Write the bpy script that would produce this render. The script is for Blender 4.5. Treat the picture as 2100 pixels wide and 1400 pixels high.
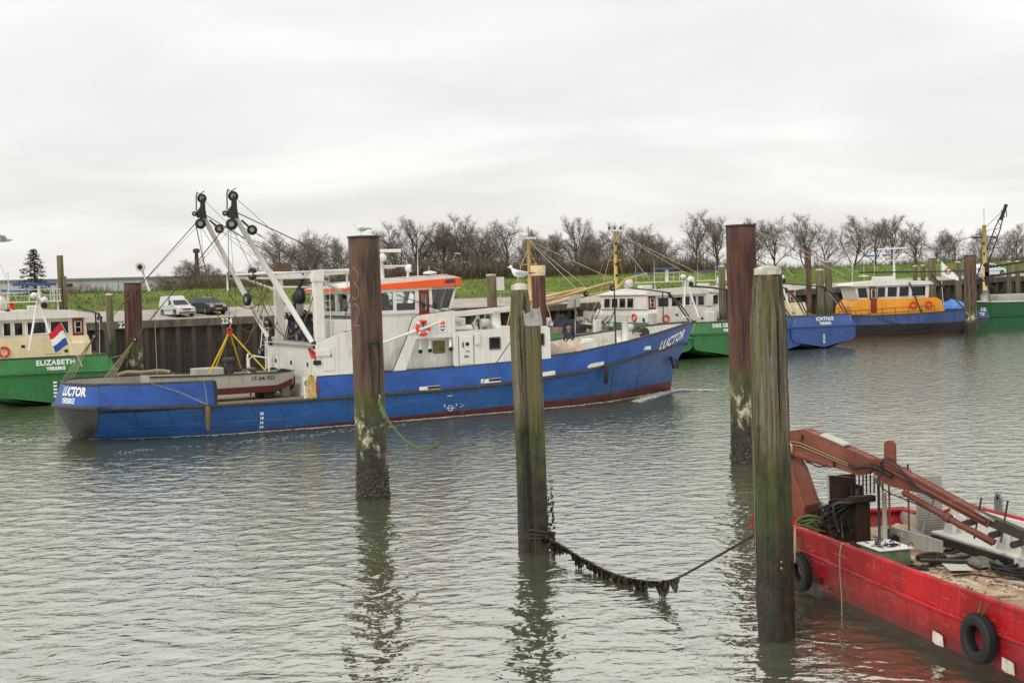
import bpy, math, random
import numpy as np
from mathutils import Vector, Matrix
for o in list(bpy.data.objects): bpy.data.objects.remove(o)
scn = bpy.context.scene
COL = scn.collection
R = math.radians
# ------------------------------------------------------------------ camera, sky, sun, exposure
PITCH, ROLL = math.atan(110/2600), R(1.83)
f_ = Vector((0, math.cos(PITCH), -math.sin(PITCH))); u0 = Vector((0, math.sin(PITCH), math.cos(PITCH))); r0 = Vector((1, 0, 0))
u_ = u0*math.cos(ROLL)+r0*math.sin(ROLL); r_ = r0*math.cos(ROLL)-u0*math.sin(ROLL)
cam = bpy.data.objects.new('camera', bpy.data.cameras.new('camera')); COL.objects.link(cam)
m = Matrix.Identity(4)
for i in range(3): m[i][0], m[i][1], m[i][2] = r_[i], u_[i], -f_[i]
m.translation = (0, 0, 5.9)
cam.matrix_world = m
cam.data.sensor_width = 36; cam.data.lens = 2600/2100*36; cam.data.clip_end = 6000; cam.data.clip_start = .1
scn.camera = cam
SUN_EL, SUN_AZ = R(40), R(218)      # azimuth clockwise from +Y: behind the camera, to the left
W = bpy.data.worlds.new('World'); scn.world = W; W.use_nodes = True
nt = W.node_tree; nt.nodes.clear()
def wn(t, **k):
    n = nt.nodes.new(t)
    for a, b in k.items(): setattr(n, a, b)
    return n
wo = wn('ShaderNodeOutputWorld'); bg = wn('ShaderNodeBackground'); nt.links.new(bg.outputs[0], wo.inputs[0])
sky = wn('ShaderNodeTexSky', sky_type='NISHITA'); sky.sun_disc = False; sky.sun_elevation = SUN_EL; sky.sun_rotation = SUN_AZ
tc = wn('ShaderNodeTexCoord'); sep = wn('ShaderNodeSeparateXYZ'); nt.links.new(tc.outputs['Generated'], sep.inputs[0])
# cloud deck: direction projected on a flat layer, so that streaks lie low and long towards the horizon
mx = wn('ShaderNodeMath', operation='MAXIMUM'); nt.links.new(sep.outputs[2], mx.inputs[0]); mx.inputs[1].default_value = 0.0
ad = wn('ShaderNodeMath', operation='ADD'); nt.links.new(mx.outputs[0], ad.inputs[0]); ad.inputs[1].default_value = .16
dv = wn('ShaderNodeVectorMath', operation='DIVIDE'); nt.links.new(tc.outputs['Generated'], dv.inputs[0])
cb = wn('ShaderNodeCombineXYZ')
for i in range(3): nt.links.new(ad.outputs[0], cb.inputs[i])
nt.links.new(cb.outputs[0], dv.inputs[1])
mp = wn('ShaderNodeMapping'); mp.inputs['Scale'].default_value = (.85, 1.15, 0); mp.inputs['Location'].default_value = (1.3, 6.1, 0); nt.links.new(dv.outputs[0], mp.inputs[0])
nz = wn('ShaderNodeTexNoise'); nz.inputs['Scale'].default_value = 1.1; nz.inputs['Detail'].default_value = 6; nz.inputs['Roughness'].default_value = .5; nz.inputs['Distortion'].default_value = .35
nt.links.new(mp.outputs[0], nz.inputs['Vector'])
cr = wn('ShaderNodeValToRGB'); e = cr.color_ramp.elements
e[0].position = .3; e[0].color = (.755, .73, .71, 1); e[1].position = .7; e[1].color = (.96, .94, .915, 1)
x = e.new(.5); x.color = (.835, .81, .79, 1)
nt.links.new(nz.outputs[0], cr.inputs[0])
# overcast sky: brighter overhead than at the horizon; dim ground colour below it
gr = wn('ShaderNodeMapRange'); nt.links.new(sep.outputs[2], gr.inputs[0])
gr.inputs[1].default_value = 0; gr.inputs[2].default_value = 1; gr.inputs[3].default_value = .84; gr.inputs[4].default_value = 1.4
ml = wn('ShaderNodeMix', data_type='RGBA', blend_type='MULTIPLY'); ml.inputs[0].default_value = 1
nt.links.new(cr.outputs[0], ml.inputs[6]); nt.links.new(gr.outputs[0], ml.inputs[7])
ns = wn('ShaderNodeMix', data_type='RGBA', blend_type='MULTIPLY'); ns.inputs[0].default_value = 1; ns.inputs[7].default_value = (.1, .1, .1, 1)
nt.links.new(sky.outputs[0], ns.inputs[6])
mi = wn('ShaderNodeMix', data_type='RGBA'); mi.inputs[0].default_value = .95
nt.links.new(ns.outputs[2], mi.inputs[6]); nt.links.new(ml.outputs[2], mi.inputs[7])
lt = wn('ShaderNodeMath', operation='GREATER_THAN'); nt.links.new(sep.outputs[2], lt.inputs[0]); lt.inputs[1].default_value = -.02
mg = wn('ShaderNodeMix', data_type='RGBA'); nt.links.new(lt.outputs[0], mg.inputs[0]); mg.inputs[6].default_value = (.2, .2, .18, 1); nt.links.new(mi.outputs[2], mg.inputs[7])
nt.links.new(mg.outputs[2], bg.inputs[0]); bg.inputs[1].default_value = 1.09
sun = bpy.data.objects.new('sun', bpy.data.lights.new('sun', 'SUN')); COL.objects.link(sun)
sun.data.energy = 1.3; sun.data.angle = R(14); sun.data.color = (1, .96, .9)
sd = Vector((math.sin(SUN_AZ)*math.cos(SUN_EL), math.cos(SUN_AZ)*math.cos(SUN_EL), math.sin(SUN_EL)))
sun.rotation_euler = sd.to_track_quat('Z', 'Y').to_euler(); sun.location = (0, -30, 60)
vs = scn.view_settings; vs.view_transform = 'Standard'; vs.look = 'None'; vs.exposure = .18; vs.gamma = 1; vs.use_curve_mapping = False
scn.render.engine = 'CYCLES'

# ------------------------------------------------------------------ helpers
Z = Vector((0, 0, 1))
def V(*a): return Vector(a[0]) if len(a) == 1 else Vector(a)
def frame(d):
    d = d.normalized(); a = Vector((0, 0, 1)) if abs(d.z) < .95 else Vector((1, 0, 0))
    x = d.cross(a).normalized(); return x, x.cross(d).normalized()
class MB:
    def __init__(s): s.v = []; s.f = []; s.sm = []
    def add(s, vs, fs, smooth=False):
        n = len(s.v); s.v += [tuple(q) for q in vs]
        for q in fs: s.f.append(tuple(i+n for i in q)); s.sm.append(smooth)
        return s
    def box(s, x0, x1, y0, y1, z0, z1):
        return s.add([(x, y, z) for z in (z0, z1) for y in (y0, y1) for x in (x0, x1)],
                     [(0, 2, 3, 1), (4, 5, 7, 6), (0, 1, 5, 4), (2, 6, 7, 3), (0, 4, 6, 2), (1, 3, 7, 5)])
    def bar(s, p, q, w, h=None, up=Z):
        p, q = V(p), V(q); h = h or w; d = (q-p).normalized()
        x = d.cross(V(up)); x = x.normalized() if x.length > 1e-4 else Vector((1, 0, 0)); y = x.cross(d).normalized()
        vs = [c+x*(i*w/2)+y*(j*h/2) for c in (p, q) for j in (-1, 1) for i in (-1, 1)]
        return s.add(vs, [(0, 2, 3, 1), (4, 5, 7, 6), (0, 1, 5, 4), (2, 6, 7, 3), (0, 4, 6, 2), (1, 3, 7, 5)])
    def tube(s, pts, r, n=8, cap=True, smooth=True, closed=False):
        P = [V(p) for p in pts]; k = len(P); rs = r if isinstance(r, (list, tuple)) else [r]*k
        vs = []; x = None
        for i in range(k):
            if closed: d = P[(i+1) % k]-P[i-1]
            else: d = P[min(i+1, k-1)]-P[max(i-1, 0)]
            if d.length < 1e-9: d = Z.copy()
            if x is None: x, y = frame(d)
            else:
                x = (x-d.normalized()*x.dot(d.normalized()))
                x = x.normalized() if x.length > 1e-6 else frame(d)[0]
                y = x.cross(d.normalized()).normalized()
            for j in range(n):
                a = 2*math.pi*j/n; vs.append(P[i]+(x*math.cos(a)+y*math.sin(a))*rs[i])
        fs = []
        for i in range(k if closed else k-1):
            for j in range(n):
                a, b = i*n+j, i*n+(j+1) % n; i2 = (i+1) % k; fs.append((a, b, i2*n+(j+1) % n, i2*n+j))
        s.add(vs, fs, smooth)
        if cap and not closed:
            o = len(s.v)-k*n
            s.f += [tuple(o+j for j in range(n)), tuple(o+(k-1)*n+j for j in reversed(range(n)))]; s.sm += [False, False]
        return s
    def lathe(s, prof, o=(0, 0, 0), axis=Z, n=16, smooth=True):
        o = V(o); ax = V(axis).normalized(); x, y = frame(ax); vs = []; k = len(prof)
        for r, z in prof:
            for j in range(n):
                a = 2*math.pi*j/n; vs.append(o+ax*z+(x*math.cos(a)+y*math.sin(a))*r)
        fs = [(i*n+j, i*n+(j+1) % n, (i+1)*n+(j+1) % n, (i+1)*n+j) for i in range(k-1) for j in range(n)]
        s.add(vs, fs, smooth); b = len(s.v)-k*n
        s.f += [tuple(b+j for j in range(n)), tuple(b+(k-1)*n+j for j in reversed(range(n)))]; s.sm += [False, False]
        return s
    def prism(s, poly, a, b, fn=None):
        """poly of (p,q); extruded from a to b; fn(p,q,d) -> point (default (p,d,q))"""
        fn = fn or (lambda p, q, d: (p, d, q)); n = len(poly)
        vs = [fn(p, q, a) for p, q in poly]+[fn(p, q, b) for p, q in poly]
        return s.add(vs, [tuple(range(n)), tuple(reversed(range(n, 2*n)))]+[(i, (i+1) % n, n+(i+1) % n, n+i) for i in range(n)])
    def grid(s, rows, smooth=True, wrap=False):
        k, n = len(rows), len(rows[0]); vs = [p for r in rows for p in r]; fs = []
        for i in range(k-1):
            for j in range(n if wrap else n-1):
                j2 = (j+1) % n; fs.append((i*n+j, i*n+j2, (i+1)*n+j2, (i+1)*n+j))
        return s.add(vs, fs, smooth)
    def loft(s, rings, smooth=True):
        s.grid(rings, smooth, True); k, n = len(rings), len(rings[0]); b = len(s.v)-k*n
        s.f += [tuple(b+j for j in reversed(range(n))), tuple(b+(k-1)*n+j for j in range(n))]; s.sm += [False, False]
        return s
    def torus(s, c, axis, RR, r, n=24, m_=8, sy=1):
        c = V(c); x, y = frame(V(axis)); return s.tube([c+x*math.cos(2*math.pi*i/n)*RR+y*math.sin(2*math.pi*i/n)*RR*sy for i in range(n)], r, m_, False, True, True)
    def ball(s, c, rx, ry=None, rz=None, n=12, k=8):
        ry = ry or rx; rz = rz or rx; c = V(c); rows = []
        for i in range(k+1):
            a = math.pi*i/k-math.pi/2; rr = max(math.cos(a), .01)
            rows.append([c+Vector((rx*rr*math.cos(2*math.pi*j/n), ry*rr*math.sin(2*math.pi*j/n), rz*math.sin(a))) for j in range(n)])
        return s.loft(rows)
    def mesh(s, name):
        me = bpy.data.meshes.new(name); me.from_pydata(s.v, [], s.f); me.polygons.foreach_set('use_smooth', s.sm); me.validate(); me.update(); return me
    def build(s, name, mat, parent=None, bevel=0, loc=None):
        o = bpy.data.objects.new(name, s.mesh(name)); COL.objects.link(o)
        for q in (mat if isinstance(mat, (list, tuple)) else [mat]): o.data.materials.append(q)
        if parent: o.parent = parent
        if loc: o.location = loc
        if bevel:
            b = o.modifiers.new('bevel', 'BEVEL'); b.width = bevel; b.segments = 2; b.limit_method = 'ANGLE'; b.angle_limit = R(40)
        return o
def tag(o, label, cat, group=None):
    o['label'] = label; o['category'] = cat
    if group: o['group'] = group
    return o
def thing(name, label, cat, loc=(0, 0, 0), rz=0, group=None):
    o = bpy.data.objects.new(name, None); COL.objects.link(o); o.location = loc; o.rotation_euler = (0, 0, rz); o.empty_display_size = .2
    return tag(o, label, cat, group)
def structure(o, kind='structure'): o['kind'] = kind; return o
def copy_tree(o, parent=None):
    c = o.copy(); COL.objects.link(c); c.parent = parent
    for ch in list(o.children): copy_tree(ch, c)
    return c
def sag(p, q, drop, n=14):
    p, q = V(p), V(q); return [p.lerp(q, i/n)-Z*(4*drop*(i/n)*(1-i/n)) for i in range(n+1)]
def wire(name, pts, r, mat, parent=None, n=5): return MB().tube(pts, r, n).build(name, mat, parent)
def wall(mb, o, ux, uz, W_, H_, th, holes):
    """flat wall with rectangular holes (u0,u1,v0,v1); origin o, unit axes ux, uz, thickness th along ux x uz"""
    o, ux, uz = V(o), V(ux).normalized(), V(uz); nn = ux.cross(uz).normalized()
    us = sorted({0, W_, *[h[0] for h in holes], *[h[1] for h in holes]}); zs = sorted({0, H_, *[h[2] for h in holes], *[h[3] for h in holes]})
    for a, b in zip(us, us[1:]):
        run = None
        for c, d in zip(zs, zs[1:]):
            mu, mv = (a+b)/2, (c+d)/2
            solid = not any(h[0] < mu < h[1] and h[2] < mv < h[3] for h in holes)
            if solid: run = (run[0], d) if run else (c, d)
            if (not solid or d == zs[-1]) and run:
                vs = [o+ux*p+uz*q+nn*t for t in (0, th) for q in run for p in (a, b)]
                mb.add(vs, [(0, 2, 3, 1), (4, 5, 7, 6), (0, 1, 5, 4), (2, 6, 7, 3), (0, 4, 6, 2), (1, 3, 7, 5)]); run = None
    return mb
def text_mesh(body, size, shear=0, bold=.0, spacing=1.0):
    cu = bpy.data.curves.new('lettering', 'FONT'); cu.body = body; cu.size = size; cu.shear = shear; cu.offset = bold; cu.space_character = spacing
    cu.align_x = 'CENTER'; cu.align_y = 'CENTER'; cu.resolution_u = 3
    o = bpy.data.objects.new('lettering', cu); me = bpy.data.meshes.new_from_object(o); bpy.data.objects.remove(o); return me
def text(body, size, mat, parent, fn, name='lettering', **k):
    """fn maps flat (x,y) of the lettering to a point in the parent's space"""
    me = text_mesh(body, size, **k); me.name = name
    for v in me.vertices: v.co = V(fn(v.co.x, v.co.y))
    me.materials.clear(); me.materials.append(mat)
    o = bpy.data.objects.new(name, me); COL.objects.link(o); o.parent = parent; return o
# ------------------------------------------------------------------ materials
def lin(h):
    h = h.lstrip('#'); c = [int(h[i:i+2], 16)/255 for i in (0, 2, 4)]
    return tuple(x/12.92 if x <= .04045 else ((x+.055)/1.055)**2.4 for x in c)+(1,)
class N:
    def __init__(s, name):
        s.m = bpy.data.materials.new(name); s.m.use_nodes = True; s.t = s.m.node_tree; s.b = s.t.nodes['Principled BSDF']; s.out = s.t.nodes['Material Output']
        s.tc = s.t.nodes.new('ShaderNodeTexCoord')
    def n(s, t, ins={}, **k):
        q = s.t.nodes.new(t)
        for a, b in k.items(): setattr(q, a, b)
        for a, b in ins.items(): s.set(q.inputs[a], b)
        return q
    def set(s, i, v):
        if isinstance(v, bpy.types.NodeSocket): s.t.links.new(v, i)
        else: i.default_value = v
    def noise(s, scale=(1, 1, 1), sc=1., detail=3, rough=.5, coord='Object', loc=(0, 0, 0), dist=0):
        mp = s.n('ShaderNodeMapping', {'Vector': s.tc.outputs[coord], 'Scale': scale, 'Location': loc})
        return s.n('ShaderNodeTexNoise', {'Vector': mp.outputs[0], 'Scale': sc, 'Detail': detail, 'Roughness': rough, 'Distortion': dist}).outputs[0]
    def ramp(s, f, a, b, ca=(0, 0, 0, 1), cb=(1, 1, 1, 1)):
        q = s.n('ShaderNodeMapRange', {0: f, 1: a, 2: b, 3: 0., 4: 1.}); q.clamp = True; return q.outputs[0]
    def mix(s, f, a, b, mode='MIX'):
        q = s.n('ShaderNodeMix', data_type='RGBA', blend_type=mode); s.set(q.inputs[0], f); s.set(q.inputs[6], a); s.set(q.inputs[7], b); return q.outputs[2]
    def math(s, op, a, b=0.): return s.n('ShaderNodeMath', {0: a, 1: b}, operation=op).outputs[0]
    def xyz(s, coord='Object'):
        return s.n('ShaderNodeSeparateXYZ', {0: s.tc.outputs[coord]}).outputs
    def bump(s, h, strength=.3, dist=.02):
        q = s.n('ShaderNodeBump', {'Strength': strength, 'Distance': dist, 'Height': h}); s.t.links.new(q.outputs[0], s.b.inputs['Normal']); return q
    def fin(s, col, rough=.5, metal=0., spec=None):
        s.set(s.b.inputs['Base Color'], col); s.set(s.b.inputs['Roughness'], rough); s.b.inputs['Metallic'].default_value = metal
        if spec is not None: s.b.inputs['Specular IOR Level'].default_value = spec
        return s.m
def worn(q, base, k, dark, chip, pale):
    base = q.mix(q.math('MULTIPLY', q.ramp(q.noise((.8, .8, 1.3), 1.4, 6, .7, loc=(6, 1, 4)), .46, .62), .65*k), base, lin(dark))
    base = q.mix(q.math('MULTIPLY', q.ramp(q.noise((.5, .5, 4), 2.6, 7, .8, loc=(2, 9, 4)), .58, .66), .55*k), base, lin(pale))
    base = q.mix(q.math('MULTIPLY', q.ramp(q.noise((8, 8, .35), 1.2, 6, .75, loc=(7, 3, 1)), .6, .7), .6*k), base, lin(chip))
    return q.mix(q.math('MULTIPLY', q.ramp(q.noise((1, 1, 1), 7., 7, .75, loc=(1, 3, 8)), .6, .65), .85*k), base, lin(chip))
def paint(name, col, rough=.42, var=.18, dirt=.35, dcol='#5a5044', rust=0., rcol='#6b3a20', bump=.15, scale=.7, metal=0., scrape=0., wear=0., wc=('#1d3a6e', '#4b3b35', '#7d90ad')):
    q = N(name); c = lin(col) if isinstance(col, str) else col
    d = tuple(x*(1-var) for x in c[:3])+(1,); l = tuple(min(1, x*(1+var*.8)) for x in c[:3])+(1,)
    base = q.mix(q.ramp(q.noise(sc=scale, detail=4), .35, .65), d, l)
    st = q.noise((5, 5, .35), 1.3, 5, .65)
    base = q.mix(q.math('MULTIPLY', q.ramp(st, .5, .78), dirt), base, lin(dcol))
    if scrape: base = q.mix(q.math('MULTIPLY', q.ramp(q.noise((9, 9, .5), 1.5, 6, .75, loc=(1, 8, 3)), .62, .7), scrape), base, lin('#c9a69c')); base = worn(q, base, 1., '#7c0f15', '#4a2219', '#c98578')
    if wear: base = worn(q, base, wear, *wc)
    if rust: base = q.mix(q.math('MULTIPLY', q.ramp(q.noise((1, 1, .5), 2.6, 6, .7, loc=(4, 2, 7)), .6, .68), rust), base, lin(rcol))
    q.bump(q.noise(sc=1.6, detail=2), bump, .05)
    return q.fin(base, q.n('ShaderNodeMapRange', {0: st, 1: .3, 2: .7, 3: rough*.8, 4: min(1, rough*1.35)}).outputs[0], metal, .35)
def plain(name, col, rough=.5, metal=0., var=.12, scale=6.):
    q = N(name); c = lin(col); d = tuple(x*(1-var) for x in c[:3])+(1,); l = tuple(min(1, x*(1+var)) for x in c[:3])+(1,)
    return q.fin(q.mix(q.ramp(q.noise(sc=scale, detail=4), .3, .7), d, l), rough, metal)
def glass_thin(name, tint=(.93, .95, .94, 1), refl=1.0):
    q = N(name); q.t.nodes.remove(q.b); tr = q.n('ShaderNodeBsdfTransparent', {0: tint}); gl = q.n('ShaderNodeBsdfGlossy', {'Color': (refl, refl, refl, 1), 'Roughness': .02}); fr = q.n('ShaderNodeFresnel', {'IOR': 1.5})
    mxs = q.n('ShaderNodeMixShader', {0: fr.outputs[0]}); q.t.links.new(tr.outputs[0], mxs.inputs[1]); q.t.links.new(gl.outputs[0], mxs.inputs[2]); q.t.links.new(mxs.outputs[0], q.out.inputs[0]); return q.m
def rope_mat(name, col, sc=60):
    q = N(name); c = lin(col); w = q.n('ShaderNodeTexWave', {'Vector': q.tc.outputs['Object'], 'Scale': sc/6, 'Distortion': 3.})
    w.bands_direction = 'DIAGONAL'
    b = q.mix(w.outputs[1], tuple(x*.5 for x in c[:3])+(1,), c); q.bump(w.outputs[1], .6, .01); return q.fin(b, .9)
def zone_mat(name, kind, c0='#2f241e', c1='#66503f'):
    """tidal pile: dry part above, weed and barnacle belts below; all by height above the water"""
    q = N(name); x, y, z = q.xyz(); wob = q.noise((1.3, 1.3, .7), 1.7, 5, .65); zz = q.math('ADD', z, q.math('MULTIPLY', q.math('SUBTRACT', wob, .5), 1.6))
    if kind == 'steel':
        dry = q.mix(q.ramp(q.noise((3, 3, .35), 1.6, 6, .7), .36, .66), lin(c0), lin(c1))
        dry = q.mix(q.math('MULTIPLY', q.ramp(q.noise((7, 7, .12), 1.4, 6, .7, loc=(9, 1, 2)), .55, .72), .75), dry, lin('#8f5233'))
        dry = q.mix(q.math('MULTIPLY', q.ramp(q.noise((6, 6, .1), 1.1, 5, .6, loc=(3, 7, 2)), .56, .74), .7), dry, lin('#8d8478'))
        hi = 3.1
    else:
        gr = q.noise((13, 13, .42), 1.2, 9, .78, dist=.8)
        dry = q.mix(q.ramp(gr, .36, .66), lin('#221b14'), lin('#93886f'))
        dry = q.mix(q.math('MULTIPLY', q.ramp(q.noise((1.5, 1.5, .22), 1.6, 4, .6, loc=(2, 5, 1)), .38, .58), .75), dry, q.mix(gr, lin('#33311c'), lin('#75703f')))
        dry = q.mix(q.math('MULTIPLY', q.ramp(q.noise((14, 14, .14), 1.2, 5, .6, loc=(8, 5, 1)), .56, .62), .92), dry, lin('#17110c'))
        hi = 3.2
    wet = q.mix(q.ramp(q.noise(sc=5, detail=6, rough=.7), .4, .66), lin('#15140d'), lin('#37311f'))
    alg = q.mix(q.ramp(q.noise((2, 2, .5), 1.6, 5, .7, loc=(1, 3, 9)), .38, .6), wet, lin('#46501c'))
    col = q.mix(q.ramp(zz, hi-.45, hi+.25), q.mix(q.ramp(zz, 1.3, 2.3), wet, alg), dry)
    if kind == 'steel':
        bar = q.math('MULTIPLY', q.ramp(q.noise((1.6, 1.6, .9), 1.8, 7, .75, loc=(5, 5, 3.3)), .52, .6), q.math('MULTIPLY', q.ramp(z, .75, 1.1), q.math('SUBTRACT', 1., q.ramp(z, 2.2, 2.7))))
        col = q.mix(bar, col, q.mix(q.noise(sc=18, detail=3), lin('#7d765f'), lin('#d0c8b0')))
        q.bump(q.noise(sc=9, detail=6, rough=.7), .5, .03)
    else: q.bump(gr, .9, .04)
    return q.fin(col, q.n('ShaderNodeMapRange', {0: zz, 1: 1.5, 2: hi, 3: .4, 4: .85}).outputs[0])
M = {}
M['blue'] = paint('blue_hull_paint', '#2a55a0', .36, .2, .5, '#33466a', .35, wear=.45)
M['white'] = paint('white_ship_paint', '#d6d5cd', .4, .05, .42, '#8a8274', .3, '#8a5a3a')
M['grey'] = paint('pale_grey_paint', '#b3b2a8', .5, .08, .45, '#6c665a', .15)
M['orange'] = paint('orange_paint', '#e85a1c', .4, .08, .15)
M['green'] = paint('green_hull_paint', '#3c7a44', .4, .14, .35, '#1f4a28', .1)
M['green2'] = paint('dark_green_paint', '#1d5230', .45, .14, .4, '#173322', .1)
M['cream'] = paint('cream_paint', '#e4d8b0', .45, .06, .2, '#a08a5a')
M['blue2'] = paint('slate_blue_paint', '#3b5890', .4, .14, .35, '#2b3f66', .1)
M['yellow'] = paint('ochre_paint', '#e0952c', .45, .1, .3, '#8a5a20')
M['spar'] = paint('buff_spar_paint', '#cfae78', .5, .1, .3)
M['mastyel'] = paint('yellow_mast_paint', '#cdb06a', .5, .1, .3)
M['red'] = paint('red_barge_paint', '#a8161d', .4, .35, .55, '#5a1416', .5, '#5a2a1c', .25, scrape=.55)
M['crane'] = paint('faded_crane_paint', '#7d4839', .55, .22, .45, '#54362b', .45, '#5b2c1b', wear=.8, wc=('#6b3c2e', '#3d2219', '#a98474'))
M['door'] = paint('red_brown_door_paint', '#7d2a17', .4, .12, .1)
M['black'] = plain('black_rubber', '#17181a', .7)
M['dark'] = plain('dark_steel', '#2a2927', .6, .2)
M['gun'] = plain('worn_rubbing_steel', '#3d3833', .6, .2, .35, 4)
M['steel'] = plain('galvanised_steel', '#8e8f8c', .45, .6)
M['alu'] = paint('bare_aluminium', '#a9a79d', .5, .12, .5, '#5e564a', .1, bump=.2)
M['glassdark'] = plain('dark_window_glass', '#12181a', .05, 0, .2, 1)
M['glass'] = glass_thin('clear_window_glass')
M['amber'] = plain('lit_cabin_glass', '#6d6236', .08, 0, .3, 3)
M['lampglass'] = plain('lamp_glass', '#27414a', .1)
M['letter'] = plain('white_lettering', '#e6e6e0', .5)
M['black_letter'] = plain('black_lettering', '#15171a', .5)
M['ropew'] = rope_mat('pale_rope', '#a89c7c'); M['ropeg'] = rope_mat('green_rope', '#5f6b3a'); M['roped'] = rope_mat('dark_rope', '#3a352a'); M['roper'] = rope_mat('brown_rope', '#7d6237')
M['wire'] = plain('steel_wire', '#4a453d', .5, .5); M['wirel'] = plain('pale_wire', '#a59c86', .6)
M['hoseY'] = plain('yellow_hose', '#c9a72a', .5); M['sling'] = plain('yellow_sling', '#d3b21c', .7); M['redfit'] = plain('red_fitting', '#b32425', .45)
M['buoy'] = plain('orange_red_lifebuoy', '#d8381c', .5); M['buoyw'] = plain('white_band', '#dddad2', .5)
M['canvas'] = plain('pink_canvas', '#b8a694', .9, 0, .25, 3); M['canvasb'] = plain('blue_canvas', '#4f7fc4', .8, 0, .2, 2)
M['net'] = plain('dark_net', '#20242f', .9, 0, .4, 9)
M['flagr'] = plain('flag_red', '#c4202a', .8); M['flagw'] = plain('flag_white', '#e4e4e2', .8); M['flagb'] = plain('flag_blue', '#234a9a', .8)
M['steelpile'] = zone_mat('rusty_tidal_steel', 'steel'); M['steelpile2'] = zone_mat('dark_red_tidal_steel', 'steel', '#2f1a17', '#5c3a2d'); M['woodpile'] = zone_mat('tidal_timber', 'wood')
M['drop'] = paint('bird_lime_cap', '#b5b0a2', .85, .3, .7, '#4a4438', .5, '#5a5546', scale=6)
q = N('mussel_growth'); M['mussel'] = q.fin(q.mix(q.ramp(q.noise(sc=22, detail=4), .4, .65), lin('#16130f'), lin('#6b6353')), .7)
q = N('seaweed'); M['weed'] = q.fin(q.mix(q.ramp(q.noise(sc=14, detail=3), .4, .6), lin('#15110d'), lin('#3a3320')), .5)
# hull materials with a painted bottom: colour by height above the waterline
def hullmat(name, col, boot, zb=.32, dirt='#27406a', slope=0., scrape=0.):
    q = N(name); x, y, z = q.xyz(); c = lin(col)
    base = q.mix(q.ramp(q.noise(sc=.6, detail=4), .35, .65), tuple(v*.86 for v in c[:3])+(1,), tuple(min(1, v*1.12) for v in c[:3])+(1,))
    st = q.noise((3.5, 3.5, .3), 1.3, 5, .65); base = q.mix(q.math('MULTIPLY', q.ramp(st, .5, .76), .5), base, lin(dirt))
    base = q.mix(q.math('MULTIPLY', q.ramp(q.noise((1, 1, .35), 2.2, 6, .7, loc=(4, 2, 7)), .6, .7), .5), base, lin('#54443a')); base = q.mix(q.math('MULTIPLY', q.ramp(q.noise((.25, 1, 3.), 1.6, 5, .7, loc=(3, 1, 5)), .58, .7), .35), base, lin('#6f7f92'))
    if scrape: base = worn(q, base, 1., '#760f14', '#47241b', '#bd7a6c')
    else: base = worn(q, base, .45, '#122f55', '#4b3b35', '#6f86a5') if 'blue' in name else base
    if scrape: base = q.mix(q.math('MULTIPLY', q.ramp(q.noise((7, 7, .5), 1.5, 6, .75, loc=(1, 8, 3)), .61, .7), scrape), base, lin('#b98c80')); base = q.mix(q.math('MULTIPLY', q.ramp(q.math('ADD', z, q.math('MULTIPLY', q.noise(sc=2., detail=5), -.5)), .3, .05), .6), base, lin('#4a1f18'))
    bt = q.mix(q.ramp(q.noise((1, 1, 2), 2.4, 5, .7), .35, .7), lin(boot), tuple(v*.5 for v in lin(boot)[:3])+(1,))
    zz = q.math('SUBTRACT', q.math('ADD', z, q.math('MULTIPLY', q.math('SUBTRACT', q.noise(sc=1.8, detail=3), .5), .04)), q.math('MULTIPLY', x, slope))
    col = q.mix(q.ramp(zz, zb-.012, zb+.012), bt, base); q.bump(q.noise(sc=1.1, detail=2), .22, .06)
    return q.fin(col, q.n('ShaderNodeMapRange', {0: st, 1: .3, 2: .7, 3: .26, 4: .5}).outputs[0], 0., .38)
M['bluehull'] = hullmat('blue_hull_with_red_bottom', '#194e8a', '#5e1d17', -.06, '#1b3d66', .019)
M['greenhull'] = hullmat('green_hull_with_brown_bottom', '#2f6a39', '#4a2a1c', .12, '#1c4424')
M['bluehull2'] = hullmat('slate_hull_with_brown_bottom', '#2f4d84', '#5a3020', .12, '#223861')
M['blackhull'] = hullmat('black_hull_with_red_bottom', '#26272b', '#6a281e', .1, '#0c0c0e')
M['redhull'] = hullmat('red_barge_with_brown_bottom', '#a8171f', '#43291f', .2, '#6a1618', scrape=.5)
# ground materials
q = N('grass'); g1 = q.noise(sc=.35, detail=5); g2 = q.noise((1, 1, 1), 5., 6, .75)
gc = q.mix(q.ramp(g1, .35, .65), lin('#5a7022'), lin('#829a34')); gc = q.mix(q.math('MULTIPLY', q.ramp(g2, .4, .7), .6), gc, lin('#34461a')); gc = q.mix(q.math('MULTIPLY', q.ramp(q.noise((1, 1, 2), .5, 6, .7, loc=(5, 2, 1)), .5, .68), .6), gc, lin('#77713f')); q.bump(g2, 1., .3); M['grass'] = q.fin(gc, .9)
q = N('quay_paving'); g2 = q.noise(sc=.8, detail=6, rough=.7); M['paving'] = q.fin(q.mix(q.ramp(g2, .35, .7), lin('#8d857c'), lin('#b0a79c')), .9)
q = N('concrete_cap'); st = q.noise((2, 2, .4), 1.2, 6, .7); M['cap'] = q.fin(q.mix(q.ramp(st, .35, .68), lin('#3b342a'), lin('#6e6656')), .9)
q = N('tarred_sheet_piling'); x, y, z = q.xyz('Generated'); st = q.noise((2.5, 2.5, .2), 1.4, 6, .7, coord='Object')
c1 = q.mix(q.ramp(st, .36, .66), lin('#17130f'), lin('#473d31')); M['sheet'] = q.fin(q.mix(q.math('SUBTRACT', 1., q.ramp(z, .22, .42)), c1, q.mix(q.ramp(q.noise(sc=3, detail=6, rough=.75), .45, .62), lin('#1c1a12'), lin('#4a4334'))), .7)
q = N('bark'); M['bark'] = q.fin(q.mix(q.noise((3, 3, .6), 3, 4), lin('#2a241d'), lin('#5a5044')), .9)
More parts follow.
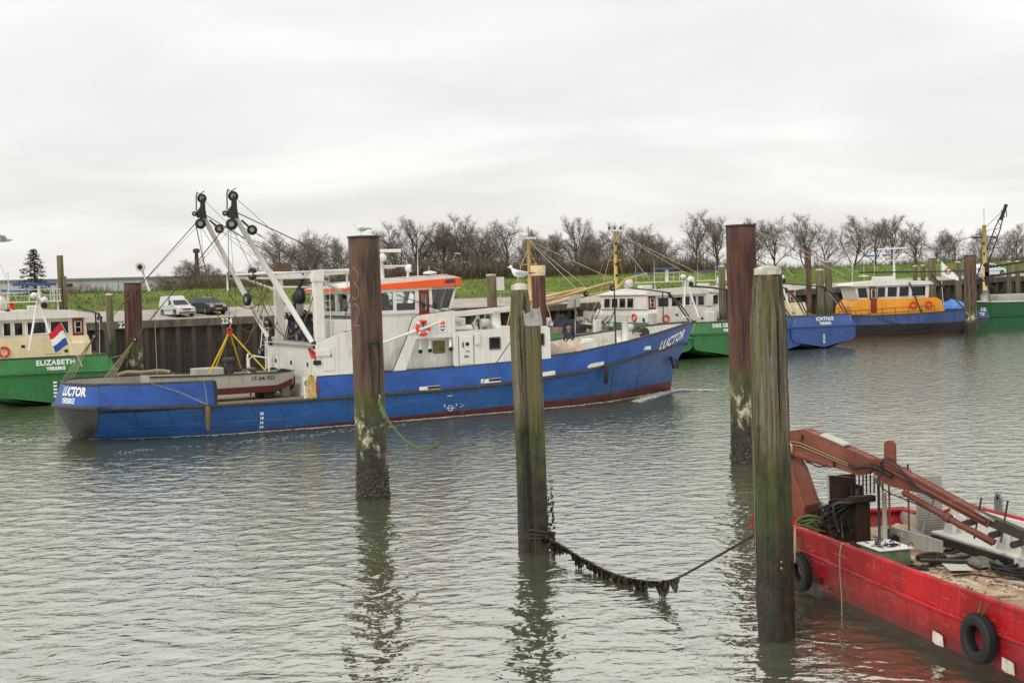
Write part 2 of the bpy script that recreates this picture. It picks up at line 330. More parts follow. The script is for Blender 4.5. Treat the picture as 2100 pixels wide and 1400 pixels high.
q = N('twigs'); M['twig'] = q.fin(q.mix(q.noise(sc=.8, detail=2), lin('#564d43'), lin('#8b8173')), .9)
q = N('brush'); M['brush'] = q.fin(q.mix(q.noise(sc=1.2, detail=2), lin('#4d4335'), lin('#7b6c56')), .9)
# harbour water: silty, opaque, rippled
q = N('harbour_water'); co = q.tc.outputs['Object']
def rip(sx, sy, sc, d, rz, loc=(0, 0, 0)):
    mp = q.n('ShaderNodeMapping', {'Vector': co, 'Scale': (sx, sy, 1), 'Rotation': (0, 0, rz), 'Location': loc})
    return q.n('ShaderNodeTexNoise', {'Vector': mp.outputs[0], 'Scale': sc, 'Detail': d, 'Roughness': .55, 'Distortion': .4}).outputs[0]
h = q.math('ADD', rip(.9, 1.25, 1.8, 1.5, R(-12)), q.math('MULTIPLY', rip(.9, 1.3, 5., 1.5, R(14), (3, 1, 0)), .33))
q.bump(h, 1., .062)
wc = q.mix(q.ramp(q.noise((1, 1, 1), .08, 3), .35, .65), lin('#424836'), lin('#50533e'))
M['water'] = q.fin(wc, .025); q.b.inputs['IOR'].default_value = 6.5; q.b.inputs['Specular Tint'].default_value = (.985, 1, .93, 1)
M['foam'] = plain('foam', '#dfe2df', .8)
# ------------------------------------------------------------------ water (real wave mesh, finer near the camera)
rng = random.Random(7); nr = np.random.RandomState(5)
def make_water():
    ypx = np.concatenate([np.linspace(900, 620, 60, endpoint=False), np.linspace(620, 300, 230, endpoint=False), np.linspace(300, 60, 380, endpoint=False), np.linspace(60, 36, 25)])
    rad = 5.9*1268/ypx; rad = np.concatenate([[3.], rad])
    ang = np.radians(np.concatenate([np.linspace(-75, -27, 40, endpoint=False), np.linspace(-27, 27, 760, endpoint=False), np.linspace(27, 75, 41)]))
    r, a = np.meshgrid(rad, ang, indexing='ij'); x = r*np.sin(a); y = r*np.cos(a)
    z = np.zeros_like(x); dr = np.gradient(rad)[:, None]
    for i in range(90):
        lam = .2*math.exp(nr.uniform(0, 1.95))
        th = math.radians(nr.normal(78, 42)); k = 2*math.pi/lam; amp = .0019*lam**.97
        z += amp*np.clip((lam/(2.6*dr)-1), 0, 1)*np.sin(k*(x*math.cos(th)+y*math.sin(th))+nr.uniform(0, 6.28))
    patch = .75+.5*np.sin(x*.11+1)*np.sin(y*.07+x*.05+2); z *= patch
    n, k = x.shape; vs = np.stack([x.ravel(), y.ravel(), z.ravel()], 1)
    i, j = np.meshgrid(np.arange(n-1), np.arange(k-1), indexing='ij'); b = (i*k+j).ravel()
    fs = np.stack([b, b+k, b+k+1, b+1], 1)
    me = bpy.data.meshes.new('water'); me.vertices.add(len(vs)); me.vertices.foreach_set('co', vs.ravel()); me.loops.add(fs.size); me.polygons.add(len(fs))
    me.loops.foreach_set('vertex_index', fs[:, ::-1].ravel().astype(np.int32)); me.polygons.foreach_set('loop_start', np.arange(0, fs.size, 4)); me.polygons.foreach_set('use_smooth', np.ones(len(fs), bool)); me.update(); me.validate()
    o = bpy.data.objects.new('water', me); COL.objects.link(o); me.materials.append(M['water']); return structure(o)
make_water()
# ------------------------------------------------------------------ quay frame: k along the quay, n behind its edge
QA = R(27.5); QO = Vector((-28.9, 100.4, 0)); QU = Vector((math.cos(QA), math.sin(QA), 0)); QN = Vector((-QU.y, QU.x, 0))
def qz(k): return 4.2+max(0, k-40)*.0205 if k < 95 else 5.33
def qr(k): return float(np.interp(k, [38, 70], [.8, .27]))
def qp(k, n, z=0): p = QO+QU*k+QN*n; return (p.x, p.y, z)
ks = list(range(-60, 161, 4))
def ground(name, mat, cols, smooth=True):
    mb = MB(); mb.grid([[qp(k, n, zf(k)) for k in ks] for n, zf in cols], smooth); return structure(mb.build(name, mat))
cap_z = lambda k: qz(k)
ground('quay_road', M['paving'], [(.55, lambda k: qz(k)-.01), (4, lambda k: qz(k)+.28*qr(k)), (9.5, lambda k: qz(k)+qr(k))])
def dz(k): return 6.62+.006*max(0, k)
ground('dike', M['grass'], [(9.4, lambda k: qz(k)+qr(k)-.02), (11.5, lambda k: .6*(qz(k)+qr(k))+.4*dz(k)), (14.5, lambda k: .15*(qz(k)+qr(k))+.85*dz(k)), (16.5, dz), (19, dz), (26, lambda k: 5.2), (60, lambda k: 4.8)])
mb = MB(); mb.grid([[qp(k, n, 4.6) for k in (-1500, -300, 160, 400, 1800)] for n in (59, 300, 2600)]); structure(mb.build('field', M['grass']))
qw = thing('quay_wall', 'dark steel sheet pile quay wall with concrete capping beam below the grass dike', 'quay wall', qp(0, 0, 0))
mb = MB(); ww = 1.25
prof = [(0, 0), (.16, .0), (.42, .34), (.84, .34), (1.1, 0), (1.25, 0)]
mb.grid([[Vector(QU)*a+Vector(QN)*b+Z*z for a, b in prof] for z in (-1.2, 4.0)], False)
sheet = mb.mesh('sheet_pile')
sheet.materials.append(M['sheet'])
for i in range(int(-18/ww), int(112/ww)):
    o = bpy.data.objects.new('sheet_pile', sheet); COL.objects.link(o); o.parent = qw; o.location = QU*(i*ww)
    o.scale.z = (qz(i*ww)-.25)/3.95
mb = MB()
cs = list(range(-40, 117, 4))
for a, b in ((-.12, .6),):
    mb.grid([[Vector(QU)*k+Vector(QN)*n+Z*(qz(k)+dz_) for k in cs] for n, dz_ in ((a, -.55), (a, -.02), (a+.04, .05), (b, .05), (b, -.2))], False)
mb.build('capping_beam', M['cap'], qw)
for num, k in (('223', -1.7), ('224', 6.4), ('225', 20.)):
    text(num, .62, M['letter'], qw, lambda x, y, k=k: QU*(k+x)+QN*(-.14)+Z*(3.93+y), 'berth_number', bold=.012)
# low-water stone bank at the foot of the wall
mb = MB(); pr_ = random.Random(3)
for i in range(420):
    k = pr_.uniform(-14, 110); n = pr_.uniform(-1.6, -.1); s = pr_.uniform(.12, .34); c = QU*k+QN*n+Z*(.05+(n+1.6)*.28)
    pts = [(c+Vector((pr_.uniform(-s, s), pr_.uniform(-s, s), pr_.uniform(-.05, s*.8)))) for _ in range(6)]
    mb.add(pts, [(0, 1, 2), (0, 2, 3), (3, 4, 5), (1, 4, 5), (0, 3, 5), (2, 4, 1)])
o = mb.build('stone_bank', M['mussel']); o.location = QO; structure(o, 'stuff'); o['label'] = 'dark weedy stones at the foot of the quay wall'
# quay furniture
def bollard(k, n, lab):
    t = thing('mooring_bollard', lab, 'bollard', qp(k, n, qz(k)+.05), 0, 'bollards on the quay edge')
    MB().lathe([(.16, 0), (.14, .1), (.12, .45), (.2, .5), (.2, .58), (.05, .62)], n=10).build('post', M['dark'], t)
    MB().tube([(-.3, 0, .36), (.3, 0, .36)], .035, 6).build('cross_pin', M['dark'], t)
for k in (15.5, 34, 49, 62): bollard(k, .9, 'short black steel mooring bollard with cross pin on the quay edge')
def sign(k, n, w, h, hz, lab):
    t = thing('sign_board', lab, 'sign', qp(k, n, qz(k)+.2), QA)
    MB().tube([(0, 0, 0), (0, 0, hz+h)], .035, 6).build('post', M['steel'], t)
    MB().box(-w/2, w/2, -.07, -.04, hz, hz+h).build('panel', M['white'], t)
sign(20.2, 3, .95, 1.3, 1.1, 'plain white sign board on the quay beside the black hatchback')
sign(33.6, 4, .8, 1.25, 1.3, 'plain white sign board on the quay by a short handrail')
t = thing('handrail', 'white tubular handrail on the quay above the blue boat crane', 'handrail', qp(36.2, 1.0, qz(36)), QA)
for z in (.55, 1.1): MB().tube([(0, 0, z), (5.2, 0, z)], .035, 6).build('rail', M['white'], t)
for x in (0, 1.3, 2.6, 3.9, 5.2): MB().tube([(x, 0, 0), (x, 0, 1.1)], .035, 6).build('post', M['white'], t)
t = thing('loudspeaker_pole', 'white horn shaped fitting on a slanted pole on the dike', 'pole', qp(3, 17, dz(3)-.1), 0)
MB().tube([(.9, 0, 0), (.55, 0, 1.2), (.25, 0, 2.2)], .09, 8).build('pole', M['white'], t)
MB().lathe([(.42, 0), (.46, .12), (.36, .35), (.16, .55), (.12, .7)], (.2, -.35, 2.35), (0, 1, .15), 14).build('horn', M['white'], t)
MB().lathe([(.2, -.04), (.24, .02)], (.2, -.37, 2.35), (0, 1, .15), 12).build('mouth', M['dark'], t)
t = thing('chimney_stack', 'slender brown tapering stack with a dark cap behind the dike', 'stack', (-36.9, 150, 5.0), 0)
M['brick'] = plain('brown_brick', '#7c5646', .9, 0, .3, 3)
MB().lathe([(.5, 0), (.2, 6.2)], n=14).build('shaft', M['brick'], t); MB().lathe([(.4, 6.2), (.4, 6.6), (.2, 6.7)], n=14).build('cap', M['dark'], t)
# buildings behind the dike
M['clad'] = paint('grey_cladding', '#bfc2c4', .6, .04, .12); M['roofgrey'] = plain('dark_roof', '#7c7f82', .7, 0, .15, 2)
b = thing('warehouse', 'long low grey clad warehouse with a flat roof behind the dike', 'building', qp(-6, 66, 4.6), QA)
MB().box(-40, 36, 0, 18, 0, 4.0).build('wall', M['clad'], b)
MB().box(-40.2, 36.2, -.2, 18.2, 4.0, 4.25).build('roof_edge', M['roofgrey'], b)
for i in range(13):
    MB().box(-38+i*6, -37.94+i*6, -.05, -.003, .2, 3.9).build('cladding_joint', M['steel'], b)
for i in range(5): MB().box(-30+i*13, -28.6+i*13, -.09, -.003, 3.2, 3.6).build('window', M['glassdark'], b)
b = thing('brick_house', 'red brown brick house block behind the bare trees', 'house', qp(26, 50, 4.7), QA); b.scale = (.8, .8, .66)
MB().box(-4, 4, 0, 7, 0, 4.6).build('wall', M['brick'], b); MB().prism([(-.3, 4.6), (7.3, 4.6), (5, 6.1), (2, 6.1)], -4.3, 4.3, lambda p, q, d: (d, p, q)).build('roof', M['roofgrey'], b)
MB().box(1.2, 3.4, 2.6, 4.2, 6.1, 7.9).build('chimney', M['brick'], b)
for x in (-3, -.6, 2): w = MB().box(x, x+1.3, -.06, -.003, 1.5, 3.1).build('window', M['white'], b); MB().box(x+.12, x+1.18, -.09, -.062, 1.62, 2.98).build('pane', M['glassdark'], w)
# ------------------------------------------------------------------ bare winter trees and scrub
def tree_parts(seed, H, spread, dens=1., upright=.5, twl=1.):
    g = random.Random(seed); T = MB(); C = MB()
    def stick(mb, p, q, a, b, n=4):
        mb.tube([p, q], [a, b], n, False)
    def twig(p, d, L, w):
        x = d.cross(Vector((g.uniform(-1, 1), g.uniform(-1, 1), g.uniform(-1, 1))))
        if x.length < 1e-5: return
        x.normalize(); e_ = p+d*L; C.add([p-x*w, p+x*w, e_], [(0, 1, 2)])
    def grow(p, d, L, r, lev):
        seg = (4, 5, 3, 2)[min(lev, 3)]; q = p.copy(); dd = d.copy(); pts = [q.copy()]; ds = []
        for i in range(seg):
            w = (.05, .12, .16, .2)[min(lev, 3)]
            dd = (dd+Vector((g.gauss(0, w), g.gauss(0, w), g.gauss(0, w*.5)+.09*upright))).normalized(); q = q+dd*(L/seg); pts.append(q.copy()); ds.append(dd.copy())
        mb = T if lev < 2 else C
        mb.tube(pts, [max(.008, r*(1-.75*i/seg)) for i in range(seg+1)], (7, 5, 3, 3)[min(lev, 3)], False)
        if lev >= 3:
            for i in range(int(6*dens)):
                k = g.randrange(seg); dv = (ds[k]+Vector((g.gauss(0, .5), g.gauss(0, .5), g.gauss(.12, .35)))).normalized(); twig(pts[k].lerp(pts[k+1], g.random()), dv, g.uniform(.35, 1.0)*twl, .0095)
            return
        nb = (9, 9, 7)[lev]
        for i in range(nb):
            fpos = (.3+.7*(i+g.random())/nb) if lev == 0 else (.15+.85*(i+g.random())/nb)
            k = min(int(fpos*seg), seg-1); b0 = pts[k].lerp(pts[k+1], min(1, fpos*seg-k))
            az = i*2.4+g.uniform(-.6, .6); tilt = spread*(g.uniform(.4, .8) if lev == 0 else g.uniform(.45, .95))*(1.2-.5*fpos)
            x, y = frame(ds[k]); nd = (ds[k]*math.cos(tilt)+(x*math.cos(az)+y*math.sin(az))*math.sin(tilt)+Z*.12*upright).normalized()
            grow(b0, nd, L*((.82-.42*fpos) if lev == 0 else g.uniform(.3, .5)*(1.25-.6*fpos)), r*(.55-.2*fpos), lev+1)
    grow(Vector((0, 0, -.3)), Vector((g.gauss(0, .03), g.gauss(0, .03), 1)).normalized(), H*.92, H*.017+.03, 0)
    return T, C
TV = []
for seed, H, sp, dn, up in ((11, 8.6, 1.25, 1.3, .5), (23, 9.2, 1.1, 1.4, .6), (35, 8, 1.3, 1.4, .4), (47, 9.6, .8, 1., .9), (58, 8.4, 1.2, 1.5, .5), (69, 7.6, 1.3, 1.4, .5)):
    T, C = tree_parts(seed, H, sp, dn, up); top = max(v[2] for v in C.v); wid = max(v[0] for v in C.v)-min(v[0] for v in C.v)
    tm, cm = T.mesh('trunk'), C.mesh('crown'); tm.materials.append(M['bark']); cm.materials.append(M['twig']); TV.append((tm, cm, top, wid))
TLAB = ['bare winter tree with a wide rounded crown behind the dike', 'bare winter tree with tall dense upright twigs behind the dike', 'bare low spreading winter tree behind the dike', 'bare slender winter tree with an open narrow crown behind the dike', 'bare bushy winter tree with thick twigs behind the dike', 'bare small round winter tree behind the dike']
def tree(px, top, Y, var, wscale=1., row=''):
    x = (px-1050)/2600*Y; p = Vector((x, Y, 0)); k = (p-QO).dot(QU); n = (p-QO).dot(QN); base = dz(k)-.1 if n < 20 else 5.0
    H_ = 5.9+(590-.032*(px-1050)-top)*Y/2600-base
    tm, cm, tp, wd = TV[var]; s = H_/tp
    t = thing('bare_tree', TLAB[var] if not row else TLAB[var].replace('behind the dike', row), 'tree', (x, Y, base), rng.uniform(0, 6.28), 'bare trees behind the dike' if not row else 'bare trees in the back row'); t.scale = (s*wscale*1.25, s*wscale*1.25, s)
    for nm, me in (('trunk', tm), ('crown', cm)):
        o = bpy.data.objects.new(nm, me); COL.objects.link(o); o.parent = t
for a in ((375, 532, 131, 2, 1.3), (405, 522, 133, 0, 1.3), (438, 536, 135, 4, 1.3), (460, 545, 137, 5, 1.2), (332, 556, 125, 5, 1.2), (610, 494, 147, 4, 1.1), (655, 472, 148, 0, 1.1), (700, 484, 152, 2, 1), (535, 530, 147, 5, 1.2),
          (820, 446, 152, 1, 1.1), (868, 436, 155, 3, 1.2), (912, 448, 158, 4, 1), (956, 428, 154, 1, 1.05), (1003, 446, 160, 2, 1), (1045, 436, 157, 0, 1), (1095, 462, 162, 4, 1.),
          (1135, 470, 160, 5, 1), (1190, 434, 160, 3, 1), (1235, 462, 166, 2, 1), (1275, 448, 163, 1, 1), (1325, 452, 166, 0, 1), (1368, 468, 170, 5, 1.1), (1432, 422, 168, 1, 1.), (1478, 438, 172, 3, 1.2), (1540, 440, 172, 4, 1.),
          (1592, 436, 172, 0, 1), (1655, 428, 176, 1, 1.05), (1705, 452, 178, 2, 1), (1752, 434, 176, 4, 1.1), (1800, 438, 179, 0, 1), (1828, 434, 178, 3, 1), (1885, 446, 180, 1, 1.1), (1925, 462, 184, 5, 1.2), (1962, 466, 184, 0, 1), (2012, 462, 188, 4, 1), (2052, 470, 190, 2, 1), (2092, 452, 188, 1, 1), (2150, 450, 192, 0, 1)):
    tree(*a)
g2_ = random.Random(99)
for i in range(15):
    px = 580+i*55+g2_.uniform(-12, 12); tree(px, 464+g2_.uniform(-8, 30)-.006*(px-1000), 158+.016*(px-800)+g2_.uniform(4, 16), g2_.choice((0, 1, 2, 4, 5)), 1.2, 'in the back row beyond the others')
def conifer(px, top, Y):
    g = random.Random(61); x = (px-1050)/2600*Y; base = 5.0; Hc = 5.9+(590-.032*(px-1050)-top)*Y/2600-base
    t = thing('conifer_tree', 'dark sparse conifer with layered drooping branches behind the cream wheelhouse roof', 'tree', (x, Y, base))
    MB().tube([(0, 0, -.3), (.05, 0, Hc*.5), (0, 0, Hc)], [.17, .11, .02], 7).build('trunk', M['bark'], t); C = MB()
    for i in range(74):
        u = .16+.84*(i/74)**.9; z = Hc*u; a = i*2.4+g.uniform(-.3, .3); L = (1.02-u)**.8*2.5*g.uniform(.65, 1.1)+.15; d = Vector((math.cos(a), math.sin(a), g.uniform(-.12, .12)))
        e_ = Vector((0, 0, z))+d*L-Z*.1*L; C.tube([(0, 0, z), Vector((0, 0, z+.06*L))+d*L*.5, e_], [.03, .02, .006], 3, False)
        for j in range(int(14+26*L)):
            v = g.uniform(.15, 1); p = Vector((0, 0, z)).lerp(e_, v)+Vector((g.gauss(0, .1), g.gauss(0, .1), g.gauss(.02, .06))); w = g.uniform(.05, .13); dx = Vector((g.gauss(0, 1), g.gauss(0, 1), g.gauss(0, .5))).normalized()
            C.add([p-dx*w, p+dx*w, p+Vector((g.gauss(0, .06), g.gauss(0, .06), g.uniform(-.02, .14)))], [(0, 1, 2)])
    q = N('dark_needles'); C.build('crown', q.fin(q.mix(q.noise(sc=2, detail=3), lin('#25271d'), lin('#474635')), .9), t)
conifer(77, 512, 122)
def scrub_mesh(seed, W_, H_, n):
    g = random.Random(seed); C = MB()
    for i in range(n):
        x = g.gauss(0, W_*.3); y = g.gauss(0, W_*.16); p = Vector((x, y, 0)); d = Vector((g.gauss(0, .35), g.gauss(0, .35), 1)).normalized(); L = H_*g.uniform(.5, 1)*(1-.5*min(1, abs(x)/W_))
        q_ = p+d*L*.5; e_ = q_+(d+Vector((g.gauss(0, .3), g.gauss(0, .3), 0))).normalized()*L*.5
        C.tube([p, q_, e_], [.022, .015, .006], 3, False)
        for j in range(9):
            b0 = p.lerp(q_, g.random()) if j < 3 else q_.lerp(e_, g.random()); dv = (d+Vector((g.gauss(0, .7), g.gauss(0, .7), g.gauss(0, .3)))).normalized(); xx = dv.cross(Z); xx = xx.normalized() if xx.length > .01 else Vector((1, 0, 0))
            C.add([b0-xx*.012, b0+xx*.012, b0+dv*g.uniform(.3, .9)], [(0, 1, 2)])
    me = C.mesh('stems'); me.materials.append(M['brush']); return me
SB = [scrub_mesh(3, 7, 2.6, 300), scrub_mesh(9, 9, 3.2, 480)]
for i, (px, Y, v, s) in enumerate([(170, 120, 0, .85), (205, 122, 0, .6), (385, 128, 1, .8), (450, 131, 1, .9), (520, 138, 1, .9), (590, 140, 1, .9), (650, 143, 1, .9), (720, 146, 1, 1), (800, 146, 1, 1.2), (850, 148, 1, 1.3), (905, 149, 1, 1.35), (960, 150, 1, 1.3), (1015, 152, 1, 1.35), (1070, 154, 1, 1.3), (1125, 155, 1, 1.3), (1180, 156, 1, 1.3), (1235, 158, 1, 1.3), (1290, 160, 1, 1.35), (1345, 161, 1, 1.3), (1400, 163, 1, 1.3), (1455, 165, 1, 1.1), (1520, 166, 1, .9), (1600, 168, 1, .7), (1690, 171, 1, .75), (1780, 173, 1, .7), (1870, 176, 1, .75), (1960, 178, 1, .8), (2040, 182, 1, .8), (2110, 184, 1, .9)]):
    x = (px-1050)/2600*Y; k = (Vector((x, Y, 0))-QO).dot(QU)
    o = bpy.data.objects.new('scrub_bush', SB[v]); COL.objects.link(o); o.location = (x, Y, dz(k)-.9); o.scale = (s, s, s); o.rotation_euler.z = QA+(i % 2)*math.pi
    tag(o, 'leafless brown scrub bush along the foot of the trees behind the dike' if v else ('low bare bush on the dike beside the grey warehouse' if i else 'larger low bare bush on the dike between the tall rotten post and the steel pile'), 'bush', 'scrub along the dike')
# grass tufts on the dike face
mb = MB(); g = random.Random(4)
for i in range(16000):
    k = g.uniform(-22, 130); n = g.uniform(9.6, 19)
    za = np.interp(n, [9.4, 11.5, 14.5, 16.5, 19], [qz(k)+qr(k)-.02, .6*(qz(k)+qr(k))+.4*dz(k), .15*(qz(k)+qr(k))+.85*dz(k), dz(k), dz(k)])
    p = V(qp(k, n, za-.02)); w = g.uniform(.03, .08); hgt = g.uniform(.08, .3); a = g.uniform(0, 6.28); dx = Vector((math.cos(a)*w, math.sin(a)*w, 0))
    mb.add([p-dx, p+dx, p+Vector((g.gauss(0, .06), g.gauss(0, .06), hgt))], [(0, 1, 2)])
o = structure(mb.build('grass', M['grass']), 'stuff'); o['label'] = 'rough green grass covering the dike'; o['category'] = 'grass'
# ------------------------------------------------------------------ piles and posts standing in the harbour
M['paintmark'] = plain('salmon_paint_mark', '#b06a55', .8)
def growth(seed, r, z0, z1, n, smin=.03, smax=.09, c=(0, 0), sq=False):
    g = random.Random(seed); mb = MB()
    for i in range(n):
        a = g.uniform(0, 6.28); t = g.random()**1.6; z = z0+(z1-z0)*t; s = g.uniform(smin, smax)*(1.2-.7*t)
        rr = r*(1/max(abs(math.cos(a)), abs(math.sin(a)))*.96 if sq else 1)
        p = Vector((c[0]+math.cos(a)*rr, c[1]+math.sin(a)*rr, z)); d = Vector((math.cos(a), math.sin(a), g.uniform(-.6, .6))).normalized(); x, y = frame(d); b = g.uniform(0, 3)
        x, y = x*math.cos(b)+y*math.sin(b), y*math.cos(b)-x*math.sin(b)
        mb.add([p-x*s, p+x*s, p-y*s*.5, p+y*s*.5, p+d*s*.9, p-d*s*.3], [(0, 2, 4), (2, 1, 4), (1, 3, 4), (3, 0, 4), (2, 0, 5), (1, 2, 5), (3, 1, 5), (0, 3, 5)])
    return mb
def steel_pile(label, x, y, top, r, n=36, grow=420, group=None, lean=0, cat='pile', mt='steelpile'):
    t = thing('steel_pile', label, cat, (x, y, 0), 0, group); t.rotation_euler = (0, lean, 0)
    rows = []; g = random.Random(int(x*10)); w = .04
    for z in np.linspace(-1.5, top, 14): rows.append([(r*math.cos(a), r*math.sin(a), z) for a in [2*math.pi*i/n for i in range(n)]])
    rows += [[((r-w)*math.cos(a), (r-w)*math.sin(a), z) for a in [2*math.pi*i/n for i in range(n)]] for z in (top, top-.5)]
    mb = MB(); mb.grid(rows, True, True); mb.build('pipe', M[mt], t)
    MB().lathe([(r-.05, top-.12), (r-.05, top-.08)], n=n).build('end_plate', M['dark'], t)
    MB().torus((0, 0, top-.02), Z, r+.005, .03, n, 6).build('rim', M['gun'], t)
    if grow: o = growth(int(x*7)+3, r, -.25, .95, grow, .03, .1).build('shell_growth', M['mussel'], t); structure(o, 'stuff')
    return t
pl = steel_pile('rusty steel pipe pile with painted salmon numerals and hanging chain rope', -4.14, 36.3, 7.5, .445, grow=650)
def on_cyl(a, z, r=.452): a = R(a); return (r*math.sin(a), -r*math.cos(a), z)
d3 = [(-19-41*u, v) for u, v in [(.75, 6.5), (.45, 6.6), (.12, 6.5), (.0, 6.36), (.15, 6.22), (.45, 6.16), (.12, 6.08), (.0, 5.92), (.15, 5.78), (.5, 5.71), (.8, 5.8)]]
d2 = [(-19-41*u, v) for u, v in [(.75, 5.5), (.45, 5.58), (.12, 5.5), (.05, 5.35), (.3, 5.15), (.75, 4.96), (.4, 4.97), (.0, 4.97)]]
def smooth_pts(P, k=4):
    out = []
    for i in range(len(P)-1):
        p0, p1, p2, p3 = P[max(i-1, 0)], P[i], P[i+1], P[min(i+2, len(P)-1)]
        for j in range(k):
            t = j/k; out.append(tuple(.5*(2*b+(c-a)*t+(2*a-5*b+4*c-d)*t*t+(3*b-a-3*c+d)*t**3) for a, b, c, d in zip(p0, p1, p2, p3)))
    return out+[P[-1]]
for d in (d3, d2): MB().tube([on_cyl(*p, r=.446) for p in smooth_pts(d)], .013, 4).build('painted_numeral', M['paintmark'], pl)
mb = MB()
for a in (12, 52): mb.tube([on_cyl(a, 2.95, .47), on_cyl(a, 4.5, .47)], .035, 6)
mb.build('guide_bars', M['gun'], pl); MB().prism([(on_cyl(a, 0, rr)[0], on_cyl(a, 0, rr)[1]) for rr, aa in ((.43, (8, 30, 56)), (.52, (56, 30, 8))) for a in aa], 4.48, 4.55, lambda p, q, d: (p, q, d)).build('guide_lip', M['gun'], pl)
MB().torus(on_cyl(40, 2.9, .5), (1, .3, 0), .09, .025, 16, 6).build('mooring_ring', M['steel'], pl)
steel_pile('tall bare rusty steel pipe pile directly behind the thick timber post', 7.47, 40.9, 7.68, .475, mt='steelpile2')
FAR = 'steel piles by the quay'
steel_pile('rusty steel pile with weedy foot between the green stern and the quay', -25.7, 86, 7.05, .58, 24, 200, lean=.02, mt='steelpile2')
M['ring'] = plain('cream_ring', '#c9b48c', .7, 0, .3, 8)
p = steel_pile('rusty steel pile with a ragged cream painted top ring', 2.14, 96, 7.1, .52, 24, 0, mt='steelpile2')
MB().lathe([(.54, 6.75), (.56, 6.8), (.56, 7.5), (.5, 7.52)], n=20).build('painted_top', M['ring'], p)
steel_pile('dark steel pile with weedy foot by the stern of the ochre cabin boat', 43.75, 120.7, 7.6, .57, 24, 200)
steel_pile('thin brown steel pile behind the slate blue transom', 28.7, 122, 8.55, .27, 16, 0)
def timber_ring(a, rad, seed, sq=.55, g=None):
    c, s = math.cos(a), math.sin(a); q_ = 1/max(abs(c), abs(s)); rr = rad*((1-sq)+sq*min(q_, 1.22))
    return rr
def timber_post(label, x, y, top, rad, rot=0, cap=True, n=64, grow=0, group=None, deep=.03, chamfer=True, lean=(0, 0)):
    t = thing('timber_post', label, 'post', (x, y, 0), rot, group); g = random.Random(int(x*100)+int(y)); t.rotation_euler = (lean[0], lean[1], rot)
    cr_ = [(g.uniform(0, 6.28), g.uniform(.03, .08), g.uniform(.3, 1)*deep, g.uniform(0, 6)) for _ in range(16)]
    rows = []; zs = list(np.linspace(-1.2, top-.02, 70 if n > 40 else 6)); ph = [g.uniform(0, 6.28) for _ in range(4)]
    for z in zs:
        row = []
        for i in range(n):
            a = 2*math.pi*i/n; rr = timber_ring(a, rad, 0)+.012*math.sin(z*1.1+ph[0])+.008*math.sin(3*a+z*.7+ph[1])+(g.gauss(0, .0035)+(-.03*g.random() if g.random() < .012 else 0) if n > 40 else 0)
            if chamfer and z > top-.8: rr *= 1-.26*((z-(top-.8))/.8)
            for ca, cw, cd, cp in cr_:
                d = abs((a-ca-.05*math.sin(z*.8+cp)+math.pi) % (2*math.pi)-math.pi)
                if d < cw*1.6: rr -= cd*max(0, 1-d/(cw*1.6))*(.5+.5*math.sin(z*.6+cp))*(1.2 if z > 1 else .5)
            row.append((rr*math.cos(a), rr*math.sin(a), z))
        rows.append(row)
    MB().loft(rows).build('trunk', M['woodpile'], t)
    if cap:
        k = rad*(.8 if chamfer else 1.06)
        MB().lathe([(k, top-.02), (k, top+.07), (k*.96, top+.085), (k*.5, top+.12), (.01, top+.13)], n=20).build('cap', M['drop'], t)
    if grow: structure(growth(int(y), rad*.98, -.2, .5, grow, .02, .05).build('shell_growth', M['mussel'], t), 'stuff')
    return t
wm = timber_post('weathered timber mooring post with a gull on top and a square fender timber', .25, 28.2, 5.87, .24, R(8), lean=(0, R(-.4)))
mb = MB(); mb.box(.04, .36, -.5, -.18, -.8, 5.05); o = mb.build('fender_timber', M['woodpile'], wm, .012)
mb = MB(); mb.prism([(-.51, 5.05), (-.13, 5.05), (-.13, 5.42)], .02, .40, lambda p, q, d: (d, p, q)); mb.build('sloped_steel_cap', M['steel'], wm)
mb = MB(); mb.bar((.03, -.5, 5.06), (.03, -.14, 5.43), .03, .05); mb.bar((.39, -.5, 5.06), (.39, -.14, 5.43), .03, .05); mb.bar((.2, -.3, 5.22), (.2, -.3, 5.4), .03, .05); mb.build('cap_flanges', M['steel'], wm)
structure(growth(77, .17, -.1, 1.7, 380, .03, .07, (.33, -.3), True).build('weed_growth', M['weed'], wm), 'stuff')
mb = MB(); [mb.torus((.24, -.28, .34+i*.07), (.1*i, .15, 1), .25+.02*i, .035, 22, 6) for i in range(3)]; mb.build('rope_turns', M['roped'], wm)
wr = timber_post('thick split timber mooring post with white cap standing beside the red barge', 4.2, 20.7, 6.0, .272, R(38), deep=.085)
fp = 'old timber posts near the quay'
for lab, x, y, top, r in (('short grey timber post in front of the quay wall, near the green transom', -29.1, 92, 6.3, .24),
    ('grey timber post with a pointed cap by the white handrail', -1.6, 108, 7.0, .42), ('slim timber post in front of the cream wheelhouse beside the tall bare pile', 17.7, 106, 7.1, .27),
    ('thick timber post behind the slate blue stern', 28.8, 118, 6.6, .33), ('timber post with pale top behind the slate blue stern', 30.6, 122, 7.4, .32),
    ('dark timber post with weathered top behind the ochre cabin', 43.9, 132, 7.6, .33), ('timber post with pale top right of the small white flag', 47.3, 134, 7.05, .3)):
    timber_post(lab, x, y, top, r, rng.uniform(0, 1), True, 20, 0, None, .02, False)
for x, y, top, r in ((43.4, 136, 6.8, .22), (44.25, 136, 6.85, .22), (55.8, 142, 7., .26), (57.2, 143, 7., .26)): timber_post('slim dark timber post in a pair against the dike', x, y, top, r, 0, True, 16, 0, 'paired posts by the far quay', .02, False)
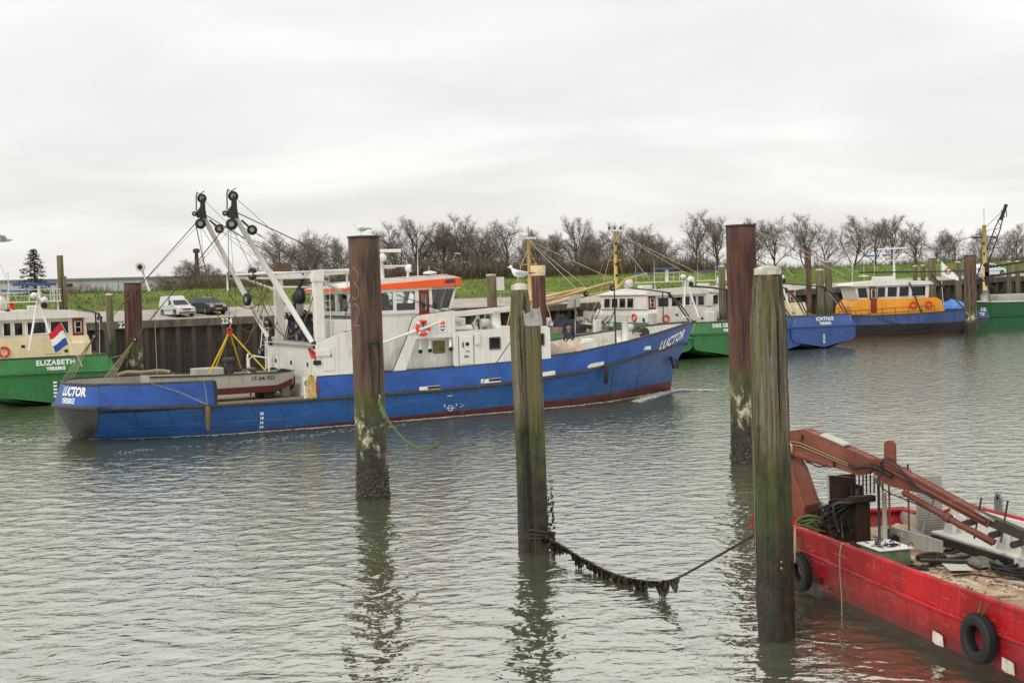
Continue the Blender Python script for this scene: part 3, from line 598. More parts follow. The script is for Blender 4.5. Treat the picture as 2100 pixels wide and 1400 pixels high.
# derelict tall post behind the green boat at the left
t = timber_post('tall rotten timber post with broken top behind the cream wheelhouse', -29.7, 84, 9.0, .2, .4, False, 16, 0, None, .03, False)
MB().box(.1, .35, -.3, -.05, 5.2, 7.6).build('side_timber', M['woodpile'], t)
# ------------------------------------------------------------------ ropes between the posts
t = thing('weedy_mooring_rope', 'sagging mooring rope hung with dark mussels and seaweed between two timber posts', 'rope', (0, 0, 0))
P = [Vector(p) for p in ((.55, 27.75, .42), (.85, 27.1, .36), (1.35, 26.1, .22), (1.9, 25., .14), (2.4, 24.1, .2), (2.8, 23.2, .42), (3.3, 22.2, .95), (3.98, 20.85, 1.72))]
P = [Vector(p) for p in smooth_pts([tuple(p) for p in P], 5)]
MB().tube(P, .022, 6).build('rope', M['roped'], t)
g = random.Random(12); mb = MB()
for i in range(1500):
    u = g.random(); k = u*26; i0 = min(int(k), len(P)-2); p = P[i0].lerp(P[i0+1], k-i0)
    if u > .93 and g.random() > .4: continue
    L = g.uniform(.05, .2)*(1 if u < .45 else 1.7 if g.random() < .4 else 1)*(.35+abs(math.sin(u*23)+.5*math.sin(u*57))*.75); w = g.uniform(.012, .04); a = g.uniform(0, 6.28); dx = Vector((math.cos(a), math.sin(a), 0)); p = p+dx*g.uniform(0, .04)+Z*g.uniform(-.02, .03)
    e_ = p-Z*L+dx*g.uniform(-.02, .05); m_ = p.lerp(e_, .55); mb.add([p-dx*w*.5, p+dx*w*.5, m_+dx*w*1.3, e_, m_-dx*w*1.3, m_+dx.cross(Z)*w], [(0, 1, 5), (1, 2, 5), (2, 3, 5), (3, 4, 5), (4, 0, 5)])
structure(mb.build('seaweed', M['weed'], t), 'stuff')
t = thing('mooring_rope', 'green mooring rope from the numbered steel pile to the timber post with gull', 'rope', (0, 0, 0))
MB().tube(smooth_pts([(-3.82, 35.85, 2.86), (-3.5, 35.2, 2.3), (-3.05, 34.4, 1.9), (-2.6, 33.6, 1.72), (-2.2, 32.9, 1.78), (-1.9, 32.4, 2.02)], 4), .035, 6).build('heavy_rope', M['ropeg'], t)
MB().tube([(-1.9, 32.4, 2.02), (-1.75, 32.1, 2.18), (.05, 28.45, 4.8)], .011, 5).build('light_line', M['wire'], t)
mb = MB(); [mb.torus((-3.83+.03*i, 35.84-.05*i, 2.82-.075*i), ((1, .2, 0), (0, 1, .3))[i % 2], .045, .013, 10, 5) for i in range(5)]; mb.build('chain', M['steel'], t)
tag(wire('hanging_line', [(3.92, 20.72, 4.0), (3.9, 20.7, 2.2), (3.9, 20.7, 1.0), (3.93, 20.72, .3)], .007, M['ropew']), 'thin pale line hanging down the side of the thick timber post', 'rope')
# ------------------------------------------------------------------ gulls
M['gullw'] = plain('white_plumage', '#e2e2de', .8, 0, .05); M['gullg'] = plain('grey_wing', '#9fa3a6', .8, 0, .1); M['gullt'] = plain('black_wing_tips', '#1a1a1c', .7); M['beak'] = plain('yellow_beak', '#c79a2c', .5); M['leg'] = plain('pinkish_leg', '#b58d7a', .6)
def gull(label, loc, rz, s=1.):
    t = thing('gull', label, 'bird', loc, rz); t.scale = (s, s, s)
    rows = []
    for x, z, w, h in ((-.2, .2, .012, .012), (-.14, .195, .045, .04), (-.04, .185, .075, .07), (.06, .195, .078, .078), (.13, .225, .06, .07), (.17, .27, .042, .045), (.185, .31, .036, .036), (.2, .345, .042, .04), (.23, .35, .032, .03), (.25, .345, .012, .012)):
        rows.append([(x-(.3 if x > .1 else 0)*h*math.sin(2*math.pi*i/12), w*math.cos(2*math.pi*i/12), z+h*math.sin(2*math.pi*i/12)) for i in range(12)])
    MB().loft(rows).build('body', M['gullw'], t)
    for sy in (-1, 1):
        r2 = [[(x, sy*(y0+.006), z0), (x, sy*(y1+.016), (z0+z1)/2), (x-.01, sy*(y1*.9+.01), z1)] for x, y0, y1, z0, z1 in ((.1, .06, .075, .235, .19), (.02, .06, .085, .25, .15), (-.08, .045, .075, .24, .155), (-.18, .02, .045, .225, .18))]
        w_ = MB().grid(r2).build('wing', M['gullg'], t); MB().add([(-.16, sy*.035, .225), (-.16, sy*.055, .19), (-.33, sy*.012, .19), (-.32, sy*.01, .2)], [(0, 1, 2, 3)]).build('wing_tip', M['gullt'], w_)
        MB().tube([(.02, sy*.03, .13), (.01, sy*.03, .06), (.02, sy*.03, .006)], .006, 5).build('leg', M['leg'], t)
        MB().add([(.01, sy*.03-.005, .004), (.07, sy*.03-.03, .004), (.07, sy*.03+.03, .004), (.03, sy*.03, .014)], [(0, 1, 2), (0, 1, 3), (1, 2, 3), (2, 0, 3)]).build('foot', M['leg'], t)
        MB().ball((.215, sy*.036, .356), .007, n=6, k=4).build('eye', M['gullt'], t)
    MB().add([(-.17, -.03, .2), (-.17, .03, .2), (-.29, .045, .185), (-.29, -.045, .185), (-.2, 0, .185)], [(0, 1, 2, 3), (0, 4, 1), (3, 2, 4)]).build('tail', M['gullw'], t)
    MB().tube([(.24, 0, .347), (.275, 0, .342), (.3, 0, .328)], [.013, .01, .003], 6).build('beak', M['beak'], t)
    return t
gull('white gull with grey wings standing on the capped timber post, facing the blue boat stern', (.24, 28.2, 6.0), R(172), 1.05)
gull('small grey gull standing on top of the numbered rusty pile', (-4.15, 36.05, 7.52), R(190), .92)
t = thing('flying_gull', 'gull in flight with raised wings in the open sky', 'bird', (-15.87, 40, 7.9), R(200))
rows = [[(x, w*math.cos(2*math.pi*i/8), w*math.sin(2*math.pi*i/8)) for i in range(8)] for x, w in ((-.25, .01), (-.1, .05), (.05, .065), (.17, .045), (.25, .03), (.32, .008))]
MB().loft(rows).build('body', M['gullg'], t)
for sy in (-1, 1): MB().grid([[(.1, sy*.04, .02), (-.06, sy*.04, .02)], [(.13, sy*.28, .16), (-.04, sy*.28, .15)], [(.04, sy*.6, .12), (-.06, sy*.58, .11)], [(-.08, sy*.78, .06), (-.1, sy*.77, .055)]]).build('wing', M['gullg'], t)
MB().grid([[(-.2, -.02, 0), (-.2, .02, 0)], [(-.36, -.07, 0), (-.36, .07, 0)]]).build('tail', M['gullw'], t)
# ------------------------------------------------------------------ the blue mussel cutter (local x = metres from stern, y = port, z = up)
LA = R(27.5); LO = Vector((-19.695, 54.318, 0))
def LW(s, t, z): return (LO.x+s*math.cos(LA)-t*math.sin(LA), LO.y+s*math.sin(LA)+t*math.cos(LA), z)
B = thing('fishing_boat', 'long blue fishing boat with white deckhouse, orange wheelhouse roof band and twin white derricks', 'boat', LO, LA)
ST = [1.3, 2, 3, 4.5, 6, 8, 10.4, 13, 16, 18, 20, 22, 24, 25.5, 27, 28.3, 29.5, 30.5, 31.4, 32.2, 32.9, 33.6]
_s = [1.3, 3, 6, 10.4, 16, 20, 24, 27, 29.5, 31.2, 32.2, 33.6]
_tg = [3.0, 3.5, 3.8, 3.9, 3.9, 3.9, 3.85, 3.45, 2.6, 1.7, 1.05, 0]
_ts = [3.1, 3.58, 3.86, 3.93, 3.93, 3.91, 3.8, 3.3, 2.35, 1.45, .85, 0]
_tm = [2.35, 3.0, 3.65, 3.88, 3.9, 3.86, 3.65, 3.0, 1.95, 1.1, .6, 0]
_tw = [.9, 2.2, 3.35, 3.8, 3.85, 3.78, 3.45, 2.7, 1.65, .85, .45, 0]
_zg = [2.40, 2.36, 2.32, 2.25, 2.27, 2.38, 2.63, 2.98, 3.3, 3.5, 3.6, 3.7]
_zs = [1.47, 1.40, 1.30, 1.27, 1.27, 1.38, 1.66, 2.05, 2.3, 2.43, 2.49, 2.54]
def I(s, a): return float(np.interp(s, _s, a))
def skew(s, e_): return s if s < 24 else 24+(s-24)*(e_-24)/9.6
def lev(s, L_, side=-1, off=0.):
    """point of the outer hull at station s on level L_: 0 gunwale, 1 strake, 2 mid, 3 waterline, 4 under water"""
    t = (I(s, _tg), I(s, _ts), I(s, _tm), I(s, _tw), I(s, _tw)*.6)[L_]; z = (I(s, _zg), I(s, _zs), I(s, _zs)*.5, 0, -.9)[L_]
    return Vector((skew(s, (33.6, 33.0, 32.1, 31.85, 31.5)[L_]), side*max(0, t+off if t > .2 else t), z))
def hull_pt(s, z, side=-1, off=.012):
    zg, zs = I(s, _zg), I(s, _zs)
    if z > zs: f = (z-zs)/(zg-zs); e_ = 33.0+.6*f; tt = lambda q: I(q, _ts)*(1-f)+I(q, _tg)*f
    elif z > zs*.5: f = (z-zs*.5)/(zs*.5); e_ = 32.1+.9*f; tt = lambda q: I(q, _tm)*(1-f)+I(q, _ts)*f
    else: f = z/(zs*.5); e_ = 31.85+.25*f; tt = lambda q: I(q, _tw)*(1-f)+I(q, _tm)*f
    q = s if s < 24 else 24+(s-24)*9.6/(e_-24)
    return (s, side*(tt(q)+off), z)
mb = MB()
for side in (-1, 1): mb.grid([[lev(s, k, side) for s in ST] for k in ((1, 2, 3, 4) if side < 0 else (4, 3, 2, 1))])
# lower transom, rounded
rows = []
for z, w, c in ((1.47, 3.1, -.05), (1.1, 2.75, .1), (.735, 2.35, .3), (.35, 1.65, .48), (0, .9, .66), (-.5, .5, .9)):
    rows.append([(1.3-(1.3-c)*(1-(t/w)**2) if w else 1.3, t, z) for t in [w*(i/8) for i in range(8, -9, -1)]])
hull = mb.build('hull', M['bluehull'], B)
MB().grid(rows).build('transom', plain('scraped_black_steel', '#2b2c2e', .45, .2, .4, 2.5), B)
MB().tube([(1.3-(1.3-c)*(1-1), -w-.01, z) for z, w, c in ((1.47, 3.1, 0), (1.1, 2.75, 0), (.735, 2.35, 0), (.35, 1.65, 0), (0, .9, 0), (-.3, .6, 0))], .03, 6).build('transom_edge_bar', M['gun'], B)
def bulwark(stations, name='bulwark', trans=False):
    mb = MB(); ins = []; cap = MB(); inn = MB()
    for side in (-1, 1):
        o0 = [lev(s, 1, side) for s in stations]; o1 = [lev(s, 0, side) for s in stations]
        i0 = [lev(s, 1, side, -.12) for s in stations]; i1 = [lev(s, 0, side, -.12) for s in stations]
        mb.grid([o0, o1], True); inn.grid([i1, [p-Z*.0 for p in i0]], True); mb.grid([[p+Z*.001 for p in o1], [p+Z*.001 for p in i1]], False)
        cap.tube([p.lerp(q, .5)+Z*.02 for p, q in zip(o1, i1)], .075, 6)
    if trans:
        r_ = []
        for z, w, c in ((1.47, 3.1, -.05), (2.40, 3.0, .3)): r_.append([(1.3-(1.3-c)*(1-(t/w)**2), t, z) for t in [w*(i/8) for i in range(8, -9, -1)]])
        mb.grid(r_); inn.grid([[(p[0]+.12, p[1], p[2]) for p in r] for r in reversed(r_)]); cap.tube([(p[0]+.05, p[1], p[2]+.02) for p in r_[1]], .075, 6)
    o = mb.build(name, M['blue'], B); inn.build('bulwark_lining', M['grey'], o); cap.build('cap_rail', M['gun'], o); return o
aftb = bulwark([1.3, 2, 3, 4.5, 5.95], trans=True)
foreb = bulwark([10.45]+[s for s in ST if s > 10.45])
MB().prism([(5.93, 1.3), (6.0, 1.3), (6.02, 2.0), (5.98, 2.36), (5.9, 2.36)], -3.93, -3.68).build('bulwark_end_post', M['dark'], aftb)
for side in (-1, 1):
    pts = [lev(s, 1, side)+Vector((0, side*.03, 0)) for s in ST]
    MB().tube(pts, .075, 8).build('rubbing_strake', M['gun'], B)
MB().tube([(1.3-1.35*(1-(t/3.1)**2)-.02, t, 1.47) for t in [3.1*(i/8) for i in range(-8, 9)]], .08, 8).build('transom_strake', M['gun'], B)
# diagonal fender ribs and a long horizontal half-round on the quarter
for i, s in enumerate((2.6, 3.9, 5.1, 7.4, 8.6)):
    MB().tube([hull_pt(s+.0, 1.32), hull_pt(s+.28, .7), hull_pt(s+.5, .06)], .022, 5).build('fender_rib', M['bluehull'], hull)
MB().tube([hull_pt(s, .62-.012*s) for s in np.linspace(2.1, 9.2, 14)], .02, 5).build('half_round', M['blue2'], hull)
# welded plate seams on the shell
for s in (4.6, 9.3, 12.6, 15.7, 18.2, 21.0, 23.6, 26.2, 28.4): MB().tube([hull_pt(s, z, off=.001) for z in np.linspace(.05, I(s, _zs)-.08, 6)], .007, 4).build('plate_seam', M['bluehull'], hull)
for s in (12.4, 15.0, 17.6, 20.3, 23.0, 26.0, 28.6): MB().tube([hull_pt(s, z, off=.001) for z in np.linspace(I(s, _zs)+.08, I(s, _zg)-.03, 4)], .007, 4).build('plate_seam', M['blue'], foreb)
# decks
q = N('worn_deck_planking'); x, y, z = q.xyz(); w_ = q.noise((.4, 8, 1), 1.5, 6, .7); M['deck'] = q.fin(q.mix(q.ramp(w_, .3, .7), lin('#6d604c'), lin('#968a72')), .85)
def deck(name, ss, z, mat, inset=.1):
    a = [(skew(s, 33), -max(.02, I(s, _ts)-inset), z if not callable(z) else z(s)) for s in ss]; b = [(p[0], -p[1], p[2]) for p in a]
    return MB().grid([a, b], False).build(name, mat, B)
deck('main_deck', [1.35, 2, 3, 4.5, 6, 8, 10.4, 13, 16, 22.4], 1.24, M['deck'], .02)
deck('fore_deck', [22.2]+[s for s in ST if s > 22.3], lambda s: I(s, _zg)-.62, M['grey'], .13)
MB().box(5.95, 10.45, -3.9, -3.6, 1.245, 1.31).build('deck_edge_plate', M['deck'], B)
# aft casing with its two wing plates
prof = [(10.45, 2.24), (10.48, 3.6), (10.6, 3.74), (10.85, 3.82), (11.25, 3.98), (11.65, 4.1), (12.1, 4.18), (12.75, 4.2), (12.75, 2.24)]
MB().prism(prof, -3.9, -3.78).build('casing_wing', M['white'], B, .02)
MB().prism(prof, 3.78, 3.9).build('casing_wing', M['white'], B, .02)
MB().box(10.55, 12.74, -3.78, 3.78, 1.25, 3.62).build('aft_casing', M['white'], B)
MB().box(10.35, 12.74, -3.7, 3.7, 3.622, 3.68).build('casing_top', M['grey'], B)
for t0 in (-2.9, -.5, 1.9):
    d_ = MB().box(10.515, 10.548, t0, t0+.8, 1.45, 3.2).build('casing_door', M['white'], B, .01); MB().lathe([(.1, 0), (.1, .03)], (10.51, t0+.4, 2.75), (-1, 0, 0), 10).build('porthole', M['glassdark'], d_)
MB().box(9.85, 10.44, -3.88, -3.76, 1.3, 2.26).build('side_screen', M['white'], B, .03)
MB().box(9.88, 10.44, -3.76, -3.7, 2.2, 2.28).build('screen_rail', M['grey'], B)
text('O', .3, M['black_letter'], B, lambda x, y: (9.98+x, -3.885, 2.0+y), 'marking', bold=.01)
MB().box(10.02, 10.1, -3.893, -3.882, 1.62, 1.72).build('notice_plate', M['orange'], B)
MB().box(10.36, 10.44, -4.0, -3.9, 1.62, 2.02).build('fire_box', M['redfit'], B, .02)
# yellow hose coil
hc = thing('hose_coil', 'yellow hose hung in a long coil on the white side screen of the blue boat', 'hose', LW(10.14, -3.95, 2.05), LA)
mb = MB()
for i in range(5): mb.torus((.0, -.02*i, -.15-.02*i), (0, 1, .04*i-.08), .15+.02*(i % 3), .024, 22, 6, 2.7)
mb.build('hose', M['hoseY'], hc); MB().bar((0, .0, .3), (0, -.14, .3), .05).build('hook', M['steel'], hc)
# passage and forward flush wall
MB().box(12.75, 17.2, -2.85, 2.85, 1.25, 4.86).build('middle_house', M['white'], B)
poly = [(14.05, 2.27), (14.8, 3.75), (15.0, 4.35), (15.09, 4.55), (15.18, 4.68), (15.32, 4.75), (15.6, 4.79), (15.93, 4.81), (17.2, 4.93), (17.22, 3.92), (20.2, 3.98), (22.1, 4.0), (22.25, 3.9), (22.25, 2.46), (20, 2.39), (17.15, 2.3), (17.1, 3.68), (17.0, 3.73), (15.3, 3.73), (15.2, 3.68), (14.65, 2.28)]
MB().prism(poly, -3.9, -3.79).build('flush_side_wall', M['white'], B, .015)
MB().prism(poly, 3.79, 3.9).build('flush_side_wall', M['white'], B, .015)
MB().tube([(p, -3.86, q+.01) for p, q in poly[:9]], .035, 6).build('wall_edge_bar', M['black'], B)
MB().box(14.3, 22.2, -3.45, 3.45, 2.1, 3.9).build('fore_house', M['white'], B)
MB().box(17.2, 22.2, -3.79, 3.79, 3.86, 3.97).build('house_top', M['grey'], B)
MB().prism([(22.15, 2.2), (22.27, 2.45), (22.27, 3.95), (22.15, 3.95)], -3.79, 3.79).build('house_front', M['white'], B)
def sq_window(s, z, w, h, t, g='glassdark', nm='window'):
    o = MB().box(s-w/2-.06, s+w/2+.06, t-.03, t, z-h/2-.06, z+h/2+.06).build(nm, M['white'], B, .03); MB().box(s-w/2, s+w/2, t-.042, t-.031, z-h/2, z+h/2).build('pane', M[g], o, .01)
    MB().tube([(s-w/2-.03, t-.032, z-h/2), (s-w/2, t-.032, z-h/2-.03), (s+w/2, t-.032, z-h/2-.03), (s+w/2+.03, t-.032, z-h/2), (s+w/2+.03, t-.032, z+h/2), (s+w/2, t-.032, z+h/2+.03), (s-w/2, t-.032, z+h/2+.03), (s-w/2-.03, t-.032, z+h/2)], .02, 5, closed=True).build('window_gasket', M['gun'], o)
sq_window(16.55, 3.27, .52, .5, -3.45, 'amber'); sq_window(19.24, 3.32, .52, .5, -3.9); sq_window(20.5, 3.36, .5, .5, -3.9); sq_window(21.62, 3.38, .5, .5, -3.9)
d_ = MB().box(17.42, 18.1, -3.935, -3.9, 2.42, 3.72).build('weather_door', M['white'], B, .02); MB().lathe([(.09, 0), (.09, .02)], (17.8, -3.937, 3.35), (0, -1, 0), 12).build('porthole', M['glassdark'], d_)
MB().box(17.55, 17.6, -3.97, -3.93, 3.2, 3.45).build('handle', M['dark'], d_); MB().box(17.62, 17.85, -3.96, -3.935, 2.75, 2.8).build('handle', M['dark'], d_); MB().box(17.72, 17.9, -3.96, -3.935, 3.0, 3.03).build('latch', M['dark'], d_)
MB().box(18.2, 18.45, -4.02, -3.9, 3.3, 3.85).build('vent_trunk', M['white'], B, .03)
MB().tube([(17.36, -3.91, 2.36), (17.36, -3.91, 3.75)], .012, 5).build('weld_seam', M['gun'], B); MB().tube([(18.15, -3.91, 2.36), (18.15, -3.91, 3.75)], .008, 5).build('weld_seam', M['gun'], B)
def vent(s, z, t): 
    o = MB().tube([(s, t, z+.6), (s, t-.12, z+.55), (s-.02, t-.18, z+.35), (s-.05, t-.22, z+.05)], .075, 8).build('vent_pipe', M['white'], B); MB().lathe([(.1, 0), (.1, .05)], (s-.05, t-.24, z+.02), (0, -1, -.4), 10).build('vent_mouth', M['black'], o)
vent(15.55, 3.1, -3.48); vent(16.05, 3.12, -3.45); vent(17.02, 3.15, -3.62)
for s in (13.05, 13.5):
    o = MB().box(s, s+.35, -2.9, -2.85, 2.55, 3.05).build('louvre', M['white'], B); [MB().box(s+.04, s+.31, -2.912, -2.901, 2.6+i*.07, 2.63+i*.07).build('slat', M['dark'], o) for i in range(6)]
sq_window(13.2, 3.5, .3, .35, -2.86)
o = MB().box(10.75, 11.3, -3.93, -3.9, 2.5, 3.55).build('locker_door', M['white'], B, .01); MB().box(11.1, 11.14, -3.96, -3.93, 3.1, 3.25).build('handle', M['dark'], o)
o = MB().box(11.9, 12.6, -3.4, -3.36, 3.75, 4.25).build('engine_louvre', M['white'], B); [MB().box(11.95, 12.55, -3.412, -3.401, 3.79+i*.075, 3.82+i*.075).build('slat', M['dark'], o) for i in range(6)]
MB().box(11.3, 12.7, -3.36, 3.3, 3.68, 4.7).build('engine_casing', M['white'], B, .03)
# lifebuoy and lifeboat-society plaque
lb = thing('lifebuoy', 'orange red lifebuoy hung on the white side wall behind the stowed boom', 'lifebuoy', LW(15.57, -3.98, 4.2), LA)
MB().torus((0, 0, 0), (0, 1, 0), .3, .075, 28, 8).build('ring', M['buoy'], lb)
for a in (45, 135, 225, 315):
    c = R(a); MB().tube([(math.cos(c+k)*.3, 0, math.sin(c+k)*.3) for k in (-.16, 0, .16)], .079, 8).build('band', M['buoyw'], lb)
MB().tube([(.0, -.02, -.02), (0, -.05, .25)], .03, 6).build('lamp', M['dark'], lb)
pq = MB().box(16.4, 16.74, -3.93, -3.9, 3.95, 4.55).build('plaque', M['letter'], B, .03)
for i, (s, h) in enumerate(((16.46, .13), (16.52, .2), (16.58, .28), (16.64, .2))): MB().prism([(s, 4.3), (s+.05, 4.3), (s+.055, 4.3+h*.5), (s+.025, 4.3+h), (s-.004, 4.3+h*.5)], -3.935, -3.931).build('flame', M['orange'], pq)
MB().box(16.455, 16.555, -3.935, -3.931, 4.18, 4.26).build('plaque_lettering', M['orange'], pq); MB().box(16.575, 16.69, -3.935, -3.931, 4.18, 4.26).build('plaque_lettering', M['blue'], pq)
MB().prism([(16.46, 4.13), (16.57, 4.08), (16.68, 4.13), (16.66, 4.05), (16.57, 3.99), (16.48, 4.05)], -3.935, -3.931).build('wave', M['blue'], pq)
# wheelhouse with real openings
for side in (-1, 1):
    y0 = side*2.8
    hol = [(.25, 1.1, .2, 1.0), (1.32, 1.98, .18, 1.0), (2.14, 3.08, .16, 1.03), (3.27, 3.8, -.0001, 1.07)]
    wb_ = MB(); wall(wb_, (12.6, y0-.04, 4.86), (1, 0, 0), Z, 3.95, 1.24, .08, [h for h in hol]); wb_.box(16.55, 17.48, y0-.04, y0+.04, 4.86, 5.06); wb_.prism([(16.55, 5.99), (17.83, 5.99), (17.9, 6.14), (16.55, 6.1)], y0-.04, y0+.04)
    wb_.bar((17.42, y0, 4.9), (17.85, y0, 6.12), .08, .14, (1, 0, 0)); wo_ = wb_.build('wheelhouse_side', M['white'], B)
    for a, b, c, d in hol[:3]: MB().box(12.6+a, 12.6+b, y0-.006, y0+.006, 4.86+c, 4.86+d).build('pane', M['glass'], wo_); MB().tube([(12.6+a, y0-side*-.045, 4.86+c), (12.6+b, y0+side*.045, 4.86+c), (12.6+b, y0+side*.045, 4.86+d), (12.6+a, y0+side*.045, 4.86+d)], .022, 5, closed=True).build('window_gasket', M['black'], wo_)
    MB().add([(16.56, y0, 5.06), (17.42, y0, 5.06), (17.78, y0, 5.99), (16.56, y0, 5.99)], [(0, 1, 2, 3)]).build('pane', M['glass'], wo_); MB().tube([(16.58, y0+side*.045, 5.08), (17.38, y0+side*.045, 5.08), (17.72, y0+side*.045, 5.97), (16.58, y0+side*.045, 5.97)], .022, 5, closed=True).build('window_gasket', M['black'], wo_)
    db = MB(); wall(db, (15.88, y0-.035, 4.72), (1, 0, 0), Z, .51, 1.2, .07, [(.13, .38, .28, 1.02)]); do_ = db.build('wheelhouse_door', M['door'], B); do_['label'] = 'red brown wheelhouse door with a white framed window'
    MB().tube([(16.01, y0+side*.045, 5.02), (16.26, y0+side*.045, 5.02), (16.26, y0+side*.045, 5.72), (16.01, y0+side*.045, 5.72)], .03, 5, closed=True).build('window_frame', M['white'], do_); MB().box(16.0, 16.27, y0-.006, y0+.006, 5.0, 5.74).build('pane', M['glass'], do_)
ab = MB(); wall(ab, (12.6, 2.76, 4.86), (0, -1, 0), Z, 5.52, 1.2, .08, [(.3, 1.7, .2, 1.0), (1.95, 3.55, .2, 1.0), (3.8, 5.2, .2, 1.0)]); ao = ab.build('wheelhouse_back', M['white'], B)
for a, b in ((.3, 1.7), (1.95, 3.55), (3.8, 5.2)): MB().box(12.63, 12.64, 2.76-b, 2.76-a, 5.06, 5.86).build('pane', M['glass'], ao)
fb = MB()
for t in np.linspace(-2.76, 2.76, 6): fb.bar((17.44, t, 4.9), (17.86, t, 6.12), .1, .1, (1, 0, 0))
fb.bar((17.46, -2.8, 4.96), (17.46, 2.8, 4.96), .1, .22); fb.bar((17.84, -2.8, 6.06), (17.84, 2.8, 6.06), .1, .14); fo = fb.build('wheelhouse_front', M['white'], B)
for i in range(5): t = -2.76+i*1.104; MB().add([(17.47, t+.05, 5.0), (17.47, t+1.05, 5.0), (17.83, t+1.05, 6.02), (17.83, t+.05, 6.02)], [(0, 1, 2, 3)]).build('pane', M['glass'], fo)
MB().box(12.62, 17.45, -2.79, 2.79, 4.8, 4.88).build('wheelhouse_floor', M['dark'], B)
MB().box(16.5, 17.2, -2.0, 2.0, 4.88, 5.3).build('console', M['dark'], B, .04); MB().box(14.2, 14.7, 1.2, 2.4, 4.88, 5.25).build('bench', M['dark'], B, .04)
ch = MB().box(15.4, 15.85, -.3, .25, 5.15, 5.25).build('helm_chair', M['black'], B, .03); MB().box(15.36, 15.44, -.3, .25, 5.2, 5.75).build('backrest', M['black'], ch, .03); MB().tube([(15.6, 0, 4.88), (15.6, 0, 5.16)], .05, 6).build('pedestal', M['steel'], ch)
rf = MB().prism([(12.35, 5.98), (18.1, 6.1), (17.98, 6.46), (12.35, 6.14)], -3.0, 3.0).build('roof_band', M['orange'], B, .01)
MB().prism([(12.4, 6.141), (17.95, 6.462), (17.5, 6.56), (15.0, 6.47), (12.9, 6.28)], -2.9, 2.9).build('roof_top', M['white'], B, .03)
MB().box(12.36, 18.0, -2.98, 2.98, 5.96, 5.979).build('roof_soffit', M['white'], B)
MB().prism([(17.2, 6.2), (17.75, 6.235), (17.7, 6.4), (17.2, 6.37)], -3.02, -3.001).build('navigation_light_box', M['lampglass'], rf)
MB().tube([(12.5, -2.85, 6.36), (17.4, -2.85, 6.62), (17.5, 2.85, 6.62), (12.5, 2.85, 6.36)], .018, 5).build('roof_rail', M['white'], B)
# radar mast, scanners, aerials
ma = MB().tube([(15.2, 0, 6.3), (15.2, 0, 7.4)], [.17, .11], 10).build('radar_mast', M['white'], B)
MB().lathe([(.1, 0), (.2, .1), (.22, .22), (.12, .34), (.06, .4)], (15.3, 0, 7.38), n=14).build('radar_pedestal', M['white'], ma)
MB().bar((14.85, .25, 7.88), (16.1, -.45, 7.86), .14, .16).build('radar_scanner', M['white'], ma, .03)
MB().bar((15.0, 0, 7.15), (16.5, -.2, 7.12), .09, .08).build('radar_scanner', M['white'], ma, .02); MB().bar((15.2, 0, 7.05), (15.9, -.1, 7.05), .06).build('yard', M['white'], ma)
o = MB().ball((16.5, -.4, 7.0), .2, .24, .2).build('searchlight', M['white'], ma); MB().tube([(16.4, -.4, 6.5), (16.45, -.4, 6.85)], .06, 6).build('stand', M['white'], o); MB().lathe([(.14, 0), (.15, .04)], (16.62, -.55, 7.0), (.6, -1, 0), 10).build('lens', M['lampglass'], o)
for s, t, h in ((17.05, -.2, 1.5), (17.25, .3, .8), (16.85, .7, 1.1)): MB().tube([(s, t, 6.5), (s, t, 6.5+h)], [.025, .008], 5).build('aerial', M['white'], ma)
MB().lathe([(.32, 0), (.34, .05), (.3, .1), (.05, .15)], (17.5, -.6, 6.7), n=16).build('gps_dome', M['white'], ma); MB().tube([(17.5, -.6, 6.55), (17.5, -.6, 6.72)], .04, 6).build('dome_stand', M['white'], ma); MB().tube([(17.6, -.3, 6.7), (17.6, -.3, 7.1)], .015, 4).build('aerial', M['white'], ma)
MB().tube([(17.9, -1.2, 6.5), (17.9, -1.2, 6.85), (17.55, -1.2, 6.92)], .02, 5).build('deck_light_arm', M['steel'], ma)
fm = MB().tube([(14.4, 0, 4.9), (14.4, 0, 7.0)], [.16, .12], 8).build('aft_mast', M['white'], B)
# gantry
gl = MB().box(10.6, 11.0, -3.6, -3.2, 2.3, 6.8).build('gantry_leg', M['white'], B, .02); MB().box(10.56, 11.04, -3.66, -3.14, 6.45, 6.95).build('leg_head', M['white'], gl, .02); MB().box(10.45, 11.1, -3.98, -3.1, 3.15, 3.45).build('derrick_bracket', M['white'], gl, .03)
MB().box(10.9, 11.3, 3.2, 3.6, 2.3, 6.9).build('gantry_leg', M['white'], B, .02)
MB().bar((10.85, -3.3, 6.72), (11.1, 3.3, 6.82), .25, .25).build('gantry_beam', M['white'], B); MB().tube([(10.85, -3.3, 6.2), (11.1, 3.3, 6.3)], .05, 6).build('gantry_tie', M['white'], B)
for pts, r in (([(8.55, 3.4, 7.06), (11.3, 3.4, 6.98)], .07), ([(8.7, 3.4, 6.8), (11.1, 3.4, 6.72)], .05), ([(10.7, -3.4, 6.88), (14.4, -1.2, 6.95)], .085), ([(8.6, 3.4, 7.05), (8.6, 3.4, 6.1)], .05), ([(8.7, 3.4, 6.95), (11, -3.2, 6.9)], .05), ([(11.0, -3.4, 6.45), (13.9, -1.2, 5.4)], .085), ([(9.4, 3.4, 6.78), (11.1, 3.4, 6.1)], .06), ([(12.6, -2.3, 6.9), (12.6, -2.3, 6.2)], .05), ([(12.6, -2.3, 6.9), (13.6, -1.7, 6.2)], .05), ([(11.1, 3.4, 6.85), (14.4, 1.2, 6.9)], .07)):
    MB().tube(pts, r, 8).build('gantry_strut', M['white'], B)
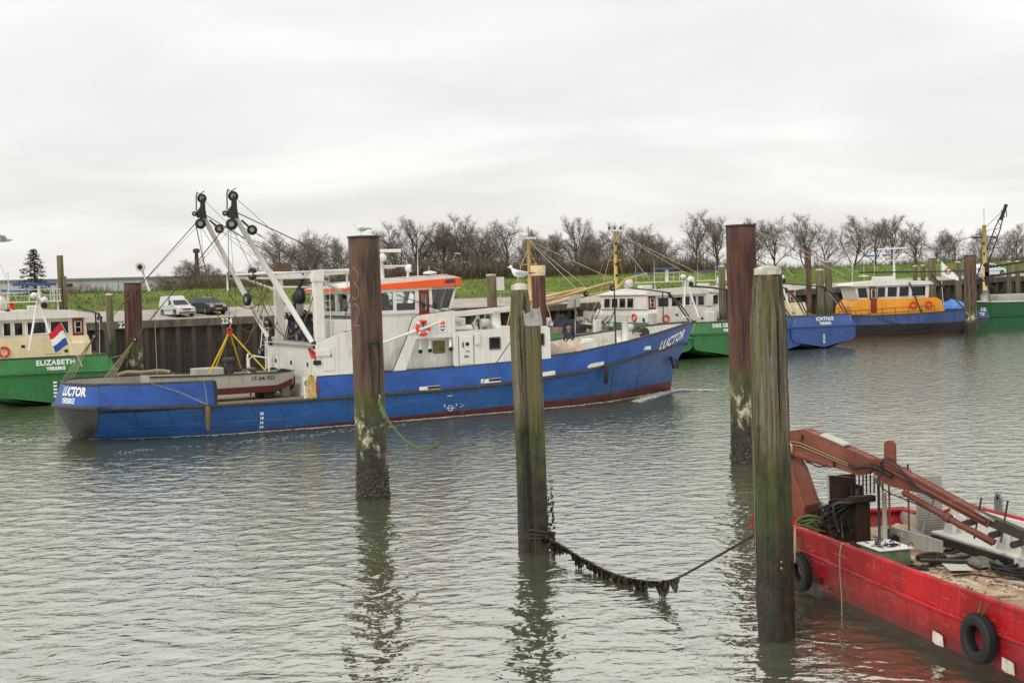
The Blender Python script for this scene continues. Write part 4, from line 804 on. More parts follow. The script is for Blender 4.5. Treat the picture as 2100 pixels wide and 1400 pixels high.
def ladder(parent, p, q, w, n, mat):
    p, q = V(p), V(q); x = Vector((w/2, 0, 0)); mb = MB(); [mb.tube([p+x*s, q+x*s], .022, 5) for s in (-1, 1)]; mb.build('ladder_stile', mat, parent)
    for i in range(n): c = p.lerp(q, (i+.5)/n); MB().tube([c-x, c+x], .016, 4).build('rung', mat, parent)
ld = MB().tube([(11.2, -3.42, 3.7), (11.2, -3.42, 3.75)], .02, 5).build('ladder', M['white'], B); ladder(ld, (11.2, -3.42, 3.7), (11.2, -3.42, 6.6), .3, 10, M['white'])
ld = MB().tube([(9.85, 2.2, 3.3), (9.85, 2.2, 3.35)], .02, 5).build('ladder', M['white'], B); ladder(ld, (9.9, 2.2, 3.4), (10.2, 2.2, 5.6), .3, 8, M['white'])
ld = MB().tube([(12.2, -3.0, 4.7), (12.2, -3.0, 4.72)], .02, 5).build('ladder', M['dark'], B); ladder(ld, (11.9, -3.1, 3.7), (12.7, -3.0, 5.9), .32, 8, M['gun'])
# derricks
def sheave(par, p, r=.21, ax=(.35, 1, 0), strop=None):
    o = MB().lathe([(r*.6, -.07), (r, -.06), (r, -.03), (r*.85, 0), (r, .03), (r, .06), (r*.6, .07)], p, ax, 16).build('block', M['black'], par); a = V(ax).normalized()*.075
    MB().lathe([(r*.45, -.08), (r*.45, .08)], p, ax, 12).build('hub', M['steel'], o)
    if strop: MB().bar(V(p), V(strop), .1, .07).build('strop', M['dark'], o)
def derrick(t, base, head, zt):
    base, head = V(base), V(head); o = MB().tube([base, base.lerp(head, .5), head], [.105, .135, .11], 12).build('derrick', M['white'], B)
    up = Vector((-.1, 0, 1)); d = (head-base).normalized()
    MB().bar(base-d*.1, base+d*.35, .24, .2).build('heel_fitting', M['gun'], o)
    for s in (-.09, .09): MB().prism([(head.x-.28, head.z-.05), (head.x+.16, head.z-.12), (head.x+.1, head.z+.35), (head.x+.1, head.z+.75), (head.x-.06, head.z+.9), (head.x-.1, head.z+.45), (head.x-.3, head.z+.2)], t+s-.025, t+s+.025).build('head_plate', M['dark'], o)
    MB().tube([(head.x-.32, t-.05, head.z+.25), (head.x-.3, t-.05, head.z+.95), (head.x-.24, t-.05, head.z+1.15)], .03, 6).build('horn', M['dark'], o); MB().tube([(head.x-.26, t, head.z+1.12), (head.x-.12, t, head.z+1.05), (head.x+.12, t, head.z+1.2)], .022, 5).build('chain', M['dark'], o)
    sheave(o, (head.x-.02, t, head.z+.85), .22, strop=(head.x-.08, t, head.z+.4)); sheave(o, (head.x-.15, t-.05, head.z-.35), .25, strop=(head.x-.1, t, head.z)); sheave(o, (head.x+.75, t, head.z-.6), .22, strop=(head.x+.3, t, head.z-.18))
    sheave(o, (head.x-.4, t, head.z+.12), .12)
    return o
dn = derrick(-3.4, (10.62, -3.4, 3.5), (7.2, -3.4, 9.35), 0); df = derrick(3.0, (10.5, 3.0, 3.6), (7.45, 3.0, 9.75), 0)
mb = MB(); [mb.tube([(10.2+.1*i, -3.75, 3.55-.1*i), (10.3+.1*i, -3.8, 3.1-.05*i)], .07, 6) for i in range(3)]; mb.build('shackles', M['redfit'], dn); MB().box(10.35, 10.65, -3.98, -3.7, 2.78, 2.98).build('shackle_block', M['black'], dn, .03)
# standing and running rigging
RG = [((7.05, -3.4, 9.2), (2.9, -2.9, 4.25), .022), ((7.25, 3.0, 9.6), (2.2, 2.75, 4.3), .022), ((7.2, -3.4, 10.2), (10.8, -3.4, 6.95), .011), ((7.3, -3.4, 9.5), (14.4, -.1, 6.8), .024), ((7.5, 3, 10.55), (11.1, 3.3, 6.95), .011), ((7.5, 3, 9.85), (12.6, .5, 6.2), .022),
      ((7.95, -3.4, 8.75), (10.9, -3.3, 6.6), .01), ((8.2, 3., 9.1), (11.1, 3.2, 6.6), .01), ((7.95, -3.4, 8.7), (12.8, -1, 6.1), .01), ((8.2, 3., 9.1), (12.6, .5, 6.1), .01), ((7.05, -3.4, 8.9), (9.3, -3.3, 3.9), .012), ((7.3, 3., 9.3), (10.3, 2.9, 4.2), .012), ((9.9, 3.0, 4.6), (10.4, 2.8, 6.6), .014), ((13.6, -2.7, 6.2), (17.4, -3.3, 4.75), .02)]
RG += [((7.2, -3.4, 9.3), (11.0, 3.2, 6.9), .009), ((7.4, 3., 9.7), (10.8, -3.3, 6.9), .009), ((7.25, -3.4, 9.0), (14.4, .1, 6.4), .009), ((7.5, 3, 9.4), (14.4, .2, 6.6), .009), ((7.1, -3.4, 8.9), (2.9, -2.9, 4.4), .008), ((7.3, 3, 9.4), (2.2, 2.75, 4.5), .008), ((7.0, -3.4, 8.9), (7.3, -2.9, 2.6), .008), ((7.3, 3, 9.2), (7.7, 2.6, 1.4), .008), ((10.9, -3.4, 6.9), (15.2, 0, 7.3), .009), ((11.1, 3.4, 6.9), (15.2, 0, 7.3), .009)]
for a, b, r in RG: wire('wire', [a, b], r, M['wire'], B)
for a, b in (((2.9, -2.9, 4.25), (1.65, -2.75, 2.5)), ((2.2, 2.75, 4.3), (.95, 2.55, 2.5))):
    for k in (-.12, -.04, .05, .13): wire('tackle_rope', [V(a)+Vector((0, k*.3, 0)), V(b)+Vector((k*1.7, 0, 0))], .018, M['ropew'], B)
    sheave(B, a, .12)
mb = MB(); [mb.torus(V((15.9, -3.1, 5.35)).lerp(V((17.4, -3.3, 4.78)), i/13), ((0, 1, 0), (0, 0, 1))[i % 2], .06, .017, 8, 4) for i in range(14)]; mb.build('chain', M['dark'], B)
for a, b, dr in (((7.1, 3.0, 9.3), (10.3, 3.2, 6.5), 4.4), ((7.9, -3.4, 6.9), (10.8, -3.3, 6.4), 2.6), ((8.5, 3.2, 6.2), (10.4, 2.6, 6.2), .9), ((9.5, 3.2, 5.8), (10.4, 1.5, 4.6), .8), ((7.6, -1.2, 5.1), (10.4, 2.8, 6.3), 1.4)):
    MB().tube(sag(a, b, dr), .025, 6).build('slack_rope', M['roper'], B)
wire('vertical_line', [(4.9, 2.6, 6.2), (4.9, 2.6, 2.4)], .012, M['wirel'], B)
# block, drums and nets between the gantry legs
for p, r, ax in (((9.6, 2.6, 6.95), .3, (1, .3, 0)), ((9.3, 2.6, 5.75), .3, (1, .3, 0)), ((10.85, -1.6, 6.95), .24, (1, .3, .2)), ((10.9, -.6, 5.9), .36, (1, .2, 0)), ((10.9, .1, 5.2), .3, (.3, 1, 0)), ((10.2, 2.3, 4.6), .24, (1, .3, 0)), ((10.0, -2.8, 4.5), .2, (1, .3, 0)), ((9.9, 2.7, 3.2), .26, (1, .2, 0)), ((8.8, 3.2, 6.9), .14, (0, 0, 1))): sheave(B, p, r, ax)
pb = MB().ball((10.9, -.4, 5.75), .32, .38, .36).build('power_block', M['black'], B); MB().bar((10.9, -.4, 6.1), (10.9, -1.4, 6.9), .14).build('hanger', M['dark'], pb); MB().bar((10.9, -.5, 5.5), (10.9, -.5, 4.9), .3, .2).build('motor', M['steel'], pb); MB().bar((10.9, -.05, 5.6), (10.95, .1, 5.0), .22, .2).build('grip', M['black'], pb)
g = random.Random(8); mb = MB()
for i in range(60):
    t0 = g.uniform(-2.4, 2.0); mb.tube([(11.1+g.uniform(-.1, .2), t0, 5.0+g.uniform(-.2, .2)), (11.1, t0+g.gauss(0, .12), 4.4), (11.0+g.uniform(-.2, .2), t0+g.gauss(0, .25), 3.75)], .03, 4)
nt_ = mb.build('hung_net', M['net'], B); structure(nt_, 'stuff')
MB().tube([(11.1, -2.6, 5.05), (11.1, 2.4, 5.05)], .06, 8).build('net_rail', M['steel'], B)
wn_ = MB().lathe([(.55, -.9), (.55, -.85), (.25, -.84), (.25, .84), (.55, .85), (.55, .9)], (10.0, .4, 1.95), (0, 1, 0), 18).build('winch_drum', M['dark'], B); MB().box(9.8, 10.2, -.7, -.5, 1.25, 2.1).build('winch_stand', M['grey'], wn_); MB().box(9.8, 10.2, 1.35, 1.5, 1.25, 2.1).build('winch_stand', M['grey'], wn_)
gt = MB().tube([(9.0, 1.9, 1.3), (9.0, 1.9, 3.0), (9.1, 2.1, 3.15), (9.3, 2.9, 3.1), (9.3, 2.9, 1.3)], .045, 6).build('gate_rail', M['white'], B); MB().tube([(9.0, 1.9, 2.3), (9.3, 2.9, 2.3)], .035, 6).build('cross_rail', M['white'], gt)
gt = MB().tube([(8.6, .2, 1.3), (8.6, .2, 3.0), (8.75, 0, 3.15), (9.2, -.9, 3.05), (9.2, -.9, 1.3)], .045, 6).build('gate_rail', M['white'], B); MB().tube([(8.6, .2, 2.3), (9.2, -.9, 2.3)], .035, 6).build('cross_rail', M['white'], gt)
# stowed boom and crane beam
bm = MB().tube([(13.0, -3.5, 3.4), (14.0, -3.75, 3.7), (16.35, -4.1, 4.42)], .07, 10).build('stowed_boom', M['white'], B); bm['label'] = 'white stowed boom crossing in front of the lifebuoy'
kb = MB().bar((17.35, -3.2, 4.72), (20.9, -2.6, 4.88), .2, .26).build('deck_crane_beam', M['white'], B, .03); MB().bar((17.25, -3.22, 4.6), (17.6, -3.15, 4.75), .28, .34).build('beam_head', M['white'], kb, .06); MB().lathe([(.3, 0), (.26, .85)], (19.9, -2.7, 3.95), n=12).build('crane_column', M['white'], kb)
g = random.Random(9)
for i in range(7): p = (18.6+g.uniform(0, 1.6), -2.9+g.uniform(0, .5), 3.95); MB().tube([p, (p[0]+g.uniform(-.2, .2), p[1], 4.25), (p[0]+g.uniform(-.1, .4), p[1]+.1, 4.6)], .04+.03*g.random(), 7).build('hydraulic_pipe', M['white' if i % 2 else 'gun'], kb)
MB().lathe([(.18, -.2), (.22, -.18), (.22, .18), (.18, .2)], (19.2, -3.0, 4.25), (1, 0, 0), 12).build('crane_motor', M['grey'], kb)
o = MB().box(17.3, 18.35, -3.5, -2.7, 4.0, 4.14).build('hatch_tray', M['white'], B, .03)
for i, (s, t) in enumerate(((18.0, -1.2), (18.8, .3), (19.6, 1.4), (20.8, .6))): MB().box(s, s+.7, t, t+.9, 3.97, 4.2+.12*(i % 3)).build('deck_box', M['grey' if i % 2 else 'white'], B, .03)
cw = MB().tube([(21.6, -2.6, 3.95), (21.6, -2.6, 4.25), (21.7, -2.65, 4.42), (21.95, -2.75, 4.45), (22.15, -2.8, 4.3), (22.2, -2.85, 3.95)], .17, 12).build('cowl_vent', M['white'], B)
MB().tube([(17.6, -1.4, 4.0), (17.6, -1.4, 6.3)], [.05, .03], 6).build('light_pole', M['spar'], B)
# freeing ports, markings, fenders
for s0, s1, z in ((15.3, 16.35, 1.4), (18.45, 19.5, 1.56), (21.5, 22.5, 1.67), (24.4, 25.45, 1.93)):
    zz = lambda s: z+(s-s0)*.07 if s0 > 20 else z+.02*(s-s0); N_ = 6
    a = [hull_pt(s, zz(s)-.1) for s in np.linspace(s0, s1, N_)]; b = [hull_pt(s, zz(s)+.1) for s in np.linspace(s0, s1, N_)]
    o = MB().grid([a, b], False).build('freeing_port', M['buoyw'], B)
    if s0 < 20: c = [(p[0], p[1]-.006, p[2]+.06) for p in a[2:]]; d = [(p[0], p[1]-.006, p[2]-.02) for p in b[2:]]; MB().grid([c, d], False).build('opening', M['dark'], o)
text('LUCTOR', .66, M['letter'], B, lambda x, y: hull_pt(31.0+x*.92, 2.83+y+.2*x, off=.02), 'bow_name', shear=.35, bold=.03, spacing=1.12)
def on_tr(x, y, zc): t = -x; w = 3.05; zz = zc+y; c = -.05+.35*(zz-1.47)/.93; return (1.3-(1.3-c)*(1-(t/w)**2)-.015, t, zz)
text('LUCTOR', .5, M['letter'], B, lambda x, y: on_tr(x*.85+1.6, y, 2.12), 'stern_name', shear=.15, bold=.02)
text('YERSEKE', .3, M['letter'], B, lambda x, y: on_tr(x*.85+1.4, y, 1.74), 'stern_port', bold=.008)
for i, n_ in enumerate(('20', '18', '16', '14')): text(n_, .17, M['letter'], B, lambda x, y, i=i: hull_pt(7.93+x, .82-.2*i+y, off=.02), 'draught_mark', bold=.006)
MB().tube([hull_pt(16.85+.13*math.cos(a), .42+.13*math.sin(a), off=.012) for a in [2*math.pi*i/18 for i in range(18)]], .012, 4, closed=True).build('load_line_ring', M['letter'], B)
MB().tube([hull_pt(16.62, .42), hull_pt(17.08, .42)], .013, 4).build('load_line', M['letter'], B)
text('S', .16, M['letter'], B, lambda x, y: hull_pt(16.55+x, .55+y, off=.02), 'load_line_letter', bold=.006); text('I', .16, M['letter'], B, lambda x, y: hull_pt(17.15+x, .55+y, off=.02), 'load_line_letter', bold=.006)
MB().tube([hull_pt(17.35, .42), hull_pt(17.6, .52), hull_pt(17.35, .58)], .012, 4).build('load_line_mark', M['letter'], B); MB().tube([hull_pt(16.7, 1.0), hull_pt(16.95, 1.0)], .016, 4).build('mark', M['letter'], B)
fd = thing('rope_fender', 'brown rope sausage fender hanging on the blue hull by the cut bulwark', 'fender', LW(5.55, -4.03, 1.0), LA)
MB().tube([(0, 0, .35), (0, 0, .3), (.0, -.02, 0), (.0, .04, -.4), (0, .1, -.68)], [.04, .1, .105, .1, .05], 10).build('sausage', M['roper'], fd); MB().tube([(0, .04, .35), (-.05, .1, 1.1), (-.1, .14, 1.42)], .014, 5).build('lanyard', M['ropew'], fd)
wire('lashing', [(3.3, -3.5, 2.42), (4.4, -3.95, 2.0), (5.5, -4.02, 1.42)], .018, M['ropew'], fd).matrix_parent_inverse = (Matrix.Translation(LW(5.55, -4.03, 1.0)) @ Matrix.Rotation(LA, 4, 'Z')).inverted() @ (Matrix.Translation(LO) @ Matrix.Rotation(LA, 4, 'Z'))
fd = thing('rubber_fender', 'black rubber fender hanging on the blue hull near the bow', 'fender', LW(25.5, -3.72, 1.45), LA)
MB().tube([(0, -.02, .4), (0, -.02, .36), (0, 0, 0), (0, .1, -.42), (0, .1, -.46)], [.05, .11, .115, .11, .06], 10).build('cylinder', M['black'], fd); MB().tube([(0, 0, .4), (0, -.06, 1.3)], .014, 5).build('lanyard', M['dark'], fd)
# anchor in its pocket at the stem
an = thing('anchor', 'dark anchor stowed flat against the bow of the blue boat', 'anchor', LW(31.5, -.62, 1.5), LA)
MB().tube([(0, 0, .5), (.25, .0, -.2)], .05, 6).build('shank', M['dark'], an); MB().bar((.05, -.1, -.15), (.5, .1, -.2), .12).build('crown', M['dark'], an); [MB().bar((.1+.32*i, -.12, -.2), (-.1+.32*i, -.08, .3), .1, .05).build('fluke', M['dark'], an) for i in range(2)]
# foredeck
fd_z = lambda s: I(s, _zg)-.62
MB().tube([(27.8, -1, fd_z(27.8)), (27.8, -1, 6.0)], [.05, .03], 6).build('light_pole', M['dark'], B)
for s, t, r, z1, m_ in ((28.4, -1, .17, 4.25, 'white'), (29.6, -.4, .24, 3.3, 'white'), (29.3, 1.0, .2, 3.4, 'white')): MB().lathe([(r*1.3, fd_z(s)), (r*1.3, fd_z(s)+.06), (r, fd_z(s)+.08), (r, z1-.06), (r*1.15, z1-.04), (r*1.1, z1)], (s, t, 0), n=14).build('samson_post', M[m_], B)
wd = MB().lathe([(.3, -.5), (.3, -.4), (.16, -.38), (.16, .38), (.3, .4), (.3, .5)], (29.9, -.2, fd_z(29.9)+.55), (.2, 1, 0), 14).build('windlass', M['gun'], B); MB().box(29.6, 30.2, -.6, .3, fd_z(30), fd_z(30)+.45).build('windlass_bed', M['grey'], wd, .03); MB().ball((29.7, .5, fd_z(30)+.8), .22).build('windlass_motor', M['grey'], wd)
for s, t, a, b, h in ((25.2, -1.9, 1.0, .9, .85), (26.6, -.6, .8, 1.2, .75), (24.0, .8, 1.4, 1.0, .55)):
    o = MB().prism([(0, 0), (a, 0), (a*.82, h), (.08, h)], t, t+b, lambda p, q, d: (s+p, d, fd_z(s)+q)).build('companion_hatch', M['white'], B, .03)
for i, s in enumerate((27.2, 27.8)): MB().lathe([(.13, 0), (.13, .34), (.19, .36), (.19, .42)], (s, -2.3, fd_z(s)), n=10).build('bitt', M['black'], B)
o = MB().box(26.0, 28.8, -2.8, -1.5, fd_z(26)+.25, fd_z(27)+.33).build('hatch_cover', M['white'], B, .03)
for p in ((22.9, -3.0), (23.9, -2.2)): MB().lathe([(.13, 0), (.13, .42), (.16, .43)], (p[0]+.9, p[1], fd_z(p[0])), n=8).build('vent_post', M['black'], B)
MB().tube([(33.3, 0, 3.6), (33.3, 0, 3.95), (32.6, -.6, 4.0), (31.0, -1.7, 3.95)], .03, 6).build('bow_rail', M['white'], B)
# heaped canvas on the foredeck
def heap(name, label, cat, loc, rz, w, d, h, mat, seed, n=22):
    g = random.Random(seed); ph = [g.uniform(0, 6.28) for _ in range(6)]; rows = []
    for i in range(n+1):
        u = i/n*2-1; row = []
        for j in range(n+1):
            v = j/n*2-1; r = max(abs(u), abs(v)); e_ = max(0, 1-r**2.2)**.6
            z = h*e_*(.72+.22*math.sin(3.1*u+ph[0])*math.cos(2.3*v+ph[1])+.12*math.sin(7*u+3*v+ph[2])+.07*math.sin(13*v-9*u+ph[3]))
            row.append((u*w+.05*math.sin(5*v+ph[4]), v*d+.05*math.sin(6*u+ph[5]), max(0, z)))
        rows.append(row)
    o = MB().grid(rows).build(name, mat, None); o.location = loc; o.rotation_euler.z = rz; return tag(o, label, cat)
heap('canvas_heap', 'crumpled pinkish canvas heaped on the foredeck of the blue boat', 'tarpaulin', LW(23.7, -2.6, 2.0), LA, 1.2, .85, 1.45, M['canvas'], 5)
tag(MB().tube(smooth_pts([(0, 0, 0), (.5, .1, .1), (1.1, -.05, .06), (1.9, .1, .08), (2.4, 0, 0)], 4), .09, 8).build('rope_roll', M['ropew'], None, loc=LW(3.2, 3.1, 2.45)), 'thick pale rope roll lying along the far stern bulwark', 'rope').rotation_euler.z = LA
o = MB(); g = random.Random(2)
for i in range(5): o.torus((g.uniform(-.2, .2), g.uniform(-.2, .2), .03+.05*i), (g.gauss(0, .15), g.gauss(0, .15), 1), .35+.05*(i % 2), .03, 20, 6)
o = o.build('coiled_rope', M['roper']); o.location = LW(2.0, -1.6, 2.0); tag(o, 'coil of brown rope on the stern platform of the blue boat', 'rope')
MB().box(1.3, 3.0, -2.7, 2.7, 1.3, 1.98).build('stern_platform', M['grey'], B, .03); MB().box(3.2, 3.9, -3.4, -2.6, 1.25, 2.2).build('stern_bollard_box', M['grey'], B, .03)
# ------------------------------------------------------------------ aluminium workboat on the aft deck, with slings
wbo = thing('workboat', 'flat grey aluminium workboat with red bottom carried on the aft deck', 'boat', LW(3.7, -1.5, 1.55), LA)
def wbsec(s, w, zb, zt): return [(s, -w*.1, zb), (s, 0, zb+.3), (s, 0, zt), (s, .06, zt), (s, 1.9-.06, zt), (s, 1.9, zt), (s, 1.9, zb+.3), (s, 1.9+w*.1, zb)]
rows = []
for s, zb, zt in ((0, .25, 1.0), (.5, .05, .96), (2.5, 0, .9), (4.5, 0, .87), (5.7, .0, .86), (6.45, .28, .9)): rows.append([(s, .12, zb), (s, .0, zb+.3), (s, -.04, zt), (s, .04, zt), (s, .06, zb+.35), (s, 1.84, zb+.35), (s, 1.86, zt), (s, 1.94, zt), (s, 1.9, zb+.3), (s, 1.78, zb)])
MB().loft(rows, False).build('hull', M['alu'], wbo)
q = N('scuffed_red_bottom'); M['bottomred'] = q.fin(q.mix(q.ramp(q.noise((.6, 1, 3), 2.5, 6, .7), .42, .6), lin('#7a2a1e'), lin('#4a4038')), .7)
MB().grid([[(s, .105, zb+.005) for s, zb in ((.5, .05), (2.5, 0), (4.5, 0), (5.7, .0), (6.4, .27))], [(s, -.012, zb+.3) for s, zb in ((.5, .05), (2.5, 0), (4.5, 0), (5.7, 0), (6.4, .27))]], False).build('painted_bottom', M['bottomred'], wbo)
MB().tube([(0, -.06, 1.0), (2.5, -.06, .91), (5.7, -.06, .87), (6.45, -.02, .9), (6.45, 1.9, .9)], .035, 6).build('gunwale', M['gun'], wbo)
text('17-04-YD', .24, M['black_letter'], wbo, lambda x, y: (5.0+x*1.15, -.045, .64+y), 'registration', bold=.004)
MB().box(2.1, 3.4, .5, 1.4, .4, 1.2).build('console_box', M['alu'], wbo, .03); e_ = MB().box(3.5, 3.85, .5, .9, .5, 1.45).build('engine', M['gun'], wbo, .08); MB().box(3.45, 3.95, .45, .95, 1.4, 1.62).build('engine_head', M['gun'], e_, .07); MB().tube([(3.9, .8, 1.0), (4.5, .9, 1.05), (4.9, .7, .9)], .06, 6).build('hose', M['dark'], wbo)
MB().bar((4.2, 1.0, 1.0), (4.9, 1.2, 1.05), .5, .08).build('plank', M['deck'], wbo)
ck = MB().box(5.1, 5.6, .2, 1.7, -.28, .0).build('chock', M['black'], wbo); MB().box(.9, 1.4, .2, 1.7, -.28, .05).build('chock', M['black'], wbo)
sl = thing('lifting_slings', 'four yellow lifting slings hanging from a red shackle above the aluminium workboat', 'sling', LW(7.45, -.9, 2.4), LA)
for x, y in ((-1.15, -.5), (-.55, .9), (.75, 1.0), (1.45, -.45)): MB().bar((x*.06, y*.06, 1.85), (x, y, .12), .06, .025, (0, 1, 0)).build('strap', M['sling'], sl)
MB().torus((0, 0, 2.0), (.3, 1, 0), .1, .045, 14, 6).build('shackle', M['redfit'], sl); MB().bar((-.12, 0, 1.86), (.12, 0, 1.86), .1, .16).build('shackle_block', M['redfit'], sl)
MB().tube([(0, 0, 2.12), (.07, 0, 2.22), (.04, 0, 2.36), (-.05, 0, 2.32)], .03, 6).build('hook', M['steel'], sl); MB().tube([(0, 0, 2.36), (-.3, -1.6, 6.4)], .014, 5).build('hoist_wire', M['wire'], sl)
# ------------------------------------------------------------------ cutters moored bow to the quay (local x = metres from the transom)
CA = R(117.5)
def cutter_hull(t, hullm, upm, L=23., zs=1.85, zr=2.75, hw=3.5):
    S = [0, 1.5, 3, 6, 10, 14, 17, 19.5, 21.3, 22.4, L]; W_ = [1, 1, 1, 1, 1, .98, .88, .65, .4, .2, .0]; sh = [0, 0, -.05, -.1, -.1, 0, .2, .45, .7, .85, 1.]
    bot = [.14, -.15, -.5] + [-.8]*8; mb = MB(); up = MB(); inn = MB(); cap = MB()
    for sd in (-1, 1):
        lv = [[(s, sd*hw*w, zs+h*.8) for s, w, h in zip(S, W_, sh)], [(s, sd*hw*.985*w, 1.0+h*.4) for s, w, h in zip(S, W_, sh)], [(s-.02*s*(s > 15), sd*hw*w*(.88 if s < 14 else .75), .66-.06*min(s, 6)) for s, w in zip(S, W_)], [(s-.04*s*(s > 15), sd*hw*w*.3, b) for s, w, b in zip(S, W_, bot)], [(s-.05*s*(s > 15), 0, b) for s, b in zip(S, bot)]]
        mb.grid(lv if sd < 0 else lv[::-1], True)
        a = [(s, sd*hw*w, zs+h*.8) for s, w, h in zip(S, W_, sh)]; b = [(s, sd*(hw-.4*(1-min(1, s/9)))*w, zr+h) for s, w, h in zip(S, W_, sh)]; c = [(s, sd*max(0, (hw-.4*(1-min(1, s/9))-.1)*w), zr+h) for s, w, h in zip(S, W_, sh)]; d = [(p[0], p[1], 1.9) for p in c]
        up.grid([a, b], True); inn.grid([c, d], True); cap.tube([(p[0], p[1]-sd*.05, p[2]) for p in b], .06, 6)
        MB().tube([(p[0], p[1], p[2]) for p in a], .07, 6).build('rubbing_strake', hullm, t)
    tr = [(-hw, zs), (-hw*.985, 1.0), (-hw*.95, .8), (-hw*.88, .66), (0, .14), (hw*.88, .66), (hw*.95, .8), (hw*.985, 1.0), (hw, zs)]
    mb.add([(0, y, z) for y, z in tr], [tuple(range(9))])
    up.add([(0, -hw, zs), (0, hw, zs), (.12, hw-.4, zr), (.12, -hw+.4, zr)], [(0, 1, 2, 3)]); inn.add([(.22, -hw+.5, zr), (.22, hw-.5, zr), (.22, hw-.5, 1.9), (.22, -hw+.5, 1.9)], [(0, 1, 2, 3)]); cap.tube([(.15, -hw+.42, zr), (.15, hw-.42, zr)], .06, 6)
    MB().tube([(-.03, -hw, zs), (-.03, hw, zs)], .07, 6).build('transom_strake', hullm, t); MB().tube([(-.02, y, z) for y, z in tr], .03, 5).build('transom_edge', upm, t)
    h = mb.build('hull', hullm, t); b = up.build('bulwark', upm, t); inn.build('bulwark_lining', M['grey'], b); cap.build('cap_rail', M['gun'], b)
    MB().grid([[(s, -hw*w*.95, 1.9) for s, w in zip(S, W_)], [(s, hw*w*.95, 1.9) for s, w in zip(S, W_)]], False).build('deck', M['deck'], t)
    r = MB().box(.5, 1.1, -.06, .06, -.8, .5).build('rudder', M['blackhull'], t)
    return b
def name_on(t, lines, off=0.):
    for txt, size, z in lines: text(txt, size, M['letter'], t, lambda x, y, z=z: (.13*(z+y-1.85)/.9-.03, -x+off, z+y), 'stern_name', bold=.013, spacing=1.1)
def railing(par, pts, h, mat, n, mid=True, r=.025):
    pts = [V(p) for p in pts]
    MB().tube([p+Z*h for p in pts], r, 5).build('rail', mat, par)
    if mid: MB().tube([p+Z*h*.5 for p in pts], r*.8, 5).build('rail', mat, par)
    for i in range(n+1):
        u = i/n*(len(pts)-1); k = min(int(u), len(pts)-2); p = pts[k].lerp(pts[k+1], u-k); MB().tube([p, p+Z*h], r, 5).build('stanchion', mat, par)
def pane_on(par, o, ux, a, b, z0, z1, slant=0., frame_='white', g='glassdark'):
    """framed window on a wall through o along ux"""
    o, ux = V(o), V(ux).normalized(); nn = ux.cross(Z)
    P = [o+ux*a+Z*z0, o+ux*b+Z*z0, o+ux*(b+slant)+Z*z1, o+ux*(a+slant)+Z*z1]
    f = MB().tube([p+nn*.02 for p in P], .04, 5, closed=True).build('window', M[frame_], par); MB().add([p+nn*.015 for p in P], [(0, 1, 2, 3)]).build('pane', M[g], f); return f
